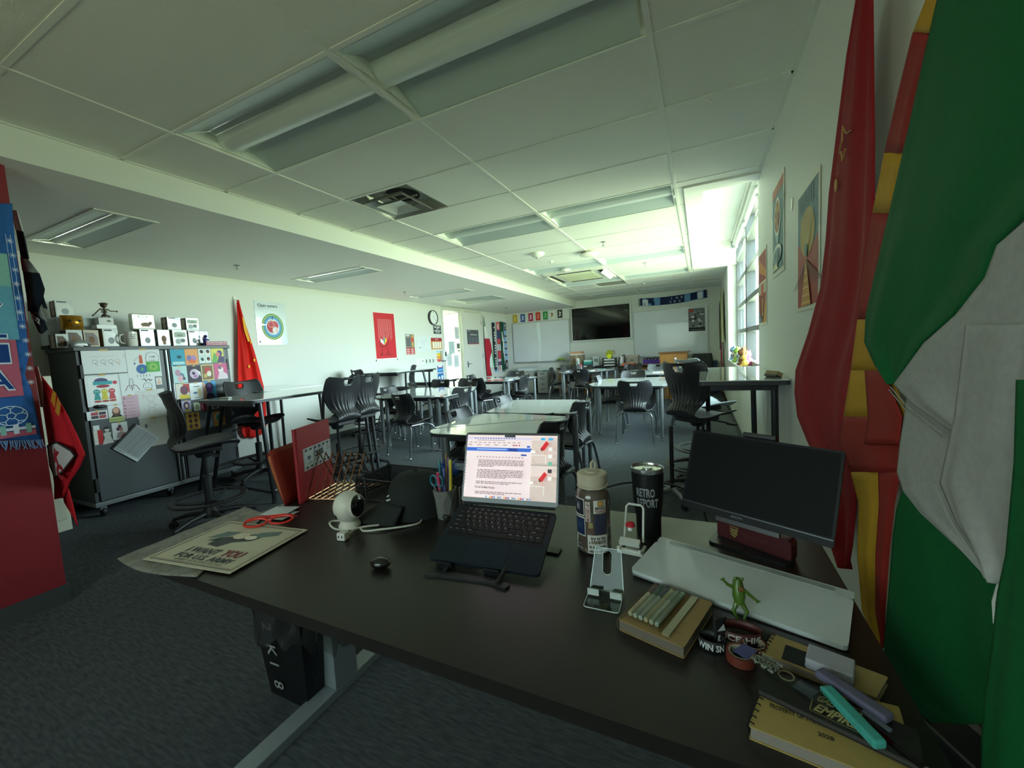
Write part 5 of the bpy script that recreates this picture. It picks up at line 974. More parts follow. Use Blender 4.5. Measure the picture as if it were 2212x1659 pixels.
# lectern, chair and chest by the right corner
t = thing('lectern', 'honey coloured wooden lectern in front of the right whiteboard', 'lectern', (2.05, 8.75, 0)); mb = MB(); mb.box((-.29,-.2,.0),(.29,.2,1.03), M('#b57a35', .4, noise=.15, nscale=7, stretch=(8,8,1))); mb.build('body', t, bevel=.004)
mb = MB(); mb.box((-.32,-.23,1.031),(.33,.23,1.058), M('#8a5a26', .4)); mb.build('top', t, bevel=.004); mb = MB(); mb.box((-.26,-.212,.06),(.26,-.201,.98), M('#bd8440', .4, noise=.15, nscale=7, stretch=(8,8,1))); mb.build('front_panel', t)
t = thing('office_chair', 'dark green padded chair back right of the lectern', 'chair', (2.56, 9.30, 0), PI*.9); mb = MB(); mb.grid(lambda u, v: ((u-.5)*.48*(1-.15*v**4), -.22-.04*math.sin(PI*u), .55+.42*v), 12, 10, M('#26322f', .5)); mb.build('backrest', t, solid=.05)
mb = MB(); mb.box((-.24,-.24,.43),(.24,.22,.50), M('#26322f', .5)); mb.build('seat', t, bevel=.03); mb = MB(); mb.tube([(0,0,.06),(0,0,.43)], .03, mat_blk, 10)
mb.build('column', t)
for k in range(5): a = 2*PI*k/5; mb = MB(); mb.tube([(0,0,.08),(.28*math.cos(a),.28*math.sin(a),.05)], [.025,.015], mat_blk, 8); mb.sphere((.28*math.cos(a),.28*math.sin(a),.026), .025, mat_blk, 8); mb.build('base_arm', t)
t = thing('blue_chest', 'dark blue plastic chest in the right corner below the striped flags', 'chest', (2.66, 9.85, 0)); mt = M('#1f4568', .4); mb = MB(); mb.box((-.30,-.2,0),(.30,.2,.70), mt); mb.build('body', t, bevel=.02); mb = MB(); mb.box((-.31,-.21,.701),(.31,.21,.78), mt); mb.build('lid', t, bevel=.015); mb = MB(); mb.box((-.15,-.206,.2),(.15,-.2005,.55), M('#2d587c', .4)); mb.build('panel', t)
# flags beyond the window on the right wall
def wallflag(label, rows, bands):
    t = thing('hanging_flag', label, 'flag', (0,0,0), 0, 'hanging flags')
    for i, (u0, u1, h_) in enumerate(bands):
        mb = MB(); rr = [(a+(c-a)*u0, b+(d-b)*u0, a+(c-a)*u1, b+(d-b)*u1) for a, b, c, d in rows]; strip_cloth(mb, rr, 0, XR-.05+.003*(i % 2), mcloth(h_, 'flag_cloth'), .01, 1, i, 6, 3); mb.build('cloth_band', t, solid=.002)
wallflag('pale yellow and green flag hanging beyond the window', [(8.2,2.28,8.75,2.3),(8.1,2.0,8.8,2.0),(7.95,1.6,8.75,1.6),(7.85,1.35,8.5,1.3),(7.8,1.25,8.1,1.2)], [(0,.28,'#c9c488'),(.28,.5,'#dcd9c8'),(.5,.7,'#557a58'),(.7,1,'#d3b94c')])
wallflag('striped dark flag deeper in the corner', [(9.1,2.15,9.5,2.1),(9.0,1.8,9.5,1.8),(8.9,1.4,9.4,1.4),(8.95,1.1,9.2,1.05)], [(0,.3,'#3c3f44'),(.3,.6,'#a39a88'),(.6,1,'#4a3f3a')])
wallflag('red, white and blue flag hanging to the floor in the right corner', [(8.60,1.22,8.80,1.25),(8.52,.98,8.98,.98),(8.45,.7,9.05,.7),(8.40,.4,9.08,.4),(8.48,.12,8.95,.12)], [(0,.2,'#b53040'),(.2,.32,'#d8d8d8'),(.32,.62,'#25315f'),(.62,.72,'#dcdcdc'),(.72,.88,'#b53040'),(.88,1,'#25315f')])
# ------------------------------------------------------------------ the teacher's desk
DZ = .74
mat_desk = M('#201c19', .34, noise=.12, nscale=60, stretch=(1,6,1), bump=.05, bscale=300, name='dark_desk_laminate')
desk = thing('teacher_desk', 'long dark standing desk with pale grey metal legs in the foreground', 'desk', (2.0, -.41, 0))
mb = MB(); mb.prism(rounded([(-.89,-.385),(.89,-.385),(.89,.395),(-.89,.395)], .012), .712, DZ, mat_desk); mb.build('desktop', desk, bevel=.002)
mat_dleg = M('#8f979a', .4, .35)
for x, nm in ((-.70, 'leg'), (.62, 'leg')):
    mb = MB(); mb.box((x-.035,-.36,0),(x+.035,.36,.035), mat_dleg); l = mb.build('leg', desk, bevel=.003)
    mb = MB(); mb.box((x-.035,.06,.036),(x+.035,.17,.40), mat_dleg); mb.build('outer_column', l, bevel=.003)
    mb = MB(); mb.box((x-.028,.067,.401),(x+.028,.163,.68), mat_dleg); mb.build('inner_column', l, bevel=.003)
mb = MB(); mb.box((-.75,.05,.681),(.68,.18,.711), DARKM); mb.build('crossbeam', desk)
t = thing('control_knob', 'round grey control dial under the front edge of the desk', 'control', (2.60, -.70, .66)); mb = MB(); mb.lathe([(0,0),(.03,0),(.03,.045),(0,.045)], M('#57554f', .5), 20); mb.build('dial', t); mb = MB(); mb.box((.05,-.02,.0),(.09,.02,.051), M('#3a3a38', .5)); mb.build('switch_box', t)

# laptop on its stand
lap = thing('laptop', 'open midnight blue laptop showing a web page on a bright screen', 'laptop', (0,0,0))
mat_lap = M('#1d2731', .38, .35, name='midnight_aluminium')
TB = frame_T((1.954,-.525,.762), (.302,.030,-.005), (-.019,.202,.070)); WB, DB = .304, .215
mb = MB(); mb.prism(rounded([(0,0),(WB,0),(WB,DB),(0,DB)], .012), -.010, 0, mat_lap, None, TB); base = mb.build('base', lap, bevel=.002)
mb = MB(); mb.prism(rounded([(WB/2-.058,.006),(WB/2+.058,.006),(WB/2+.058,.081),(WB/2-.058,.081)], .006), .0001, .0006, M('#202b36', .3, .3), None, TB); mb.build('trackpad', base)
mb = MB(); mb.box((.014,.088,.00005),(WB-.014,.204,.0004), M('#0b0d10', .6), TB); mb.build('keyboard_well', base)
mat_key = M('#101216', .5); mat_leg_ = M('#9a9da0', .5, emit=.03)
rows_k = [[1]*14, [1]*13+[1.5], [1.5]+[1]*12+[1], [1.8]+[1]*11+[1.7], [2.3]+[1]*10+[2.2], [1,1,1,1.2,5.2,1.2,1,1,1,1]]
legs = ['e'+'.'*13, '1234567890-=<', ' QWERTYUIOP[]\\', ' ASDFGHJKL;\'', ' ZXCVBNM,./', '']
lg = MB(); pp = Print(lg, TB); pp.z = .0016; keymesh = {}
y = .192
for ri, rk in enumerate(rows_k):
    hgt = .010 if ri == 0 else .0165; tot = sum(rk); sc_k = (WB-.032)/tot; x = .016
    for ki, kw in enumerate(rk):
        w = sc_k*kw-.0022; k = (round(w, 4), hgt)
        if k not in keymesh:
            m2 = MB(); m2.prism(rounded([(0,0),(w,0),(w,hgt),(0,hgt)], .0015, 2), 0, .0013, mat_key); o = m2.build('key', base); keymesh[k] = o
        else: o = keymesh[k].copy(); C.objects.link(o); o.parent = base
        o.matrix_local = TB @ Matrix.Translation((x, y, .0005))
        lt = legs[ri] if ri < len(legs) else ''
        if ri and ki < len(lt) and lt[ki] not in ' <': pp.text(lt[ki], x+w/2, y+hgt*.35, .0052, mat_leg_, .02, al='c')
        elif ri == 0: pp.rect(x+w*.35, y+hgt*.4, x+w*.6, y+hgt*.65, mat_leg_)
        elif kw != 5.2: pp.rect(x+w*.25, y+hgt*.25, x+w*.25+min(.010, w*.5), y+hgt*.36, mat_leg_)
        x += w+.0022
    y -= .0187 if ri else .0187
o = lg.build('key_legends', base)
TS = frame_T((1.939,-.322,.841), (.302,.033,.001), (-.009,.071,.200)); WS, HS_ = .304, .212
mb = MB(); mb.prism(rounded([(0,0),(WS,0),(WS,HS_),(0,HS_)], .010), -.005, -.0005, mat_lap, None, TS); lid = mb.build('lid', lap)
mb = MB(); mb.prism(rounded([(.001,.001),(WS-.001,.001),(WS-.001,HS_-.001),(.001,HS_-.001)], .010), -.0004, .0, M('#060708', .2), None, TS); mb.build('bezel', lid)
E_ = .36
def scr(h): return M(h, .4, emit=E_, spec=.2)
mb = MB(); p = Print(mb, TS, .00008); p.z = .0003; x0, y0, w, h = .0065, .014, WS-.013, HS_-.0215
def R2(a, b, c, d, m_): p.rect(x0+w*a, y0+h*(1-d), x0+w*c, y0+h*(1-b), m_)
R2(0,0,1,1, scr('#e3cfca')); R2(.72,.08,1,.45, scr('#d5c1ba')); R2(.72,.45,1,.47, scr('#b4a49e')); R2(.72,.63,1,1, scr('#d0bcb5')); p.line([(x0+w*.74,y0+h*.62),(x0+w*.78,y0+h*.56),(x0+w,y0+h*.56)], .001, scr('#a5958f'))
R2(0,0,1,.028, scr('#efd6d4')); R2(0,.03,.73,.985, scr('#f0d9dc')); R2(0,.03,.73,.075, scr('#d9cde4')); R2(0,.205,.73,.262, scr('#3566c9')); R2(.43,.0,.55,.035, M('#060708', .2))
R2(.12,.222,.46,.240, scr('#9db6e6')); R2(.48,.21,.58,.255, scr('#1d3f8e')); R2(.68,.165,.715,.195, scr('#2b62c4')); R2(.62,.30,.68,.325, scr('#2a4f9c'))
for k in range(16): R2(.09+.03*k,.045,.102+.03*k,.062, scr('#5e5d78' if k % 3 else '#2b3a6e'))
for k in range(11): R2(.03+.055*k,.118+.0*k,.06+.055*k,.128, scr('#8d7c80'))
for k in range(6): R2(.02+.10*k,.158,.065+.10*k,.168, scr('#8a797e'))
for k in range(3): p.disc(x0+w*(.54+.03*k), y0+h*.835, .0022, scr('#b0404a'))
R2(.12,.083,.44,.092, scr('#9a8a90')); R2(.10,.385,.70,.388, scr('#c9b3b8'))
for k in range(15): R2(.13+.036*k,.350,.142+.036*k,.364, scr('#6f6268'))
random.seed(11)
for a, n in ((.405,5),(.560,6),(.745,2),(.90,2)):
    for k in range(n):
        xx = .155; e_ = .66 if k < n-1 else .34+.2*random.random()
        while xx < e_: l_ = random.uniform(.015,.05); R2(xx, a+.024*k, min(xx+l_, e_), a+.024*k+.011, scr('#7d6c70')); xx += l_+.008
p.text('The Test That Made It Possible', x0+w*.15, y0+h*.150, .0058, scr('#3a2f33'), .02, w*.22)
for k in range(8): R2(.02,.42+.05*k,.045,.428+.05*k, scr('#85767a'))
for cx, cy in ((.87,.115),(.86,.58)):      # red clad wallpaper figure bending over a white desk
    p.poly([(x0+w*(cx+.03),y0+h*(1-cy+.02)),(x0+w*(cx+.06),y0+h*(1-cy-.02)),(x0+w*(cx+.01),y0+h*(1-cy-.13)),(x0+w*(cx-.03),y0+h*(1-cy-.10))], scr('#d4232c')); p.disc(x0+w*(cx-.012), y0+h*(1-cy-.115), .0036, scr('#7a2f22'))
    R2(cx-.01,cy+.13,cx-.002,cy+.17, scr('#d9a38c')); R2(cx+.012,cy+.13,cx+.02,cy+.19, scr('#d9a38c')); R2(cx-.13,cy+.13,cx-.08,cy+.17, scr('#f4eeea')); p.line([(x0+w*(cx-.13),y0+h*(1-cy-.20)),(x0+w*(cx+.03),y0+h*(1-cy-.20)),(x0+w*(cx+.03),y0+h*(1-cy-.32))], .0016, scr('#f6f2ec'))
for cx in (.845,.925): R2(cx,.045,cx+.045,.085, scr('#4fb0dc'))
for k in range(5): R2(.925,.19+.11*k,.965,.245+.11*k, scr(('#eee8e4','#f2ece8','#6fb89a','#3a3436','#efe8e4')[k]))
for k in range(22): R2(.28+.022*k,.965,.296+.022*k,.99, scr(('#6f9ad8','#d8dfe8','#e8a040','#c44040','#4a78c8','#e0e0e4','#7a7f88')[k % 7]))
mb.build('display', lid)
mb = MB(); mb.tube([(.01,-.003,-.004),(WS-.01,-.003,-.004)], .0045, M('#0c0e10', .4), 8, False, TS); mb.build('hinge', lap)
t = thing('laptop_stand', 'black folding laptop stand with two front hooks', 'laptop stand', (0,0,0)); mk = M('#17191b', .45)
mb = MB(); mb.box((.035,-.008,-.020),(.075,.012,-.0105), mk, TB); mb.box((.035,-.012,-.020),(.075,-.008,.004), mk, TB); mb.build('hook', t)
mb = MB(); mb.box((.165,-.008,-.020),(.205,.012,-.0105), mk, TB); mb.box((.165,-.012,-.020),(.205,-.008,.004), mk, TB); mb.build('hook', t)
for xx in (.055, .185): mb = MB(); mb.box((xx-.012,.0125,-.018),(xx+.012,.195,-.0105), mk, TB); mb.build('support_arm', t)
mb = MB(); mb.prism(rounded([(1.975,-.575),(2.02,-.560),(2.15,-.545),(2.195,-.555),(2.20,-.535),(2.16,-.525),(2.02,-.540),(1.975,-.552)], .006), DZ, DZ+.006, mk); mb.build('front_foot', t)
for sx in (2.02, 2.17): mb = MB(); mb.tube([(sx,-.545,DZ+.007),(sx-.005,-.40,.775),(sx-.01,-.345,.812)], .006, mk, 8); mb.build('prop', t)
mb = MB(); mb.box((1.97,-.36,DZ),(2.26,-.33,DZ+.006), mk); mb.build('rear_foot', t)

# portable monitor
TM = frame_T((2.553,-.092,.814), (.325,-.143,-.012), (.037,.065,.212)); WM, HM = .355, .225
mon = thing('monitor', 'switched off black portable monitor turned toward the desk chair', 'monitor', (0,0,0))
mb = MB(); mb.prism(rounded([(0,0),(WM,0),(WM,HM),(0,HM)], .006), -.009, 0, M('#101113', .5, spec=.2), None, TM); mb.build('case', mon, bevel=.0015)
mb = MB(); mb.box((.006,.022,.0002),(WM-.006,HM-.006,.0008), M('#0c0d0f', .55, spec=.12), TM); mb.build('screen', mon)
mb = MB(); mb.box((.002,.0165,.0002),(WM-.002,.019,.0022), M('#3a3c40', .3, .3), TM); mb.build('bezel_strip', mon)
mb = MB(); pz = Print(mb, TM); pz.text('ARZOPA', WM*.42, .006, .0055, M('#6d7074', .5), .01, al='c'); mb.build('brand_lettering', mon)
mb = MB(); mb.box((.10,-.012,-.006),(.25,-.0005,.004), M('#16171a', .4), TM); mb.tube([TM @ Vector((.17,.02,-.012)), TM @ Vector((.17,-.02,-.04)), Vector((2.72,-.10,DZ+.008))], .011, M('#16171a', .4), 8); mb.prism(rounded([(2.62,-.16),(2.80,-.235),(2.83,-.12),(2.66,-.04)], .02), DZ, DZ+.007, M('#16171a', .4)); mb.build('stand', mon)
t = thing('light_bar', 'small black bar clipped on the top edge of the monitor', 'webcam', (0,0,0)); mb = MB(); mb.box((.135,HM+.0005,-.018),(.215,HM+.014,.008), M('#121315', .4), TM); mb.build('bar', t, bevel=.003); mb = MB(); mb.box((.15,HM-.02,-.016),(.20,HM,-.0095), M('#121315', .4), TM); mb.build('clip', t)
# maroon case under the monitor
TC = frame_T((2.646,-.112,DZ+.0005), (.155,-.100,0), (0,.004,1)); t = thing('maroon_case', 'maroon padded case with a gold shield emblem below the monitor', 'case', (0,0,0))
mat_mar = M('#4a1217', .5, bump=.15, bscale=900); mb = MB(); mb.prism(rounded([(0,.0),(.185,0),(.185,.056),(0,.056)], .014), -.03, 0, mat_mar, None, TC); mb.build('body', t, bevel=.006, seg=3)
mb = MB(); pz = Print(mb, TC, .0003); pz.z = .0006; gd = M('#a89a5a', .4, .4); pz.poly([(.036,.046),(.058,.046),(.056,.024),(.047,.014),(.038,.024)], gd)
for k in range(3): pz.line([(.038,.036-.008*k),(.057,.030-.008*k)], .002, mat_mar)
pz.rect(.038,.040,.056,.044, mat_mar); pz.text('OPEN ACADEMY', .066, .030, .0065, M('#6a3236', .5), .01, .07); mb.build('emblem_print', t)
# desktop whiteboard pad
TW = frame_T((2.452,-.394,.757), (.381,-.120,-.006), (.053,.171,.013)); t = thing('desk_whiteboard', 'wide white glass desktop whiteboard with a pen groove along its back', 'whiteboard', (0,0,0)); mw = M('#d3d8da', .12, coat=.5)
mb = MB(); mb.prism(rounded([(0,0),(.40,0),(.40,.152),(0,.152)], .012), -.009, 0, mw, None, TW); mb.build('writing_surface', t, bevel=.001)
mb = MB(); mb.prism(rounded([(.0,.153),(.40,.153),(.40,.182),(.0,.182)], .008), -.012, -.001, M('#c6cbcc', .3), None, TW); mb.build('pen_tray', t, bevel=.002)
mb = MB(); mb.prism(rounded([(.03,.160),(.37,.160),(.37,.175),(.03,.175)], .007), -.0009, .0004, M('#9aa0a0', .4), None, TW); mb.build('groove', t)
mb = MB(); mb.box((.004,.002,-.0145),(.396,.18,-.0121), M('#8d9090', .5), TW); mb.build('underside', t)
for xx in (.03,.36): mb = MB(); mb.tube([TW @ Vector((xx,.15,-.0146)), Vector(((TW @ Vector((xx,.15,-.0146))).x, (TW @ Vector((xx,.15,0))).y, DZ))], .008, GRAPH, 8); mb.build('foot', t)
# water bottle covered in stickers
t = thing('water_bottle', 'clear brown water bottle covered in stickers with a beige loop lid', 'bottle', (2.340,-.285,DZ)); BR_ = .0455
mb = MB(); mb.lathe([(0,0),(.041,0),(BR_,.006),(BR_,.150),(.043,.163),(.036,.170),(.036,.176)], M('#564b42', .18, coat=.6), 36); mb.build('body', t)
BG = M('#b9ae98', .5); mb = MB(); mb.lathe([(.037,.1765),(.041,.177),(.041,.181),(.0375,.182),(.0375,.186),(.040,.187),(.040,.211),(.037,.214),(.018,.215),(.018,.219),(0,.220)], BG, 32); mb.build('lid', t)
mb = MB(); mb.tube([(-.006,.016,.213),(-.006,.020,.232),(.0,.020,.240),(.006,.020,.232),(.006,.016,.213)], .0035, BG, 6); mb.build('loop', t)
view_a = math.atan2(-1.3576+.285, 2.6131-2.340)      # stickers face the chair side
st = MB()
def sticker(a0, a1, z0, z1, mt, lay=1, pts=None, n=8):
    r = BR_+.0004*lay
    if pts is None: pts = [(x/n, 0) for x in range(n+1)]+[(1, 1)]+[((n-x)/n, 1) for x in range(n+1)]
    st.add([(r*math.cos(view_a+a0+(a1-a0)*u), r*math.sin(view_a+a0+(a1-a0)*u), z0+(z1-z0)*v) for u, v in pts], [tuple(range(len(pts)))], mt)
def strips(a0, a1, z0, z1, mt, lay=1, n=8):
    for k in range(n): b0, b1 = a0+(a1-a0)*k/n, a0+(a1-a0)*(k+1)/n; sticker(b0, b1, z0, z1, mt, lay, [(0,0),(1,0),(1,1),(0,1)])
def stext(s_, a0, z, hgt, mt, wa, lay=4, vert=False):
    vs, fs = text_geo(s_, .02); xs = [v[0] for v in vs]; k = wa/(max(xs)-min(xs)); r = BR_+.0004*lay; q = []
    for v in vs:
        u = (v[0]-min(xs))*k; vv = v[1]*hgt/.72
        if vert: a, zz = a0+vv/BR_, z-u*BR_
        else: a, zz = a0+u, z+vv
        q.append((r*math.cos(view_a+a), r*math.sin(view_a+a), zz))
    st.add(q, fs, mt)
SW = M('#cfcac2', .35)
strips(-1.45,-.52,.105,.152, SW, 1); strips(-1.40,-.57,.108,.149, M('#23222c', .4), 2); strips(-1.15,-.80,.118,.142, M('#4a4a5a', .4), 3); strips(-1.06,-.88,.124,.136, M('#8b8b98', .4), 4)
strips(-1.35,-.50,.050,.102, SW, 1); strips(-1.32,-.54,.053,.099, M('#1d2a4e', .4), 2); strips(-1.2,-.7,.07,.09, M('#27405c', .4), 3)
strips(-.46,-.18,.092,.146, SW, 1); stext('UP UESOOM', -.40, .144, .0085, M('#8c3030', .4), 1.10, 4, True)
strips(.02,.78,.115,.150, SW, 1); strips(.26,.62,.134,.148, M('#a06a2a', .4), 2); strips(.30,.58,.136,.146, M('#c99a54', .4), 3); stext('MAKE', .12, .126, .0075, INK, .55); stext('TOAST', .10, .117, .0075, M('#8c3a2a', .4), .62)
strips(.05,.80,.058,.112, M('#34344a', .4), 1); strips(-.42,.0,.06,.09, M('#5c4436', .4), 1); strips(-.30,-.05,.075,.09, M('#9a8a5a', .4), 2)
strips(-.38,.82,.006,.056, SW, 2); stext('try to be', -.20, .044, .009, INK, .85); stext('a RAINBOW', -.30, .033, .009, M('#5c4a2c', .4), 1.0); stext('in someone', -.28, .021, .009, INK, .95); stext("else's cloud", -.30, .009, .009, INK, 1.05)
sticker(-1.35,-.42,.006,.050, SW, 2, [(0,0),(1,0),(.9,.2),(.12,1)]); strips(-1.2,-.7,.012,.018, GRAPH, 3); strips(-1.2,-.85,.024,.028, GRAPH, 3)
st.build('stickers', t)
# black tumbler
t = thing('tumbler', 'black insulated tumbler reading RETRO REPORT with a steel rim', 'tumbler', (2.468,-.15,DZ)); mb = MB(); mb.lathe([(0,0),(.033,0),(.034,.004),(.0345,.05),(.041,.10),(.0445,.188)], M('#101113', .45), 36); mb.build('body', t)
mb = MB(); mb.lathe([(.0446,.1885),(.0452,.190),(.0452,.199),(.043,.201),(.0415,.199),(.041,.190),(.0,.188)], CHROME, 36, None, False); mb.build('rim', t)
mb = MB(); mb.lathe([(0,.1905),(.039,.1905),(.040,.195),(.036,.196),(.014,.1925),(.012,.198),(0,.199)], M('#8f9490', .1, coat=1), 32); mb.build('lid', t)
mb = MB(); va = math.atan2(-1.3576+.15, 2.6131-2.468)
for s_, z, wa in (('RETRO',.124,1.22),('REPORT',.094,1.46)):
    vs, fs = text_geo(s_, .03); xs = [v[0] for v in vs]; k = wa/(max(xs)-min(xs)); q = []
    for v in vs: a = va-.78+(v[0]-min(xs))*k; zz = z+v[1]*.024/.72; r = (.041 if zz > .10 else .0345+.0065*(zz-.05)/.05)+max(0,(zz-.10))*.0398+.0006; q.append((r*math.cos(a), r*math.sin(a), zz))
    mb.add(q, fs, M('#8d9094', .5))
mb.build('lettering', t)
# clear acrylic phone stand
acr = glassy('acrylic', '#e6ecea', .22, .05, .015); acre = M('#c4cdc9', .15, coat=.6, spec=.8)
t = thing('acrylic_phone_stand', 'clear acrylic phone stand with an oval hole before the bottle', 'phone stand', (2.414,-.515,DZ), .03)
mb = MB(); mb.prism(rounded([(-.037,-.035),(.037,-.035),(.037,.036),(-.037,.036)], .008), .0005, .0045, acr); mb.build('base_plate', t)
TA = frame_T((-.037,.036,.005), (1,0,0), (0,.40,.92))
hole = [(.037+.010*math.cos(a), .058+.022*(1 if 0 < i < 9 else -1)+.010*math.sin(a)) for i, a in enumerate([PI*2*k/18 for k in range(18)])]
out_ = [(0,0),(.074,0),(.066,.088),(.008,.088)]
mb = MB()
def ringplate(z): return [(p_[0], p_[1], z) for p_ in [(0,0),(.037,0),(.074,0),(.070,.044),(.066,.088),(.037,.088),(.008,.088),(.004,.044)]]
inner = [(.037+.011*math.cos(a), .058+(.016 if math.sin(a) >= 0 else -.016)+.010*math.sin(a)) for a in [2*PI*k/16-PI*.75 for k in range(16)]]
oo = ringplate(0); n_ = 8
ii = [(x, y, 0) for x, y in inner]
vs = oo+ii; fs = []
for k in range(8): fs.append((k, (k+1) % 8, 8+(2*k+2) % 16, 8+(2*k+1) % 16, 8+2*k))
mb.add(vs, fs, acr, False, TA); mb.build('back_plate', t, solid=.004)
mb = MB(); mb.tube([TA @ Vector((x, y, .0025)) for x, y in inner], .0011, acre, 5, True); mb.build('hole_edge', t)
mb = MB(); mb.tube([TA @ Vector((x, y, 0)) for x, y in [(.074,0),(.066,.088),(.008,.088),(0,0)]], .0012, acre, 5); mb.build('plate_edge', t)
for a, b in ((-.037,-.012),(.012,.037)):
    mb = MB(); mb.box((a,.012,.0046),(b,.036,.0086), acr); mb.box((a,.008,.0046),(b,.0119,.018), acre); mb.build('hook', t)
mb = MB(); mb.tube([(x,y,.0028) for x, y in rounded([(-.037,-.035),(.037,-.035),(.037,.036),(-.037,.036)], .008)], .0013, acre, 5, True); mb.build('base_edge', t)
# white wire stand with a small red pin
t = thing('white_phone_stand', 'white folding phone stand frame before the tumbler', 'phone stand', (2.437,-.265,DZ), -.10); mwp = M('#d9d9d2', .35)
mb = MB(); mb.tube([(-.024,.015,.020),(-.022,.038,.105),(-.016,.040,.112),(.018,.040,.112),(.024,.038,.105),(.026,.015,.020)], .0032, mwp, 8); mb.build('upright_frame', t)
mb = MB(); mb.box((-.032,-.030,.0),(.034,-.020,.013), mwp); mb.box((-.032,-.0199,.0),(-.024,.020,.010), mwp); mb.box((.026,-.0199,.0),(.034,.020,.010), mwp); mb.build('base', t, bevel=.0015)
mb = MB(); mb.box((-.026,-.018,.0305),(.026,.0,.042), mwp, Matrix.Rotation(.35, 4, 'X')); mb.build('crossbar', t)
mb = MB(); mb.box((-.030,-.038,.011),(-.022,-.0301,.02), mwp); mb.box((.024,-.038,.011),(.032,-.0301,.02), mwp); mb.build('hook', t)
t = thing('toy_mushroom', 'tiny red and white toy sitting in the white phone stand', 'toy', (2.430,-.240,DZ+.044)); mb = MB(); mb.lathe([(0,.012),(.013,.012),(.012,.018),(.006,.023),(0,.024)], RED, 16); mb.build('cap', t); mb = MB(); mb.lathe([(0,0),(.007,0),(.006,.0119),(0,.0119)], PAPER, 12); mb.build('stem', t)
# earbud case, mouse-black
t = thing('earbud_case', 'glossy black pebble shaped earbud case alone on the desk', 'case', (1.838,-.575,DZ), .25); mb = MB(); mb.sphere((0,0,.0135), (.029,.021,.0135), M('#0b0c0d', .22, coat=.6), 28); mb.build('body', t); mb = MB(); mb.tube([(.0292*math.cos(2*PI*i/28),.0212*math.sin(2*PI*i/28),.0165) for i in range(28)], .0006, M('#303234', .4), 4, True); mb.build('seam', t)
# white egg shaped camera with its cable and plug
t = thing('desk_camera', 'white egg shaped clock camera with a black oval face', 'camera', (1.548,-.405,DZ), 0); me_ = M('#c9c4b6', .4)
mb = MB(); mb.lathe([(0,.0),(.034,0),(.036,.006),(.030,.018),(.022,.026)], me_, 28); mb.build('foot', t)
mb = MB(); mb.sphere((0,0,.068), (.050,.047,.052), me_, 32); mb.build('shell', t)
fa = math.radians(10); TF = Matrix.Translation((0,0,.069)) @ Matrix.Rotation(fa, 4, 'Z') @ Matrix.Rotation(PI/2-.12, 4, 'Y')
mb = MB(); mb.lathe([(.0345*math.sin(k*PI/16), (.0515**2-(.0345*math.sin(k*PI/16))**2)**.5) for k in range(9)]+[(.0345,.030)], M('#0a0b0c', .15, coat=.5), 32, TF); mb.build('face', t)
mb = MB(); mb.lathe([(.0346,.0375),(.0370,.0375),(.0385,.033),(.0370,.030)], me_, 32, TF, False); mb.build('face_rim', t)
mb = MB(); pz = Print(mb, TF @ Matrix.Rotation(PI/2, 4, 'Z')); pz.z = .0518
for k in range(3): pz.rect(-.012+.009*k,-.018,-.007+.009*k,.018, M('#22272a', .4))
mb.build('digits', t)
mb = MB(); mb.lathe([(0,.0445),(.010,.0445),(.012,.042),(.012,.038)], M('#26221e', .4), 20, Matrix.Translation((0,0,.05)) @ Matrix.Rotation(math.radians(-118), 4, 'Z') @ Matrix.Rotation(PI/2, 4, 'Y')); mb.build('side_port', t)
t = thing('white_cable', 'white power cable looping round the egg camera with a plug', 'cable', (0,0,DZ))
mb = MB(); cp = [(1.515,-.385),(1.47,-.40),(1.475,-.425),(1.53,-.445),(1.585,-.425),(1.62,-.40),(1.66,-.36),(1.70,-.31),(1.745,-.28),(1.765,-.315),(1.735,-.36),(1.68,-.405),(1.63,-.425),(1.602,-.415),(1.598,-.44),(1.602,-.465)]
cc = [cr([(a, b, .004+.002*(i % 3)) for i, (a, b) in enumerate(cp)], k/70) for k in range(71)]
mb.tube(cc, .0032, M('#c2beb2', .5), 7); mb.build('cord', t)
mb = MB(); mb.cb((0,0,.013), (.030,.026,.025), M('#c9c6bb', .4), Matrix.Translation((1.606,-.487,0)) @ Matrix.Rotation(.15, 4, 'Z')); pl_ = mb.build('plug', t, bevel=.004)
mb = MB()
for s in (-1, 1): mb.cb((s*.006,-.0135,.014), (.003,.0012,.007), DARKM, Matrix.Translation((1.606,-.487,0)) @ Matrix.Rotation(.15, 4, 'Z'))
mb.build('socket_slots', pl_)
# baseball cap
t = thing('baseball_cap', 'black baseball cap with a stitched white edge mark on the desk', 'cap', (1.70,-.235,DZ), math.radians(217)); mk = M('#121815', .85, bump=.2, bscale=700, name='cap_twill')
def dome_(u, v):
    a = 2*PI*u; e = v*PI/2; r = math.cos(e)**.7
    return (.105*r*math.cos(a), .086*r*math.sin(a), .055+.098*math.sin(e)**1.1 if v > 0 else .05)
mb = MB(); mb.grid(lambda u, v: (.104*math.cos(2*PI*u)*(1+.02*(1-v)), .086*math.sin(2*PI*u)*(1+.02*(1-v)), .002+.055*v), 36, 4, mk); mb.grid(dome_, 36, 12, mk); mb.build('crown', t)
mb = MB(); mb.grid(lambda u, v: ((.095+.105*v*(1-.35*(2*u-1)**2))*1.0*math.cos((u-.5)*2.2)*1.02, (.088+.012*v)*math.sin((u-.5)*2.2)/math.sin(1.1), .040-.034*v-.030*(2*u-1)**2*v*.2+.02*(1-v)), 20, 8, mk); mb.build('brim', t, solid=.004)
mb = MB(); mb.sphere((0,0,.154), (.008,.008,.004), mk, 10); mb.build('button', t)
mb = MB(); mb.tube([(.088,.044,.075),(.098,.034,.068),(.103,.018,.064)], .0022, PAPER, 6); mb.tube([(.092,.040,.087),(.099,.030,.081)], .0018, PAPER, 6); mb.build('stitched_mark', t)
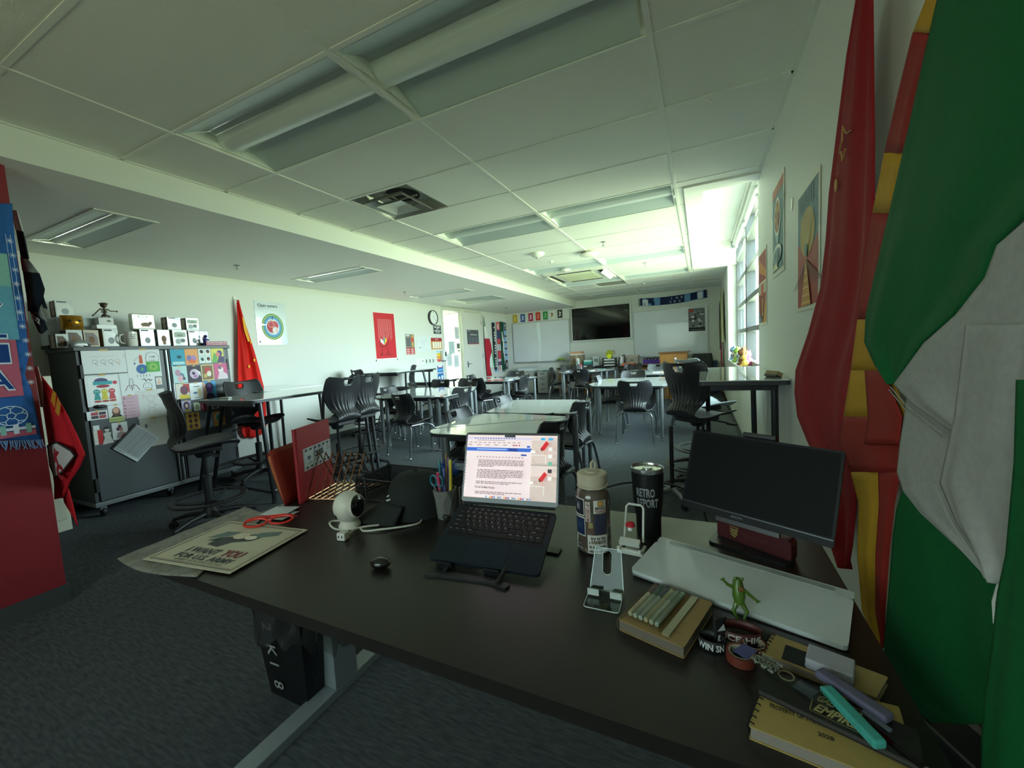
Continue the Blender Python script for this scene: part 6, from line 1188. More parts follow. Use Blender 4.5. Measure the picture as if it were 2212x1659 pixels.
# pen cup
t = thing('pen_cup', 'faceted grey concrete pen cup left of the laptop', 'cup', (1.82,-.235,DZ)); mg = M('#6d6a66', .8, noise=.1, nscale=60)
mb = MB(); N8 = 8; vs = []
for z, r, off in ((0,.030,0),(.06,.037,PI/8),(.100,.041,0),(.100,.036,0),(.03,.030,0)): vs += [(r*math.cos(2*PI*k/N8+off), r*math.sin(2*PI*k/N8+off), z) for k in range(N8)]
fs = [tuple(range(N8))[::-1], tuple(32+k for k in range(N8))]
for i in (0, 1):
    for k in range(N8):
        a, b, c, d = i*8+k, i*8+(k+1) % 8, (i+1)*8+(k+(1 if i == 1 else 0)) % 8, (i+1)*8+k
        if i == 0: fs += [(a, b, 8+k), (b, 8+(k+1) % 8, 8+k)]
        else: fs += [(8+k, 16+(k+1) % 8, 16+k), (8+k, 8+(k+1) % 8, 16+(k+1) % 8)]
for i in (2, 3):
    for k in range(N8): fs.append((i*8+k, i*8+(k+1) % 8, (i+1)*8+(k+1) % 8, (i+1)*8+k))
mb.add(vs, fs, mg); mb.build('cup', t)
mb = MB(); mb.sphere((.016,-.030,.012), (.012,.006,.010), M('#1a1a1a', .6), 10); mb.build('dark_chip', t)
for i, (dx, dy, tx, ty, hh, c, lb, r) in enumerate([(-.012,.0,-.020,.006,.165,'#2a6f78','teal pen leaning left in the cup',.0045),(.0,.012,.002,.018,.185,'#7a5a30','brown pencil standing tallest in the cup',.004),(.008,.006,.016,.010,.175,'#5a4a86','violet pen in the cup',.0045),(.016,.004,.026,.006,.170,'#c9b53a','yellow marker in the cup',.0055),(.004,-.008,.010,-.012,.145,'#4a5590','blue pen in the cup',.0045),(-.004,-.012,-.010,-.020,.130,'#c23a62','pink topped pen in the cup',.006)]):
    q = thing('pen', lb, 'pen', (1.82+dx, -.235+dy, DZ+.031), 0, 'pens in the cup'); mb = MB(); mb.tube([(0,0,0),((tx-dx)*.9,(ty-dy)*.9,hh*.8)], r, M(c, .4), 8); mb.build('barrel', q); mb = MB(); mb.tube([((tx-dx)*.9,(ty-dy)*.9,hh*.8+.0005),(tx-dx,ty-dy,hh*.97),(tx-dx,ty-dy,hh)], [r*1.1,r*1.1,r*.5], M(c, .3), 8); mb.build('cap', q)
t = thing('scissors', 'teal handled scissors stuck in the pen cup', 'scissors', (1.812,-.252,DZ+.031)); mt = M('#1d6a78', .4)
for s in (-1, 1): mb = MB(); mb.tube([(.012*s-.008+.013*math.cos(2*PI*k/16), -.004, .100+.018*math.sin(2*PI*k/16)) for k in range(16)], .0035, mt, 6, True); mb.tube([(.012*s-.008,-.004,.082),(0,0,.03),(0,0,0)], .003, STEEL, 6); mb.build('blade', t)
# black wire trays behind the cap
t = thing('mesh_tray', 'black wire mesh letter tray behind the cap', 'letter tray', (1.56,-.09,DZ)); wm = M('#17181a', .45)
mb = MB()
for z in (.004,.085): mb.tube([(-.19,-.11,z),(.20,-.11,z),(.20,.09,z),(-.19,.09,z)], .003, wm, 6, True)
for x in (-.19,.20):
    for y in (-.11,.09): mb.tube([(x,y,.004),(x,y,.085)], .003, wm, 6)
mb.build('wire_frame', t)
meshm = bpy.data.materials.new('wire_mesh'); meshm.use_nodes = True
def _mesh():
    nt = meshm.node_tree; b = nt.nodes['Principled BSDF']; b.inputs['Base Color'].default_value = (.012,.012,.013,1); b.inputs['Roughness'].default_value = .5
    tc = nt.nodes.new('ShaderNodeTexCoord'); ck = nt.nodes.new('ShaderNodeTexVoronoi'); ck.inputs['Scale'].default_value = 420; th = nt.nodes.new('ShaderNodeMath'); th.operation = 'LESS_THAN'; th.inputs[1].default_value = .42
    mx = nt.nodes.new('ShaderNodeMixShader'); tr = nt.nodes.new('ShaderNodeBsdfTransparent'); out = nt.nodes['Material Output']
    nt.links.new(tc.outputs['Object'], ck.inputs[0]); nt.links.new(ck.outputs['Distance'], th.inputs[0]); nt.links.new(th.outputs[0], mx.inputs[0]); nt.links.new(b.outputs[0], mx.inputs[1]); nt.links.new(tr.outputs[0], mx.inputs[2]); nt.links.new(mx.outputs[0], out.inputs[0])
_mesh()
for lo, hi in (((-.188,.089,.006),(.198,.091,.083)),((-.191,-.108,.006),(-.189,.088,.083)),((.199,-.108,.006),(.201,.088,.083))): mb = MB(); mb.box(lo, hi, meshm); mb.build('mesh_side', t)
mb = MB(); mb.box((-.188,-.108,.0),(.198,.088,.0025), meshm); mb.build('mesh_floor', t)
for x in (-.15, .03):
    mb = MB()
    for s in (-1, 1): mb.tube([(x+s*.014,-.112,.0),(x+s*.014,-.115,.088),(x+s*.010,-.115,.096)], .0022, wm, 6)
    mb.tube([(x-.010,-.115,.096),(x+.010,-.115,.096)], .0022, wm, 6); mb.tube([(x-.014,-.114,.055),(x+.014,-.114,.055)], .0018, wm, 6); mb.build('stacking_clip', t)
t = thing('white_tape_roll', 'small roll of white tape in the mesh tray right of the cap', 'tape', (1.725,-.12,DZ+.004)); mb = MB(); mb.lathe([(.010,.0),(.022,0),(.022,.055),(.010,.055)], M('#c9c7be', .5), 20, None, False); mb.lathe([(.010,.055),(.022,.055)], M('#dddbd2', .5), 20, None, False); mb.build('roll', t); mb = MB(); mb.lathe([(0,.01),(.0095,.01),(.0095,.05),(0,.05)], M('#8c8a80', .7), 16); mb.build('core', t)
t = thing('orange_marker', 'orange marker clipped upright at the side of the pen cup', 'marker', (1.775,-.225,DZ)); mb = MB(); mb.tube([(0,0,0),(-.004,0,.05)], .0065, M('#1b1c1d', .4), 10); mb.build('cap', t); mb = MB(); mb.tube([(-.004,0,.0505),(-.009,0,.10)], .0068, M('#b5532a', .4), 10); mb.build('barrel', t)
t = thing('blue_duster', 'fluffy bright blue pom-pom behind the pen cup', 'duster', (1.70,.00-.03,DZ+.004)); mf = M('#1f4f9c', .9)
mb = MB(); mb.tube([(0,0,0),(.0,.0,.07)], .005, wm, 6); mb.build('handle', t)
mb = MB(); random.seed(3)
for k in range(260):
    a = random.uniform(0, 2*PI); e = random.uniform(-.5, 1.5); r = .028+random.uniform(0,.022); d = Vector((math.cos(a)*math.cos(e), math.sin(a)*math.cos(e)*.8, math.sin(e))); s0 = Vector((0,0,.085))+d*.012; s1 = s0+d*r+Vector((.012*math.sin(k),.012*math.cos(k*2),.0)); w_ = d.orthogonal().normalized()*.0022
    mb.add([s0-w_, s0+w_, s1], [(0,1,2)], mf)
o = mb.build('fluff', t); o['kind'] = 'stuff'
t = thing('black_wire_holder', 'black wire file holder between pen cup and laptop', 'holder', (1.875,-.175,DZ)); mb = MB()
for x in (-.02,.0,.02): mb.tube([(x,-.02,0),(x+.004,-.02,.105),(x+.004,.02,.105),(x,.02,0)], .0022, wm, 6)
mb.tube([(-.024,-.02,.002),(.024,-.02,.002)], .0025, wm, 6); mb.tube([(-.024,.02,.002),(.024,.02,.002)], .0025, wm, 6); mb.build('wires', t)
mb = MB(); mb.box((-.03,-.015,.004),(-.026,.015,.09), PAPER); mb.build('paper', t)
# rose gold file rack with red folders
rg = M('#b98a66', .25, .9, name='rose_gold'); t = thing('file_rack', 'rose gold wire file rack with triangle dividers', 'file rack', (1.20,-.16,DZ))
def F_(x): return (x, -.11+.27*(x+.02)*.35)
n = 8
mb = MB(); mb.tube([(-.02,-.115,.006),(.17,-.060,.006)], .003, rg, 8); mb.tube([(-.07,.075,.006),(.14,.130,.006)], .003, rg, 8); mb.tube([(-.02,-.115,.006),(-.07,.075,.006)], .003, rg, 8); mb.tube([(.17,-.060,.006),(.14,.130,.006)], .003, rg, 8); mb.build('base_frame', t)
for k in range(n):
    f = k/(n-1); a = Vector((-.02+.19*f,-.115+.055*f,.006)); b = Vector((-.07+.21*f,.075+.055*f,.006)); top = (a+b)/2+Vector((.0,.0,.168))
    mb = MB(); mb.tube([a,b], .0026, rg, 6); mb.build('base_rod', t)
    mb = MB(); mb.tube([a,top-Vector((0,0,.004)),top,top-Vector((0,0,.004)),b], .0024, rg, 6); mb.build('divider', t)
t = thing('red_binder', 'red folder with a white CRISIS label standing in the wire rack', 'binder', (0,0,0))
a_, b_ = Vector((1.191,-.305,DZ+.0005)), Vector((1.106,-.077,DZ+.0005)); TFB = frame_T(a_, b_-a_, (0.0,0,1)); wB = (b_-a_).length; mr_ = M('#b01f28', .5, bump=.1, bscale=500)
mb = MB(); mb.box((0,0,-.002),(wB,.298,0), mr_, TFB); mb.build('front_cover', t, bevel=.001)
mb = MB(); mb.box((0,0,-.020),(wB,.293,-.018), M('#a01c26', .5), TFB); mb.build('back_cover', t, bevel=.001)
mb = MB(); mb.grid(lambda u, v: (-.006*math.sin(PI*u), .296*v, -.001-.018*u), 8, 6, M('#8a1820', .5), True, None, TFB); mb.build('spine', t)
mb = MB(); mb.box((.004,.003,-.0155),(wB-.01,.28,-.004), M('#c9322f', .6), TFB); mb.build('inner_papers', t)
mb = MB(); pz = Print(mb, TFB, .0002); z0_, z1_ = .118, .208; w0, w1 = .030, wB-.004
pz.rect(w0,z0_,w1,z1_, M('#d3d6d8', .5)); pz.line([(w0+.006,z0_+.006),(w1-.006,z0_+.006),(w1-.006,z1_-.006),(w0+.006,z1_-.006),(w0+.006,z0_+.006)], .0015, GRAPH)
for k in range(6):
    for zz in (z0_+.007, z1_-.014): x = w0+.012+.032*k; pz.poly([(x,zz),(x+.014,zz),(x+.018,zz+.007),(x+.004,zz+.007)], INK)
pz.text('CRISIS', w0+.070, z0_+.042, .023, INK, .04, .075); pz.text('EMERGENCY RESPONSE', w0+.068, z0_+.070, .005, M('#4a5a90', .5), .01, .08); pz.text('Response', w0+.072, z0_+.028, .009, GRAPH, .02, .04); pz.text('KIT', w0+.116, z0_+.028, .009, M('#c07a4a', .5), .02, .02)
pz.disc(w0+.038,z0_+.050,.009, M('#4a6a8a', .5), .006); pz.rect(w0+.036,z0_+.034,w0+.040,z0_+.048, M('#4a6a8a', .5)); pz.rect(w0+.022,z0_+.026,w0+.054,z0_+.029, GRAPH)
pz.line([(w1-.040,z0_+.052),(w1-.018,z0_+.052),(w1-.029,z0_+.074),(w1-.040,z0_+.052)], .0016, INK); pz.line([(w1-.029,z0_+.066),(w1-.029,z0_+.059)], .0016, INK); mb.build('label_print', t)
t = thing('open_folder', 'dark orange-red folder gaping open left of the red binder', 'folder', (0,0,0)); a_, b_ = Vector((1.150,-.352,DZ+.0005)), Vector((1.075,-.15,DZ+.0005)); TO = frame_T(a_, b_-a_, (-.18,-.10,1)); wO = (b_-a_).length
mb = MB(); mb.grid(lambda u, v: (wO*u, .225*v, .002*math.sin(3*v)), 4, 8, M('#8c2a1c', .6), True, None, TO); mb.build('front_cover', t, solid=.0015)
mb = MB(); mb.grid(lambda u, v: (wO*u+.004, .215*v, -.004-.030*v*(1-.6*v)), 4, 10, M('#7a2418', .6), True, None, TO); mb.build('back_cover', t, solid=.0015)
mb = MB(); mb.grid(lambda u, v: (wO*.85*u+.006, .205*v, -.003-.014*v*(1.2-.6*v)), 4, 10, M('#d0704a', .7), True, None, TO); mb.build('paper_sheet', t, solid=.001)
mb = MB(); mb.grid(lambda u, v: (wO*.7*u+.006, .20*v, -.004-.022*v*(1.2-.7*v)), 4, 10, M('#a98a50', .7), True, None, TO); mb.build('manila_sheet', t, solid=.001)
# papers at the desk's left end
t = thing('padded_mailer', 'crinkled silvery grey padded mailer hanging over the desk corner', 'envelope', (0,0,0)); mm = M('#7d7a70', .42, .25, noise=.3, nscale=45, bump=1.0, bscale=260, name='crinkled_foil')
def mail(u, v):
    x = 1.03*(1-u)*(1-v)+1.400*u*(1-v)+1.165*u*v+.985*(1-u)*v; y = -.815*(1-u)*(1-v)-.790*u*(1-v)-.440*u*v-.405*(1-u)*v
    if v < .5: y -= .045*math.sin(PI*u)*(1-2*v)*.6
    return (x, y, DZ+.0035+.0012*math.sin(23*u+5*v)*math.sin(17*v)-(.014*max(0,(1.115-x))/.1 if x < 1.115 else 0)*.3)
mb = MB(); mb.grid(mail, 34, 34, mm); mb.build('envelope', t, solid=.003)
def army(p, w, h):
    # cream poster laid sideways: its own top edge points left, lettering along its right side
    ink = M('#3b3f42', .6); redp = M('#7c2f33', .6); grn_ = M('#5f7370', .6)
    p.line([(.012,.012),(w-.012,.012),(w-.012,h-.012),(.012,h-.012),(.012,.012)], .003, ink); p.line([(.017,.017),(w-.017,.017),(w-.017,h-.017),(.017,h-.017),(.017,.017)], .0012, redp)
    p.poly([(w*.30,h*.42),(w*.44,h*.40),(w*.50,h*.52),(w*.66,h*.60),(w*.70,h*.72),(w*.58,h*.76),(w*.42,h*.66),(w*.28,h*.58)], ink); p.poly([(w*.56,h*.62),(w*.82,h*.78),(w*.80,h*.88),(w*.60,h*.80)], grn_); p.poly([(w*.16,h*.55),(w*.34,h*.62),(w*.40,h*.76),(w*.24,h*.74)], grn_)
    p.disc(w*.47,h*.68,w*.08, M('#cdbfa8', .6), h*.08); p.poly([(w*.22,h*.50),(w*.32,h*.52),(w*.30,h*.60)], ink); p.disc(w*.60,h*.66,w*.06, M('#d9d2bf', .6), h*.05)
    p.text('I WANT', w*.22, h*.245, h*.105, ink, .03, w*.36); p.text('YOU', w*.62, h*.245, h*.125, redp, .04, w*.22); p.text('FOR U.S. ARMY', w*.22, h*.125, h*.088, ink, .03, w*.64); p.text('NEAREST RECRUITING STATION', w*.28, h*.075, h*.028, ink, .01, w*.54)
sheet('recruiting_poster', 'cream print reading I WANT YOU FOR U.S. ARMY lying on the desk', 'poster', ((1.137,-.797,DZ+.0085),(1.478,-.751,DZ+.0065),(1.100,-.529,DZ+.0085)), M('#b9b19a', .6), .0012, None, None, army)
PT = bpy.data.objects['recruiting_poster']
def npad(p, w, h): p.rect(w*.08,h*.86,w*.7,h*.89, GRAPH); p.rect(w*.08,h*.93,w*.2,h*.97, GRAPH)
sheet('note_card', 'white note card with one printed line behind the red glasses', 'note', ((1.150,-.452,DZ+.0075),(1.255,-.432,DZ+.012),(1.122,-.378,DZ+.0075)), M('#c3c8c9', .5), .001, None, None, npad)
sheet('note_card', 'second white card half hidden under the first one', 'note', ((1.170,-.470,DZ+.0052),(1.275,-.455,DZ+.0052),(1.155,-.395,DZ+.0052)), M('#b4babb', .5), .001, None, None, lambda p, w, h: None)
t = thing('red_glasses', 'bright red plastic toy glasses lying folded on the poster', 'glasses', (1.275,-.505,DZ+.012), math.radians(38)); mr2 = M('#c9281c', .3, coat=.3)
mb = MB()
for s in (-1, 1): mb.tube([(s*.040+.036*math.cos(2*PI*k/20), .004+.016*math.sin(2*PI*k/20), .008+.007*math.sin(2*PI*k/20)) for k in range(20)], .0038, mr2, 7, True)
mb.tube([(-.008,.008,.010),(.008,.008,.010)], .004, mr2, 7); mb.build('frame_front', t)
for s in (-1, 1): mb = MB(); mb.tube([(s*.074,.006,.010),(s*.076,.020,.012),(s*.040,.034+.006*s,.012),(-s*.050,.042+.010*s,.009),(-s*.085,.040+.012*s,.005)], [.004,.0038,.0036,.0036,.003], mr2, 7); mb.build('temple', t)
# notebooks, pens and odds and ends at the desk's right end
def nbook(name, label, pts, z0, z1, cover, thick_cover=.0015, page='#8f857a', spiral=None, pr=None, r=.004):
    t = thing(name, label, 'notebook', (0,0,z0)); hgt = z1-z0
    mb = MB(); c_ = Vector((sum(p[0] for p in pts)/4, sum(p[1] for p in pts)/4)); inn = [tuple(c_+(Vector(p)-c_)*.975) for p in pts]
    mb.prism(inn, thick_cover, hgt-thick_cover, M(page, .8, noise=.15, nscale=400, stretch=(1,1,12))); mb.build('pages', t)
    mb = MB(); mb.prism(rounded(pts, r), 0, thick_cover-.0001, M(cover, .6)); mb.build('back_cover', t); mb = MB(); mb.prism(rounded(pts, r), hgt-thick_cover+.0001, hgt, M(cover, .6, noise=.05, nscale=60)); mb.build('front_cover', t)
    if spiral:
        a, b = Vector(pts[spiral[0]]), Vector(pts[spiral[1]]); n_ = spiral[2]; d = (b-a).normalized(); o_ = Vector((-d.y, d.x)); o_ = o_ if (Vector(pts[0])+Vector(pts[1])+Vector(pts[2])+Vector(pts[3])).dot(o_)/4 < a.dot(o_) else -o_
        for k in range(n_):
            q = a+(b-a)*((k+.5)/n_); mb = MB(); mb.tube([(q.x+o_.x*(.001+.006*math.cos(2*PI*i/10))-o_.x*.003, q.y+o_.y*(.001+.006*math.cos(2*PI*i/10))-o_.y*.003, hgt/2+(hgt/2+.002)*math.sin(2*PI*i/10)) for i in range(10)], .0011, spiral[3], 5, True); mb.build('spiral_ring', t)
    if pr:
        mb = MB(); u = Vector(pts[1])-Vector(pts[0]); v = Vector(pts[3])-Vector(pts[0]); pr(Print(mb, frame_T((pts[0][0],pts[0][1],hgt), (u.x,u.y,0), (v.x,v.y,0)), .0001), u.length, v.length); mb.build('cover_print', t)
    return t
KR = '#93784e'
nbook('pocket_notebook', 'kraft spiral pocket notebook under the pouch of markers', [(2.459,-.594),(2.578,-.629),(2.627,-.474),(2.513,-.446)], DZ, DZ+.022, KR, .002, '#6d6256', (3,0,22,M('#6b5c46', .4, .5)), lambda p, w, h: p.text('notebook', w*.70, h*.18, .005, M('#5c482c', .6), .0, .022), r=.006)
t = thing('marker_pouch', 'clear pouch of thin markers lying on the kraft pocket notebook', 'pouch', (0,0,DZ+.022)); u_ = Vector((.119,-.035)).normalized(); v_ = Vector((.052,.151)).normalized(); o0 = Vector((2.468,-.588))
mcol = ['#5a2230','#2f5a44','#20305c','#b9b38a','#8fa09a','#a9c0b4']
for k in range(6):
    a = o0+u_*(.008+.0105*k)+v_*.012; b = a+v_*.125; q = thing('thin_marker', ['maroon','green','navy','cream','grey-green','pale mint'][k]+' capped thin marker inside the clear pouch', 'marker', (0,0,DZ+.0285), 0, 'markers in the clear pouch')
    mb = MB(); m_ = a+(b-a)*.66; mb.tube([(a.x,a.y,0),(m_.x,m_.y,0)], .0046, M(['#c9bfa6','#b9c3bd','#bfc6c8','#cfc6a2','#c2c7bc','#b7c4bd'][k], .3, coat=.4), 8); mb.build('barrel', q); mb = MB(); mb.tube([(m_.x,m_.y,0),(b.x,b.y,0)], .0049, M(mcol[k], .3), 8); mb.build('cap', q)
pouchm = glassy('pouch_film', '#eef0e8', .5, .12, .05)
mb = MB(); mb.grid(lambda u, v: ((o0+u_*(.075*u-.002)+v_*(.148*v)).x, (o0+u_*(.075*u-.002)+v_*(.148*v)).y, .001+.0125*min(1, 6*u, 6*(1-u), 6*v+.2, 6*(1-v)+.2)+.0008*math.sin(31*u+19*v)), 16, 16, pouchm); mb.build('clear_film', t)
mb = MB(); s0 = o0+u_*.075; s1 = s0+v_*.148; mb.prism([(s0.x,s0.y),((s0+u_*.013).x,(s0+u_*.013).y),((s1+u_*.013).x,(s1+u_*.013).y),(s1.x,s1.y)], .0005, .0035, M('#8d8668', .25, coat=.5)); mb.build('zip_strip', t)
def prop_print(p, w, h):
    ink = M('#26221c', .6); p.text('PROPERTY OF THE MERRY BAND OF PIRATES', w*.14, h*.40, h*.07, ink, .02, w*.74); p.text('2028', w*.5, h*.24, h*.06, ink, .02, w*.10, al='c')
    p.disc(w*.5,h*.72,h*.155, ink, n=28); p.disc(w*.5,h*.72,h*.105, M('#a58d52', .6), n=24); p.disc(w*.48,h*.73,h*.06, M('#3a3226', .6)); p.poly([(w*.5,h*.70),(w*.56,h*.80),(w*.55,h*.66)], M('#3a3226', .6)); p.ring(w*.5,h*.72,h*.13,.0008, M('#a58d52', .6))
N2 = [(2.664,-.752),(2.836,-.775),(2.858,-.640),(2.700,-.640)]
nbook('bound_notebook', 'tan spiral notebook printed PROPERTY OF THE MERRY BAND OF PIRATES', N2, DZ, DZ+.020, '#a58d52', .002, '#8a8078', (3,0,9,M('#121212', .5)), prop_print, .003)
def gal(p, w, h):
    g_ = M('#a89a68', .5); p.line([(w*.36,h*.10),(w*.66,h*.10),(w*.66,h*.80),(w*.36,h*.80),(w*.36,h*.10)], .0009, g_); p.text('GALACTIC', w*.38, h*.50, h*.22, g_, .03, w*.26, slant=.3); p.text('EMPIRE', w*.38, h*.16, h*.26, g_, .04, w*.26, slant=.3)
nbook('black_notebook', 'black notebook printed GALACTIC EMPIRE across the tan one', [(2.680,-.690),(2.846,-.748),(2.860,-.690),(2.702,-.632)], DZ+.0205, DZ+.030, '#161514', .002, '#3a3632', None, gal, .003)
nbook('pale_notebook', 'tan spiral notebook with a dark square, under the white eraser block', [(2.697,-.583),(2.838,-.625),(2.868,-.572),(2.722,-.523)], DZ, DZ+.014, '#a58d5c', .002, '#8a8078', (3,0,6,M('#121212', .5)), lambda p, w, h: p.rect(w*.2,h*.05,w*.6,h*.7, M('#1b2226', .6)), .003)
t = thing('eraser_block', 'white melamine eraser block on the notebooks', 'eraser', (2.792,-.585,DZ+.0145), -.30); mb = MB(); mb.box((-.030,-.022,0),(.030,.022,.017), M('#a7a5b0', .8)); mb.build('block', t, bevel=.002); mb = MB(); mb.box((-.0305,-.0225,.004),(.0305,.0225,.006), M('#9a98a4', .8)); mb.build('seam', t)
t = thing('bead_packet', 'clear plastic packet of silvery beads with a violet card tab', 'packet', (2.722,-.652,DZ+.0305), -.62); mb = MB(); mb.grid(lambda u, v: (-.05+.11*u, -.016+.034*v, .002+.005*math.sin(PI*v)*(.6+.4*math.sin(9*u))), 18, 8, pouchm); mb.build('clear_film', t)
mb = MB(); mb.box((-.074,-.015,.001),(-.051,.016,.002), M('#3d3d78', .3)); mb.build('card_tab', t)
mb = MB(); random.seed(9)
for k in range(150): mb.sphere((random.uniform(-.046,-.012), random.uniform(-.012,.014), random.uniform(.0025,.0045)), .0015, M('#a9aaa6', .3, .4), 5)
o = mb.build('beads', t); o['kind'] = 'stuff'
mb = MB(); mb.box((.015,-.011,.001),(.040,.012,.002), M('#43506a', .4)); mb.tube([(.0+.010*math.cos(2*PI*k/16),.002+.010*math.sin(2*PI*k/16),.0018) for k in range(16)], .0012, M('#8d8a72', .4), 5, True); mb.build('contents', t)
t = thing('lavender_bar', 'dull lavender bar with a pale end plate across the notebooks', 'bar', (2.800,-.660,DZ+.0305), -.76); mb = MB(); mb.box((-.045,-.010,0),(.045,.010,.012), M('#5d5a72', .6)); mb.build('bar', t, bevel=.004, seg=3); mb = MB(); mb.box((.020,-.016,-.0),(.052,-.0102,.003), M('#6d7480', .5)); mb.build('end_plate', t)
t = thing('teal_bar', 'bright turquoise eraser stick lying over the notebooks', 'eraser', (2.789,-.702,DZ+.0305), -1.12); mb = MB(); mb.box((-.043,-.0085,0),(.043,.0085,.012), M('#3f9c93', .7, noise=.08, nscale=150)); mb.build('stick', t, bevel=.003); mb = MB(); mb.box((-.0445,-.008,.002),(-.0432,.008,.010), M('#55b0a6', .7)); mb.build('cut_end', t)
t = thing('clear_ruler', 'dark see-through plastic strip poking from the notebooks', 'ruler', (2.815,-.716,DZ+.0305), -.86); mb = MB(); mb.box((-.035,-.004,0),(.045,.004,.002), glassy('dark_film', '#56564c', .6)); mb.build('strip', t); mb = MB(); mb.box((.0452,-.0042,0),(.050,.0042,.0024), M('#6d7068', .3)); mb.build('strip_end', t)
# wristbands, washi tape and the toy frog
def bandloop(name, label, x, y, rz, rx, ry, h_, c, text, tc, z=DZ):
    t = thing(name, label, 'wristband', (x, y, z), rz, 'printed wristbands'); mb = MB()
    mb.grid(lambda u, v: (rx*math.cos(2*PI*u), ry*math.sin(2*PI*u), h_*v), 40, 1, M(c, .5)); mb.build('band', t, solid=.0016)
    vs, fs = text_geo(text, .03); xs = [v[0] for v in vs]; L_ = max(xs)-min(xs); q = []
    for v in vs: a = -PI/2+((v[0]-min(xs))/L_-.5)*2.1; q.append(((rx+.0012)*math.cos(a), (ry+.0012)*math.sin(a), h_*.22+v[1]*h_*.6/.72))
    mb = MB(); mb.add(q, fs, M(tc, .5)); mb.build('lettering', t); return t
bandloop('wristband', 'dark red wristband reading NCE HIG on the heap', 2.668, -.538, .10, .036, .022, .018, '#4c1a18', 'NCE HIG', '#bdbab4', DZ+.004)
bandloop('wristband', 'black wristband reading WIN SN at the front of the heap', 2.622, -.580, -.10, .022, .016, .020, '#17181a', 'WIN SN', '#c9c9c9')
t = thing('fabric_band', 'black twisted band with white letters standing on the heap', 'wristband', (2.630,-.552,DZ), 0, 'printed wristbands'); TFb = frame_T((-.008,-.018,.001), (.8,.5,0), (.05,-.25,1)); mb = MB(); mb.grid(lambda u, v: (.022*u, .055*v, .004*math.sin(5*v+u)), 4, 10, M('#1b1b1d', .6), True, None, TFb); mb.build('band', t, solid=.0015); mb = MB(); pz = Print(mb, TFb); pz.z = .006; pz.text('L', .006, .010, .014, M('#c6c6c6', .5), .05); pz.poly([(.002,.034),(.018,.034),(.012,.050)], M('#c6c6c6', .5)); mb.build('lettering', t)
def tape(label, x, y, z, rx_, r0, r1, h_):
    t = thing('washi_tape', label, 'tape', (x, y, z), 0, 'rolls of washi tape'); mb = MB(); mb.lathe([(r1,0),(r1,h_),(r0+.002,h_),(r0+.002,0)], M('#6b2f22', .5, noise=.15, nscale=300), 32, None, False); mb.lathe([(r0+.002,0),(r1,0)], M('#6b2f22', .5), 32, None, False); mb.build('tape', t)
    mb = MB(); mb.lathe([(r0+.0019,0),(r0+.0019,h_),(r0,h_),(r0,0)], M('#a09884', .6), 32, None, False); mb.build('core', t); t.rotation_euler = (rx_, 0, 0)
tape('rust coloured washi tape roll at the front edge of the heap', 2.666, -.598, DZ+.001, 0, .0165, .0225, .016)
tape('rust coloured washi tape roll tucked behind the front roll', 2.689, -.563, DZ+.001, 0, .0150, .0205, .014)
t = thing('toy_frog', 'small green rubber frog leaning with arms spread on the white pad', 'toy', (2.672,-.478,DZ), .2); mgf = M('#4d6a22', .35, noise=.25, nscale=90); mbr = M('#6a4a22', .4)
sp = [(0,-.006,.044),(0,0,.058),(0,.006,.070)]
mb = MB(); mb.tube([(0,-.004,.034),(0,-.001,.050),(0,.003,.064),(0,.006,.074),(0,.004,.082)], [.008,.012,.0105,.009,.004], mgf, 12); mb.sphere((-.006,.0,.083), .0035, mgf, 8); mb.sphere((.006,.0,.083), .0035, mgf, 8); mb.sphere((.002,-.008,.066), (.006,.004,.006), mbr, 8); mb.build('body', t)
for s, pts in ((-1, [(-.008,0,.064),(-.020,.0,.070),(-.026,-.002,.078)]), (1, [(.008,0,.062),(.020,-.002,.052),(.030,-.004,.044)])):
    mb = MB(); mb.tube(pts, [.004,.003,.0025], mgf, 8); e = Vector(pts[-1])
    for k in (-1,0,1): mb.tube([e, e+Vector((s*.004+.003*k, -.001, .005*(1 if s < 0 else -.6)+.002*k))], [.0018,.0012], mgf, 6)
    mb.build('arm', t)
for s in (-1, 1): mb = MB(); mb.tube([(s*.005,-.004,.036),(s*.012,-.010,.022),(s*.006,-.012,.010),(s*.008,-.018,.003)], [.005,.004,.003,.003], mgf, 8); mb.build('leg', t)
# wastebasket with liner under the desk
t = thing('wastebasket', 'black square wastebasket chalked 2K18 under the desk', 'wastebasket', (1.165,-.34,0), .0)
mk = M('#0d0d0e', .5); mb = MB(); b_, t_ = .105, .135; vs = [(-b_,-b_*.8,0),(b_,-b_*.8,0),(b_,b_*.8,0),(-b_,b_*.8,0),(-t_,-t_*.8,.36),(t_,-t_*.8,.36),(t_,t_*.8,.36),(-t_,t_*.8,.36)]
mb.add(vs, [(3,2,1,0),(0,1,5,4),(1,2,6,5),(2,3,7,6),(3,0,4,7)], mk); mb.build('bin', t, solid=.004)
mb = MB(); ch = M('#8d8d8a', .8); pz = Print(mb, frame_T((-.10,-.089,.02), (.0,-.008,-.1), (1,0,0)) if False else frame_T((-.075,-.110,.345), (.055,.066,-1), (1,.0,0)), .0002); pz.z = .006
for c_, x in (('2',.02),('K',.115),('1',.19),('8',.265)): pz.text(c_, x, .0, .055, ch, .01)
mb.build('chalk_lettering', t)
mb = MB(); pz = Print(mb, frame_T((.106,-.08,.02), (0,1,0), (.08,0,1)), .0003); pz.z = .006; c2 = M('#5d5d5b', .8)
random.seed(21)
for y0_, z0_ in ((.03,.05),(.09,.10),(.05,.17),(.10,.22)):
    q = [(y0_,z0_)]
    for k in range(7): q.append((q[-1][0]+random.uniform(-.006,.014), q[-1][1]+random.uniform(-.008,.022)))
    pz.line(q, .0022, c2)
mb.build('chalk_scribble', t)
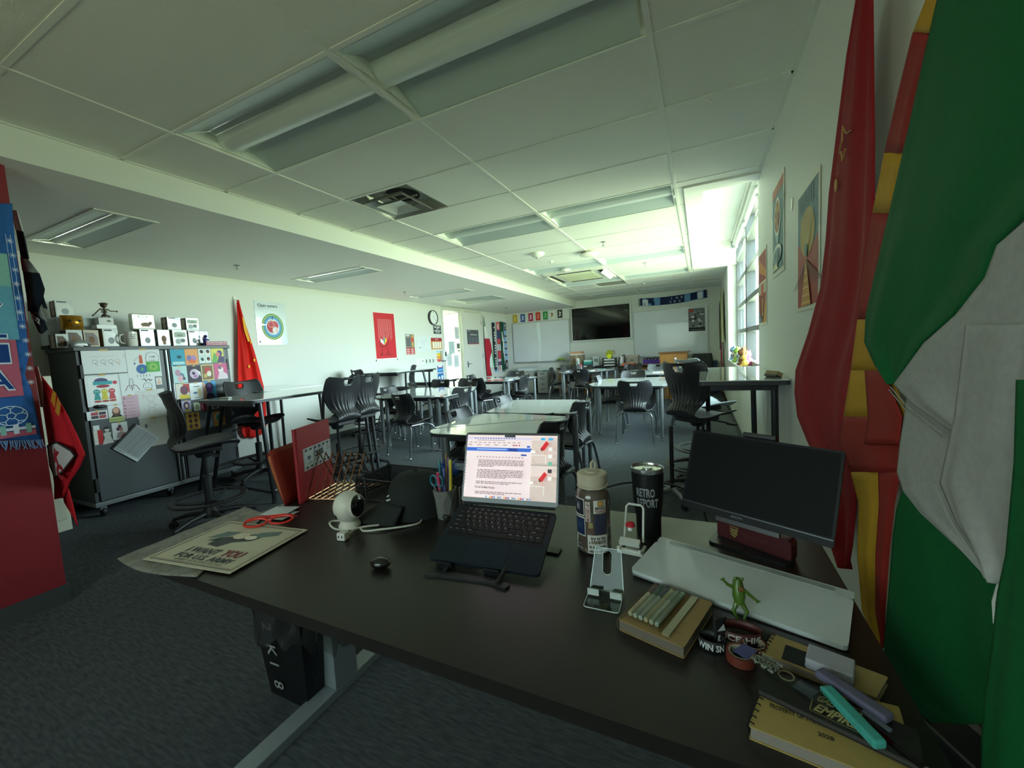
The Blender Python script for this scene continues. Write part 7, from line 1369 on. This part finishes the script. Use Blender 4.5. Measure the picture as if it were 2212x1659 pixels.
linm = glassy('liner_film', '#d9d9d4', .45, .25, .14); random.seed(5)
mb = MB(); mb.grid(lambda u, v: ((t_+.008+.012*v+.010*math.sin(11*u*PI*2+3*v))*(math.cos(2*PI*u) if True else 0)*1.18, (t_+.008+.010*v+.008*math.sin(9*u*PI*2+5*v))*math.sin(2*PI*u)*.98, .385-.15*v-.05*v*math.sin(2*PI*u*2+1)+.02*math.sin(13*2*PI*u)*v), 48, 8, linm); mb.build('plastic_liner', t)
mb = MB(); mb.tube([(t_*1.1*math.cos(2*PI*k/28), t_*.9*math.sin(2*PI*k/28), .39) for k in range(28)], .012, M('#8c5a58', .5), 6, True); mb.build('rim_band', t)
# cables hanging behind the desk
for lb, pts in (('black cable sagging behind the bottle and tumbler', [(2.26,.0,DZ+.02),(2.30,.02,.80),(2.40,.06,.82),(2.55,.10,.80),(2.62,.10,.70),(2.65,.08,.3)]),):
    t = tag((lambda m_: (m_.tube([cr(pts, k/30) for k in range(31)], .0035, mat_blk, 6), m_.build('power_cable'))[1])(MB()), lb, 'cable')
t = thing('pole_stand', 'black pole on a pale wheeled base beside the big stool', 'stand', (2.385,2.12,0)); mb = MB(); mb.tube([(0,0,.09),(0,0,.62)], .016, mat_blk, 12); mb.build('pole', t)
for k in range(4):
    a = 2*PI*k/4+.5; c_, s_ = math.cos(a), math.sin(a); mb = MB(); mb.tube([(.02*c_,.02*s_,.10),(.12*c_,.12*s_,.095),(.20*c_,.20*s_,.065)], [.022,.018,.014], M('#7d8084', .35, .4), 8); l = mb.build('base_arm', t)
    mb = MB(); mb.lathe([(0,-.012),(.028,-.012),(.03,-.006),(.03,.006),(.028,.012),(0,.012)], mat_blk, 14, Matrix.Translation((.20*c_,.20*s_,.0305)) @ Matrix.Rotation(a, 4, 'Z') @ Matrix.Rotation(PI/2, 4, 'X')); mb.build('caster', l)

# ------------------------------------------------------------------ flags on the right wall by the desk
SOV=[(0.091,2.220,-0.000,2.151),(0.125,2.176,-0.006,2.085),(0.199,2.080,-0.015,1.954),(0.297,1.893,-0.029,1.755),(0.370,1.748,-0.034,1.623),(0.405,1.607,-0.033,1.513),(0.468,1.458,-0.013,1.403),(0.656,1.297,0.015,1.287),(0.897,1.131,0.074,1.186),(0.918,1.022,0.098,1.119),(0.856,0.924,0.124,1.049),(0.675,0.858,0.146,0.976),(0.501,0.808,0.072,0.927),(0.343,0.689,0.067,0.795),(0.286,0.584,0.094,0.674),(0.176,0.563,0.124,0.591)]
CAT=[(-0.374,1.881,-0.429,1.840),(-0.340,1.861,-0.417,1.807),(-0.293,1.838,-0.391,1.776),(-0.234,1.763,-0.331,1.713),(-0.169,1.673,-0.291,1.625),(-0.107,1.564,-0.245,1.527),(-0.061,1.456,-0.192,1.435),(-0.014,1.324,-0.172,1.317),(0.032,1.190,-0.214,1.207),(0.091,1.054,-0.310,1.122),(0.132,0.964,-0.298,1.065),(0.023,0.913,-0.280,1.003),(-0.042,0.846,-0.255,0.925),(-0.036,0.706,-0.232,0.802),(-0.076,0.577,-0.219,0.666),(-0.192,0.559,-0.212,0.574)]
GRN_edge=[(-0.480,1.814,-0.777,1.591),(-0.460,1.789,-0.778,1.567),(-0.423,1.731,-0.781,1.520),(-0.378,1.652,-0.785,1.464),(-0.291,1.511,-0.672,1.411),(-0.261,1.464,-0.625,1.390),(-0.224,1.405,-0.604,1.354),(-0.179,1.329,-0.538,1.310),(-0.173,1.268,-0.444,1.269),(-0.237,1.219,-0.385,1.227),(-0.323,1.188,-0.336,1.189)]
WHT_A=[(-0.683,1.405,-0.800,1.376),(-0.636,1.389,-0.801,1.355),(-0.615,1.353,-0.803,1.327),(-0.550,1.309,-0.796,1.296),(-0.461,1.269,-0.789,1.271),(-0.347,1.190,-0.750,1.230),(-0.420,1.165,-0.727,1.208),(-0.557,1.140,-0.702,1.170)]
WHT_B=[(-0.604,1.295,-0.721,1.291),(-0.595,1.233,-0.721,1.242),(-0.585,1.169,-0.717,1.191),(-0.571,1.126,-0.716,1.160),(-0.552,1.063,-0.713,1.115),(-0.598,1.022,-0.708,1.067),(-0.657,0.998,-0.700,1.020),(-0.683,0.981,-0.694,0.987)]
WHT_C=[(-0.382,1.193,-0.577,1.212),(-0.369,1.132,-0.569,1.166),(-0.353,1.077,-0.561,1.125),(-0.344,1.020,-0.552,1.082),(-0.369,0.992,-0.548,1.053),(-0.439,0.976,-0.544,1.017),(-0.547,0.969,-0.590,0.989),(-0.621,0.963,-0.623,0.964)]
GRN_LOW=[(-0.347,1.007,-0.438,1.036),(-0.312,0.935,-0.525,1.016),(-0.297,0.870,-0.584,0.999),(-0.287,0.781,-0.643,0.974),(-0.272,0.685,-0.663,0.934),(-0.263,0.605,-0.673,0.899),(-0.312,0.558,-0.680,0.856),(-0.372,0.568,-0.682,0.834),(-0.461,0.610,-0.685,0.813)]
GRN_R=[(-0.732,1.233,-0.851,1.244),(-0.734,1.143,-0.856,1.177),(-0.727,1.036,-0.861,1.102),(-0.716,0.986,-0.863,1.072),(-0.710,0.914,-0.866,1.026),(-0.702,0.849,-0.869,0.989),(-0.698,0.785,-0.871,0.950),(-0.702,0.727,-0.874,0.912)]
GC, WC = mcloth('#0b5a2e', 'green_flag_cloth'), mcloth('#9f9f9b', 'white_flag_cloth')
t = thing('hanging_flag', 'big red flag with a gold outlined star hanging on the window wall', 'flag', (0,0,0), 0, 'hanging flags')
SC = mcloth('#8e1720', 'dark_red_flag_cloth'); mb = MB(); strip_cloth(mb, SOV, 0, 3.00, SC, .012, 1.6, .4, 34, 5, .35); mb.build('cloth', t, solid=.002)
mb = MB(); gm = M('#b5894a', .6); sx = [(.178,1.877),(.205,1.842),(.247,1.835),(.222,1.815),(.232,1.785),(.200,1.802)]
mb.tube([(2.986,y_,z_) for y_, z_ in [(.10,1.835),(.135,1.842),(.170,1.878),(.172,1.838),(.205,1.815),(.180,1.812),(.172,1.782),(.14,1.803)]], .0022, gm, 5); mb.build('star_outline', t)
mb = MB(); mb.sphere((2.987,.235,1.735), (.003,.012,.020), gm, 10); mb.build('gold_emblem', t)
t = thing('hanging_flag', 'red and yellow striped flag hanging between the red and green flags', 'flag', (0,0,0), 0, 'hanging flags')
cat_c = [mcloth('#b88a22', 'yellow_stripe_cloth'), mcloth('#8e2620', 'red_stripe_cloth')]
cuts = [0, 2, 4, 5, 7, 8, 9, 11]
for i, (a, b) in enumerate(zip(cuts[:-1], cuts[1:])): mb = MB(); strip_cloth(mb, CAT[a:b+1], 0, 2.975, cat_c[i % 2 if i < 5 else (i+1) % 2], .003, 1.2, .5, 14, 4); mb.build('stripe', t, solid=.0015)
def sub(rows, u0, u1): return [(a+(c-a)*u0, b+(d-b)*u0, a+(c-a)*u1, b+(d-b)*u1) for a, b, c, d in rows]
for u0, u1, k in ((0,.62,0),(.62,1,1)): mb = MB(); strip_cloth(mb, sub(CAT[11:], u0, u1), 0, 2.975, cat_c[k], .003, 1.2, .5, 14, 4); mb.build('stripe', t, solid=.0015)
mb = MB(); strip_cloth(mb, sub(CAT[8:11], .55, 1.0), 0, 2.966, cat_c[1], .002, 1, .5, 10, 4); mb.build('red_fold', t, solid=.0015)
t = thing('hanging_flag', 'large green and white flag with stitched hem nearest the camera', 'flag', (0,0,0), 0, 'hanging flags')
for rows_, base_, mt_, nm_, am, fq in ((GRN_edge, 2.945, GC, 'green_band', .006, 1.3),(WHT_A, 2.940, WC, 'white_band', .004, 1.2),(WHT_B, 2.928, WC, 'white_fold', .005, 1.0),(WHT_C, 2.949, WC, 'white_lower', .002, 1.2),(GRN_LOW, 2.960, GC, 'green_lower', .004, 1.5),(GRN_R, 2.915, GC, 'green_side', .004, 1.0)):
    mb = MB(); strip_cloth(mb, rows_, 0, base_, mt_, am, fq, 1.1, 30, 6, .3); mb.build(nm_, t, solid=.0015)
mb = MB()
for off in (0, .006): mb.tube([(2.934,-.352+off,1.186-off),(2.934,-.42+off,1.160-off),(2.930,-.555+off,1.138-off)], .0012, M('#8f8f8a', .7), 5); mb.tube([(2.922,-.556+off,1.063),(2.922,-.602+off,1.024),(2.922,-.66+off,1.000),(2.922,-.684+off,.984)], .0012, M('#8f8f8a', .7), 5)
mb.build('hem_stitching', t)
mb = MB(); mb.tube([(2.93,-.686,.983),(2.93,-.678,.955),(2.93,-.682,.93)], .002, M('#c9c9c4', .7), 5); mb.build('loose_thread', t)
# dark clutter between the desk and the wall
t = thing('low_pedestal', 'dark brown low pedestal in the gap between desk and wall', 'cabinet', (2.978,-.55,0)); mdk = M('#1c1613', .6); mb = MB(); mb.box((-.07,-.40,0),(.07,.42,.46), mdk); mb.build('body', t, bevel=.004); mb = MB(); mb.box((-.072,-.402,.461),(.072,.422,.475), mdk); mb.build('top', t, bevel=.003)
t = thing('dark_tote', 'black angular tote with a teal edge on the low pedestal', 'bag', (2.975,-.50,.476)); mb = MB(); mb.add([(-.05,.10,0),(-.05,-.12,0),(.05,-.12,0),(.05,.10,0),(-.03,.14,.10),(-.02,-.11,.19),(.05,-.11,.19),(.05,.14,.10)], [(3,2,1,0),(0,1,5,4),(1,2,6,5),(2,3,7,6),(3,0,4,7),(4,5,6,7)], M('#0a0a0e', .5)); mb.build('body', t, bevel=.006); mb = MB(); mb.tube([(-.031,.141,.102),(-.045,.02,.05),(-.05,-.08,.0)], .004, M('#2c3a3e', .5), 6); mb.build('edge_piping', t)
t = thing('tan_cushion', 'dim tan rounded cushion behind the black tote', 'cushion', (3.02,-.49,.69)); mb = MB(); mb.sphere((0,0,0), (.025,.07,.05), M('#5a4630', .8), 16); mb.build('cover', t); mb = MB(); mb.tube([(-.02,.03,.03),(-.022,-.03,.03)], .003, M('#4a3a28', .8), 6); mb.build('seam', t)
t = thing('beige_bowl', 'beige round rim at the bottom corner beside the desk', 'bowl', (2.965,-.66,.476)); mb = MB(); mb.lathe([(0,0),(.04,0),(.06,.06),(.065,.12),(.06,.12),(.05,.05),(0,.02)], M('#8c8672', .6), 28, None, False); mb.build('bowl', t); mb = MB(); mb.tube([(.0625*math.cos(2*PI*k/24),.0625*math.sin(2*PI*k/24),.121) for k in range(24)], .004, M('#8c8672', .6), 6, True); mb.build('rim', t)
# ------------------------------------------------------------------ scarf and flags on the red partition
BS=[(-0.558,2.193,-0.452,2.224),(-0.567,2.099,-0.458,2.126),(-0.586,1.910,-0.465,1.931),(-0.605,1.721,-0.464,1.734),(-0.624,1.533,-0.469,1.535),(-0.635,1.415,-0.475,1.410),(-0.645,1.322,-0.498,1.310),(-0.652,1.251,-0.484,1.233),(-0.666,1.111,-0.475,1.078),(-0.677,0.994,-0.471,0.948)]
t = thing('hanging_scarf', 'blue and pink football scarf with a woven ball hung on the red partition', 'scarf', (0,0,0), 0, 'scarves on the partition'); bl = mcloth('#2a5c9c', 'blue_scarf_knit')
mb = MB(); strip_cloth(mb, BS, 0, -.683, bl, .004, 1.5, .5, 16, 5); mb.build('cloth', t, solid=.006)
mb = MB(); PK = mcloth('#b0586c', 'pink_knit'); TQ = mcloth('#7fb0a6', 'teal_knit'); WHK = mcloth('#c9d3de', 'white_knit2'); NVY = mcloth('#173a78', 'navy_knit2')
p = Print(mb, frame_T((-.6765,-.70,0), (0,1,0), (0,0,1)), .0003); p.z = .004
def RR(y0, z0, y1, z1, m_): p.rect(y0+.70, z0, y1+.70, z1, m_)
RR(-.66,1.78,-.50,1.95, TQ); RR(-.67,1.50,-.50,1.78, mcloth('#5f9ab0', 'mid_knit')); RR(-.67,1.20,-.515,1.50, PK); RR(-.68,.985,-.49,1.015, PK); RR(-.68,1.02,-.49,1.035, WHK)
for k in range(4): RR(-.66+.045*k,1.0,-.64+.045*k,1.05, TQ if k % 2 else WHK)
for z_, c_ in ((1.68,'S'),(1.53,'L'),(1.40,'I'),(1.26,'A')):
    p.text(c_, .155-.10, z_-.02, .10, WHK, .06, .105, rot=0); p.text(c_, .157-.10, z_-.017, .094, NVY, .02, .098)
for k in range(11): z_ = 2.02-.075*k; yy = -.485+.004*math.sin(k); [p.line([(yy+.70-.014*math.cos(a), z_-.014*math.sin(a)), (yy+.70+.014*math.cos(a), z_+.014*math.sin(a))], .0022, WHK) for a in (0, PI/4, PI/2, 3*PI/4)]
for k in range(5): p.line([(.20+.008*k,1.60),(.20+.008*k,2.05)], .0015, WHK) if k % 2 == 0 else None
p.ring(.125,1.10,.058,.004,WHK,26,.050); p.ring(.125,1.10,.018,.003,WHK,5)
for k in range(5): a = PI/2+2*PI*k/5; p.line([(.125+.018*math.cos(a),1.10+.018*math.sin(a)),(.125+.040*math.cos(a),1.10+.036*math.sin(a))], .003, WHK); p.line([(.125+.040*math.cos(a),1.10+.036*math.sin(a)),(.125+.057*math.cos(a+.3),1.10+.049*math.sin(a+.3))], .003, WHK); p.line([(.125+.040*math.cos(a),1.10+.036*math.sin(a)),(.125+.057*math.cos(a-.3),1.10+.049*math.sin(a-.3))], .003, WHK)
mb.build('woven_print', t)
mb = MB(); random.seed(2)
for k in range(26): y_ = -.675+.205*k/25; mb.tube([(-.682,y_,.985-.035*k/25),(-.676,y_+random.uniform(-.008,.008),.955-.035*k/25),(-.672,y_+random.uniform(-.014,.014),.935-.035*k/25)], [.003,.0025,.0015], mcloth('#6f93c4', 'fringe_knit'), 5)
o = mb.build('fringe', t); o['kind'] = 'stuff'
DK=[(-0.88,2.244,-0.811,2.227),(-0.86,2.130,-0.776,2.107),(-0.85,1.977,-0.756,1.952),(-0.85,1.899,-0.636,1.860),(-0.85,1.807,-0.594,1.768),(-0.85,1.729,-0.656,1.700),(-0.86,1.675,-0.748,1.657)]
t = thing('hanging_scarf', 'navy and grey banner reading BLOCK hung at the end of the red partition', 'scarf', (0,0,0), 0, 'scarves on the partition'); nvc, gyc = mcloth('#1d2533', 'navy_banner'), mcloth('#8f979c', 'grey_banner')
for i, (a, b) in enumerate(((0,1),(1,2),(2,3),(3,6))): mb = MB(); strip_cloth(mb, DK[a:b+1], 1, -.405+.002*(i % 2), (mcloth('#b9bdbd', 'pale_banner'), nvc, gyc, nvc)[i], .010, 1.3, .4, 14, 5); mb.build('cloth_band', t, solid=.003)
mb = MB(); strip_cloth(mb, [(-.86,1.80,-.74,1.70),(-.86,1.66,-.66,1.60)], 1, -.392, gyc, .006, 1, 0, 12, 6); mb.build('cloth_band', t, solid=.003)
mb = MB(); strip_cloth(mb, [(-.84,1.672,-.665,1.605),(-.80,1.600,-.640,1.555),(-.76,1.545,-.72,1.535)], 1, -.400, nvc, .004, 1, 0, 12, 6); mb.build('cloth_band', t, solid=.003)
mb = MB(); pz = Print(mb, frame_T((-.790,-.4085,1.628), (1,0,-.42), (.42,0,1)), .0004); pz.z = .004; pz.text('BLOCK', 0, 0, .028, PAPER, .04, .115); mb.build('lettering', t)
mb = MB(); strip_cloth(mb, [(-.70,1.75,-.640,1.735),(-.66,1.675,-.612,1.664)], 1, -.398, nvc, .002, 1, 0, 8, 4); mb.build('tail', t, solid=.003)
KC=[(-0.86,1.303,-0.812,1.301),(-0.86,1.199,-0.657,1.198),(-0.86,1.061,-0.531,1.068),(-0.86,0.922,-0.432,0.943),(-0.86,0.832,-0.389,0.864),(-0.86,0.753,-0.481,0.785),(-0.86,0.667,-0.628,0.694),(-0.86,0.567,-0.749,0.586)]
t = thing('hanging_flag', 'red flag with a white arrowhead KC emblem hung behind the partition', 'flag', (0,0,0), 0, 'hanging flags'); kr = mcloth('#c01f2a', 'bright_red_flag')
mb = MB(); strip_cloth(mb, KC, 1, -.400, kr, .012, 1.6, .6, 26, 6, .2); mb.build('cloth', t, solid=.003)
mb = MB(); strip_cloth(mb, [(-.80,.66,-.69,.64),(-.78,.55,-.66,.53),(-.70,.48,-.64,.43)], 1, -.392, kr, .004, 1, 0, 10, 5); mb.build('tail', t, solid=.003)
mb = MB(); strip_cloth(mb, [(-.85,1.36,-.80,1.355),(-.85,1.25,-.775,1.25),(-.85,1.12,-.81,1.12)], 1, -.412, mcloth('#c9c2b4', 'cream_edge'), .003, 1, 0, 8, 5); mb.build('cream_border', t, solid=.003)
mb = MB(); TK = frame_T((-.86,-.4165,.60), (1,0,0), (0,0,1)); pz = Print(mb, TK, .0006); pz.z = .005; ye = M('#c98a20', .6)
pz.poly([(.20,.56),(.25,.62),(.29,.60),(.24,.52)], ye); pz.poly([(.24,.50),(.30,.58),(.33,.54),(.28,.47)], ye)
pz.poly([(.06,.30),(.20,.33),(.38,.29),(.42,.26),(.24,.16),(.10,.10),(.05,.18)], INK); pz.poly([(.075,.295),(.20,.318),(.37,.28),(.40,.258),(.24,.172),(.105,.115),(.07,.19)], M('#c9c4c4', .6))
pz.text('K', .13, .215, .075, M('#a01f2c', .6), .08, .075, rot=-.35); pz.text('C', .14, .135, .075, M('#a01f2c', .6), .08, .085, rot=-.3); mb.build('emblem', t)
# ------------------------------------------------------------------ travel posters on the window wall
def rsheet(label, y1, z0, y0, z1, base, draw): return sheet('travel_poster', label, 'poster', ((XR-.004,y1,z0),(XR-.004,y0,z0),(XR-.004,y1,z1)), base, .002, 'travel posters on the window wall', None, draw)
def pA(p, w, h):
    p.rect(.02,.02,w-.02,h-.02, col('#9a3030')); p.poly([(.02,h*.75),(w-.02,h*.60),(w-.02,h*.70),(.02,h*.92)], col('#c9782e')); p.rect(.02,h*.42,w-.02,h*.56, col('#b8b098')); p.poly([(w*.3,h*.08),(w*.7,h*.08),(w*.6,h*.40),(w*.4,h*.40)], col('#3a2a22')); p.rect(w*.44,h*.12,w*.56,h*.36, col('#d8a240')); p.poly([(.02,.02),(w*.5,.02),(.02,h*.2)], col('#6f8890')); p.poly([(w*.6,h*.02),(w-.02,.02),(w-.02,h*.4)], col('#c9902e')); p.disc(w*.5,h*.48,w*.14, col('#c9453a')); p.line([(.02,h*.57),(w-.02,h*.57)], .012, col('#e3ddc9'))
rsheet('red and ochre travel poster half hidden at the edge of the window', 2.69, 1.385, 2.25, 1.965, M('#d9d3c0', .5), pA)
def pB(p, w, h):
    p.rect(.02,.03,w-.02,h-.02, col('#557d84')); p.rect(.02,h*.86,w-.02,h-.02, col('#b5492e'))
    for k in range(8): p.rect(w*(.10+.1*k),h*.885,w*(.16+.1*k),h*.955, col('#c8785c'))
    for k in range(-4, 5): p.line([(w*.5,h*.30),(w*(.5+.14*k),h*.78)], .012, col('#a9c2c2'))
    p.disc(w*.5,h*.62,w*.26, col('#dfe0d2'), h*.20); p.disc(w*.5,h*.62,w*.22, col('#a5702c'), h*.17)
    for k in range(9): a = 2*PI*k/9; p.disc(w*.5+w*.12*math.cos(a),h*.62+h*.10*math.sin(a),w*.055, col('#c9953c' if k % 2 else '#7a3a24'), h*.04)
    p.disc(w*.5,h*.22,w*.36, col('#dfe3dc'), h*.10); p.disc(w*.5,h*.20,w*.31, col('#6f9298'), h*.085); p.poly([(w*.5,h*.12),(w*.8,h*.14),(w*.62,h*.28)], col('#2d4248')); p.poly([(w*.15,h*.06),(w*.6,h*.06),(w*.45,h*.14),(w*.2,h*.12)], col('#d5cfae')); p.rect(.02,.03,w-.02,h*.055, col('#8fa8a8'))
rsheet('tall travel poster with an orange heading and a golden flower over blue rays', 1.965, 1.675, 1.535, 2.250, M('#d8d8c8', .5), pB)
def pC(p, w, h):
    p.rect(.02,.02,w-.02,h-.02, col('#4f7484')); p.poly([(.02,.02),(w-.02,.02),(w-.02,h*.55),(w*.5,h*.42),(.02,h*.58)], col('#a63a30'))
    for k in range(7): p.rect(w*(.14+.1*k),h*.82,w*(.18+.1*k),h*.94, col('#24404c'))
    p.disc(w*.5,h*.62,w*.33, col('#b59a50'), h*.19)
    for k in range(-6, 7): p.line([(w*.5,h*.42),(w*(.5+.055*k),h*.78)], .004, col('#d0bd7c'))
    for k in range(-7, 8): p.line([(w*.5,h*.40),(w*(.5+.09*k),h*.20)], .005, col('#6a2420'))
    p.disc(w*.5,h*.48,w*.06, col('#5c8490')); p.poly([(w*.5,h*.42),(w*.72,.02),(w*.28,.02)], col('#c98a3c'))
    for k in range(6): z_ = h*(.06+.06*k); p.line([(w*(.30+.035*k),z_),(w*(.70-.035*k),z_)], .006, col('#e0b46a'))
rsheet('large travel poster with a golden fan and a ladder, behind the red flag', 1.175, 1.405, .745, 1.970, M('#d5d2c2', .5), pC)
t = thing('wall_tape', 'small curl of clear tape on the wall between two travel posters', 'tape', (XR-.002,1.32,1.98)); mb = MB(); mb.box((-.002,-.012,-.03),(.001,.012,.03), M('#e6e6dc', .3), Matrix.Rotation(.4, 4, 'X')); mb.build('strip', t)
# plush toys on the window sill
random.seed(31)
PLC = ['#c9a24a','#d86a9c','#7a5030','#b5382e','#dfe3e6','#c98a4a','#3a66a8','#e8d8c0','#8fae4a','#d8b070','#f0f0ee','#2a2c34','#a8613a','#e0a0b0','#6f8fae','#d9cfc0']
PLN = ['golden','pink','dark brown','red','pale grey','tan','blue','cream','lime green','sandy','white','black','rust brown','rose','slate blue','oatmeal']
for k in range(16):
    y_ = 4.75+.135*k; x_ = 3.125+.05*(k % 2); s_ = .052+.012*(k % 3); c_ = M(PLC[k], .9, bump=.4, bscale=400)
    t = thing('plush_toy', PLN[k]+' plush toy in the heap on the window sill', 'plush toy', (x_, y_, SILL), random.uniform(-.6,.6)+PI, 'plush toys on the window sill')
    mb = MB(); mb.sphere((0,0,s_*.9), (s_*.8,s_*.85,s_*.9), c_, 14); mb.build('body', t)
    mb = MB(); mb.sphere((.012,0,s_*2.3), (s_*.72,s_*.75,s_*.7), c_, 14); mb.sphere((.012+s_*.6,0,s_*2.15), (s_*.3,s_*.36,s_*.26), M('#e6dcc8', .9), 10); mb.build('head', t)
    for s in (-1, 1):
        mb = MB(); mb.sphere((.0,s*s_*.55,s_*(2.95 if k % 3 else 3.3)), (s_*.2,s_*.26,s_*(.28 if k % 3 else .6)), c_, 8); mb.build('ear', t)
        mb = MB(); mb.sphere((s_*.55,s*s_*.6,s_*.32), (s_*.45,s_*.3,s_*.3), c_, 8); mb.build('paw', t)
# small things on the tables
def flat(name, label, cat, x, y, z, w, h, rz, c, group=None, th=.002, draw=None):
    t = thing(name, label, cat, (x, y, z), rz, group); mb = MB(); mb.box((-w/2,-h/2,0),(w/2,h/2,th), M(c, .5)); mb.build('sheet', t)
    if draw: mb = MB(); draw(Print(mb, Matrix.Translation((-w/2,-h/2,th))), w, h); mb.build('print', t)
for x, y, rz, c, lb in ((-.98,5.72,.2,'#c9564a','red printed paper on the table by the door'),(-1.2,5.95,-.3,'#e8e8e6','white worksheet on the table by the door'),(-.86,6.1,.1,'#dfe3ea','second white worksheet toward the window on the table by the door'),(.30,7.95,.1,'#e9ebf0','white paper near the red marker on the table before the bench'),(.50,8.2,.4,'#a8dfe0','aqua paper on the table before the bench'),(1.9,6.7,.1,'#f0f0ee','white papers on the table before the lectern')):
    flat('paper', lb, 'paper', x, y, .7405, .21, .28, rz, c, 'papers on the tables', .002, lambda p, w, h: [p.rect(w*.12,h*(.2+.1*k),w*.8,h*(.23+.1*k), M('#9aa0a8', .6)) for k in range(6)])
for x, y, rz, c, lb in ((-.62,5.62,.5,'#3a3f9c','blue marker on the table by the door'),(-.52,5.75,.9,'#4a50b0','violet-blue marker next to the blue one by the door'),(.42,7.80,.2,'#b8283a','red marker on the table before the bench'),(-.15,7.75,.1,'#4c46a0','purple marker at the left of the table before the bench')):
    t = thing('table_marker', lb, 'marker', (x, y, .747), rz, 'markers on the tables'); mb = MB(); mb.tube([(-.06,0,0),(.03,0,0)], .0065, M('#e4e4e6', .4), 8); mb.build('barrel', t); mb = MB(); mb.tube([(.0305,0,0),(.065,0,0)], .0072, M(c, .4), 8); mb.build('cap', t)
t = thing('red_water_bottle', 'red capped small bottle on the table before the bench', 'bottle', (.18,7.62,.7405)); mb = MB(); mb.lathe([(0,0),(.03,0),(.03,.10),(.022,.125),(0,.125)], M('#6a5a5c', .3), 16); mb.build('body', t); mb = MB(); mb.lathe([(.018,.1255),(.02,.16),(0,.162)], M('#b83040', .4), 14); mb.build('cap', t)
t = thing('board_eraser', 'wooden backed eraser standing on the glossy window table', 'eraser', (2.99,1.50,1.0505), .5); mb = MB(); mb.box((-.018,-.05,.012),(.018,.05,.035), M('#8a7656', .6), Matrix.Rotation(.5, 4, 'Y')); mb.build('back', t, bevel=.002); mb = MB(); mb.box((-.018,-.05,.0),(.018,.05,.0119), DARKM, Matrix.Rotation(.5, 4, 'Y')); mb.build('felt', t)
t = thing('phone_tab', 'small white eraser lying on the near high table', 'eraser', (-1.62,1.05,.9805), .2); mb = MB(); mb.box((-.05,-.022,0),(.05,.022,.014), M('#c9ccc8', .5)); mb.build('block', t, bevel=.003); mb = MB(); mb.box((-.051,-.023,.0),(.051,.023,.003), GRAPH); mb.build('felt', t)
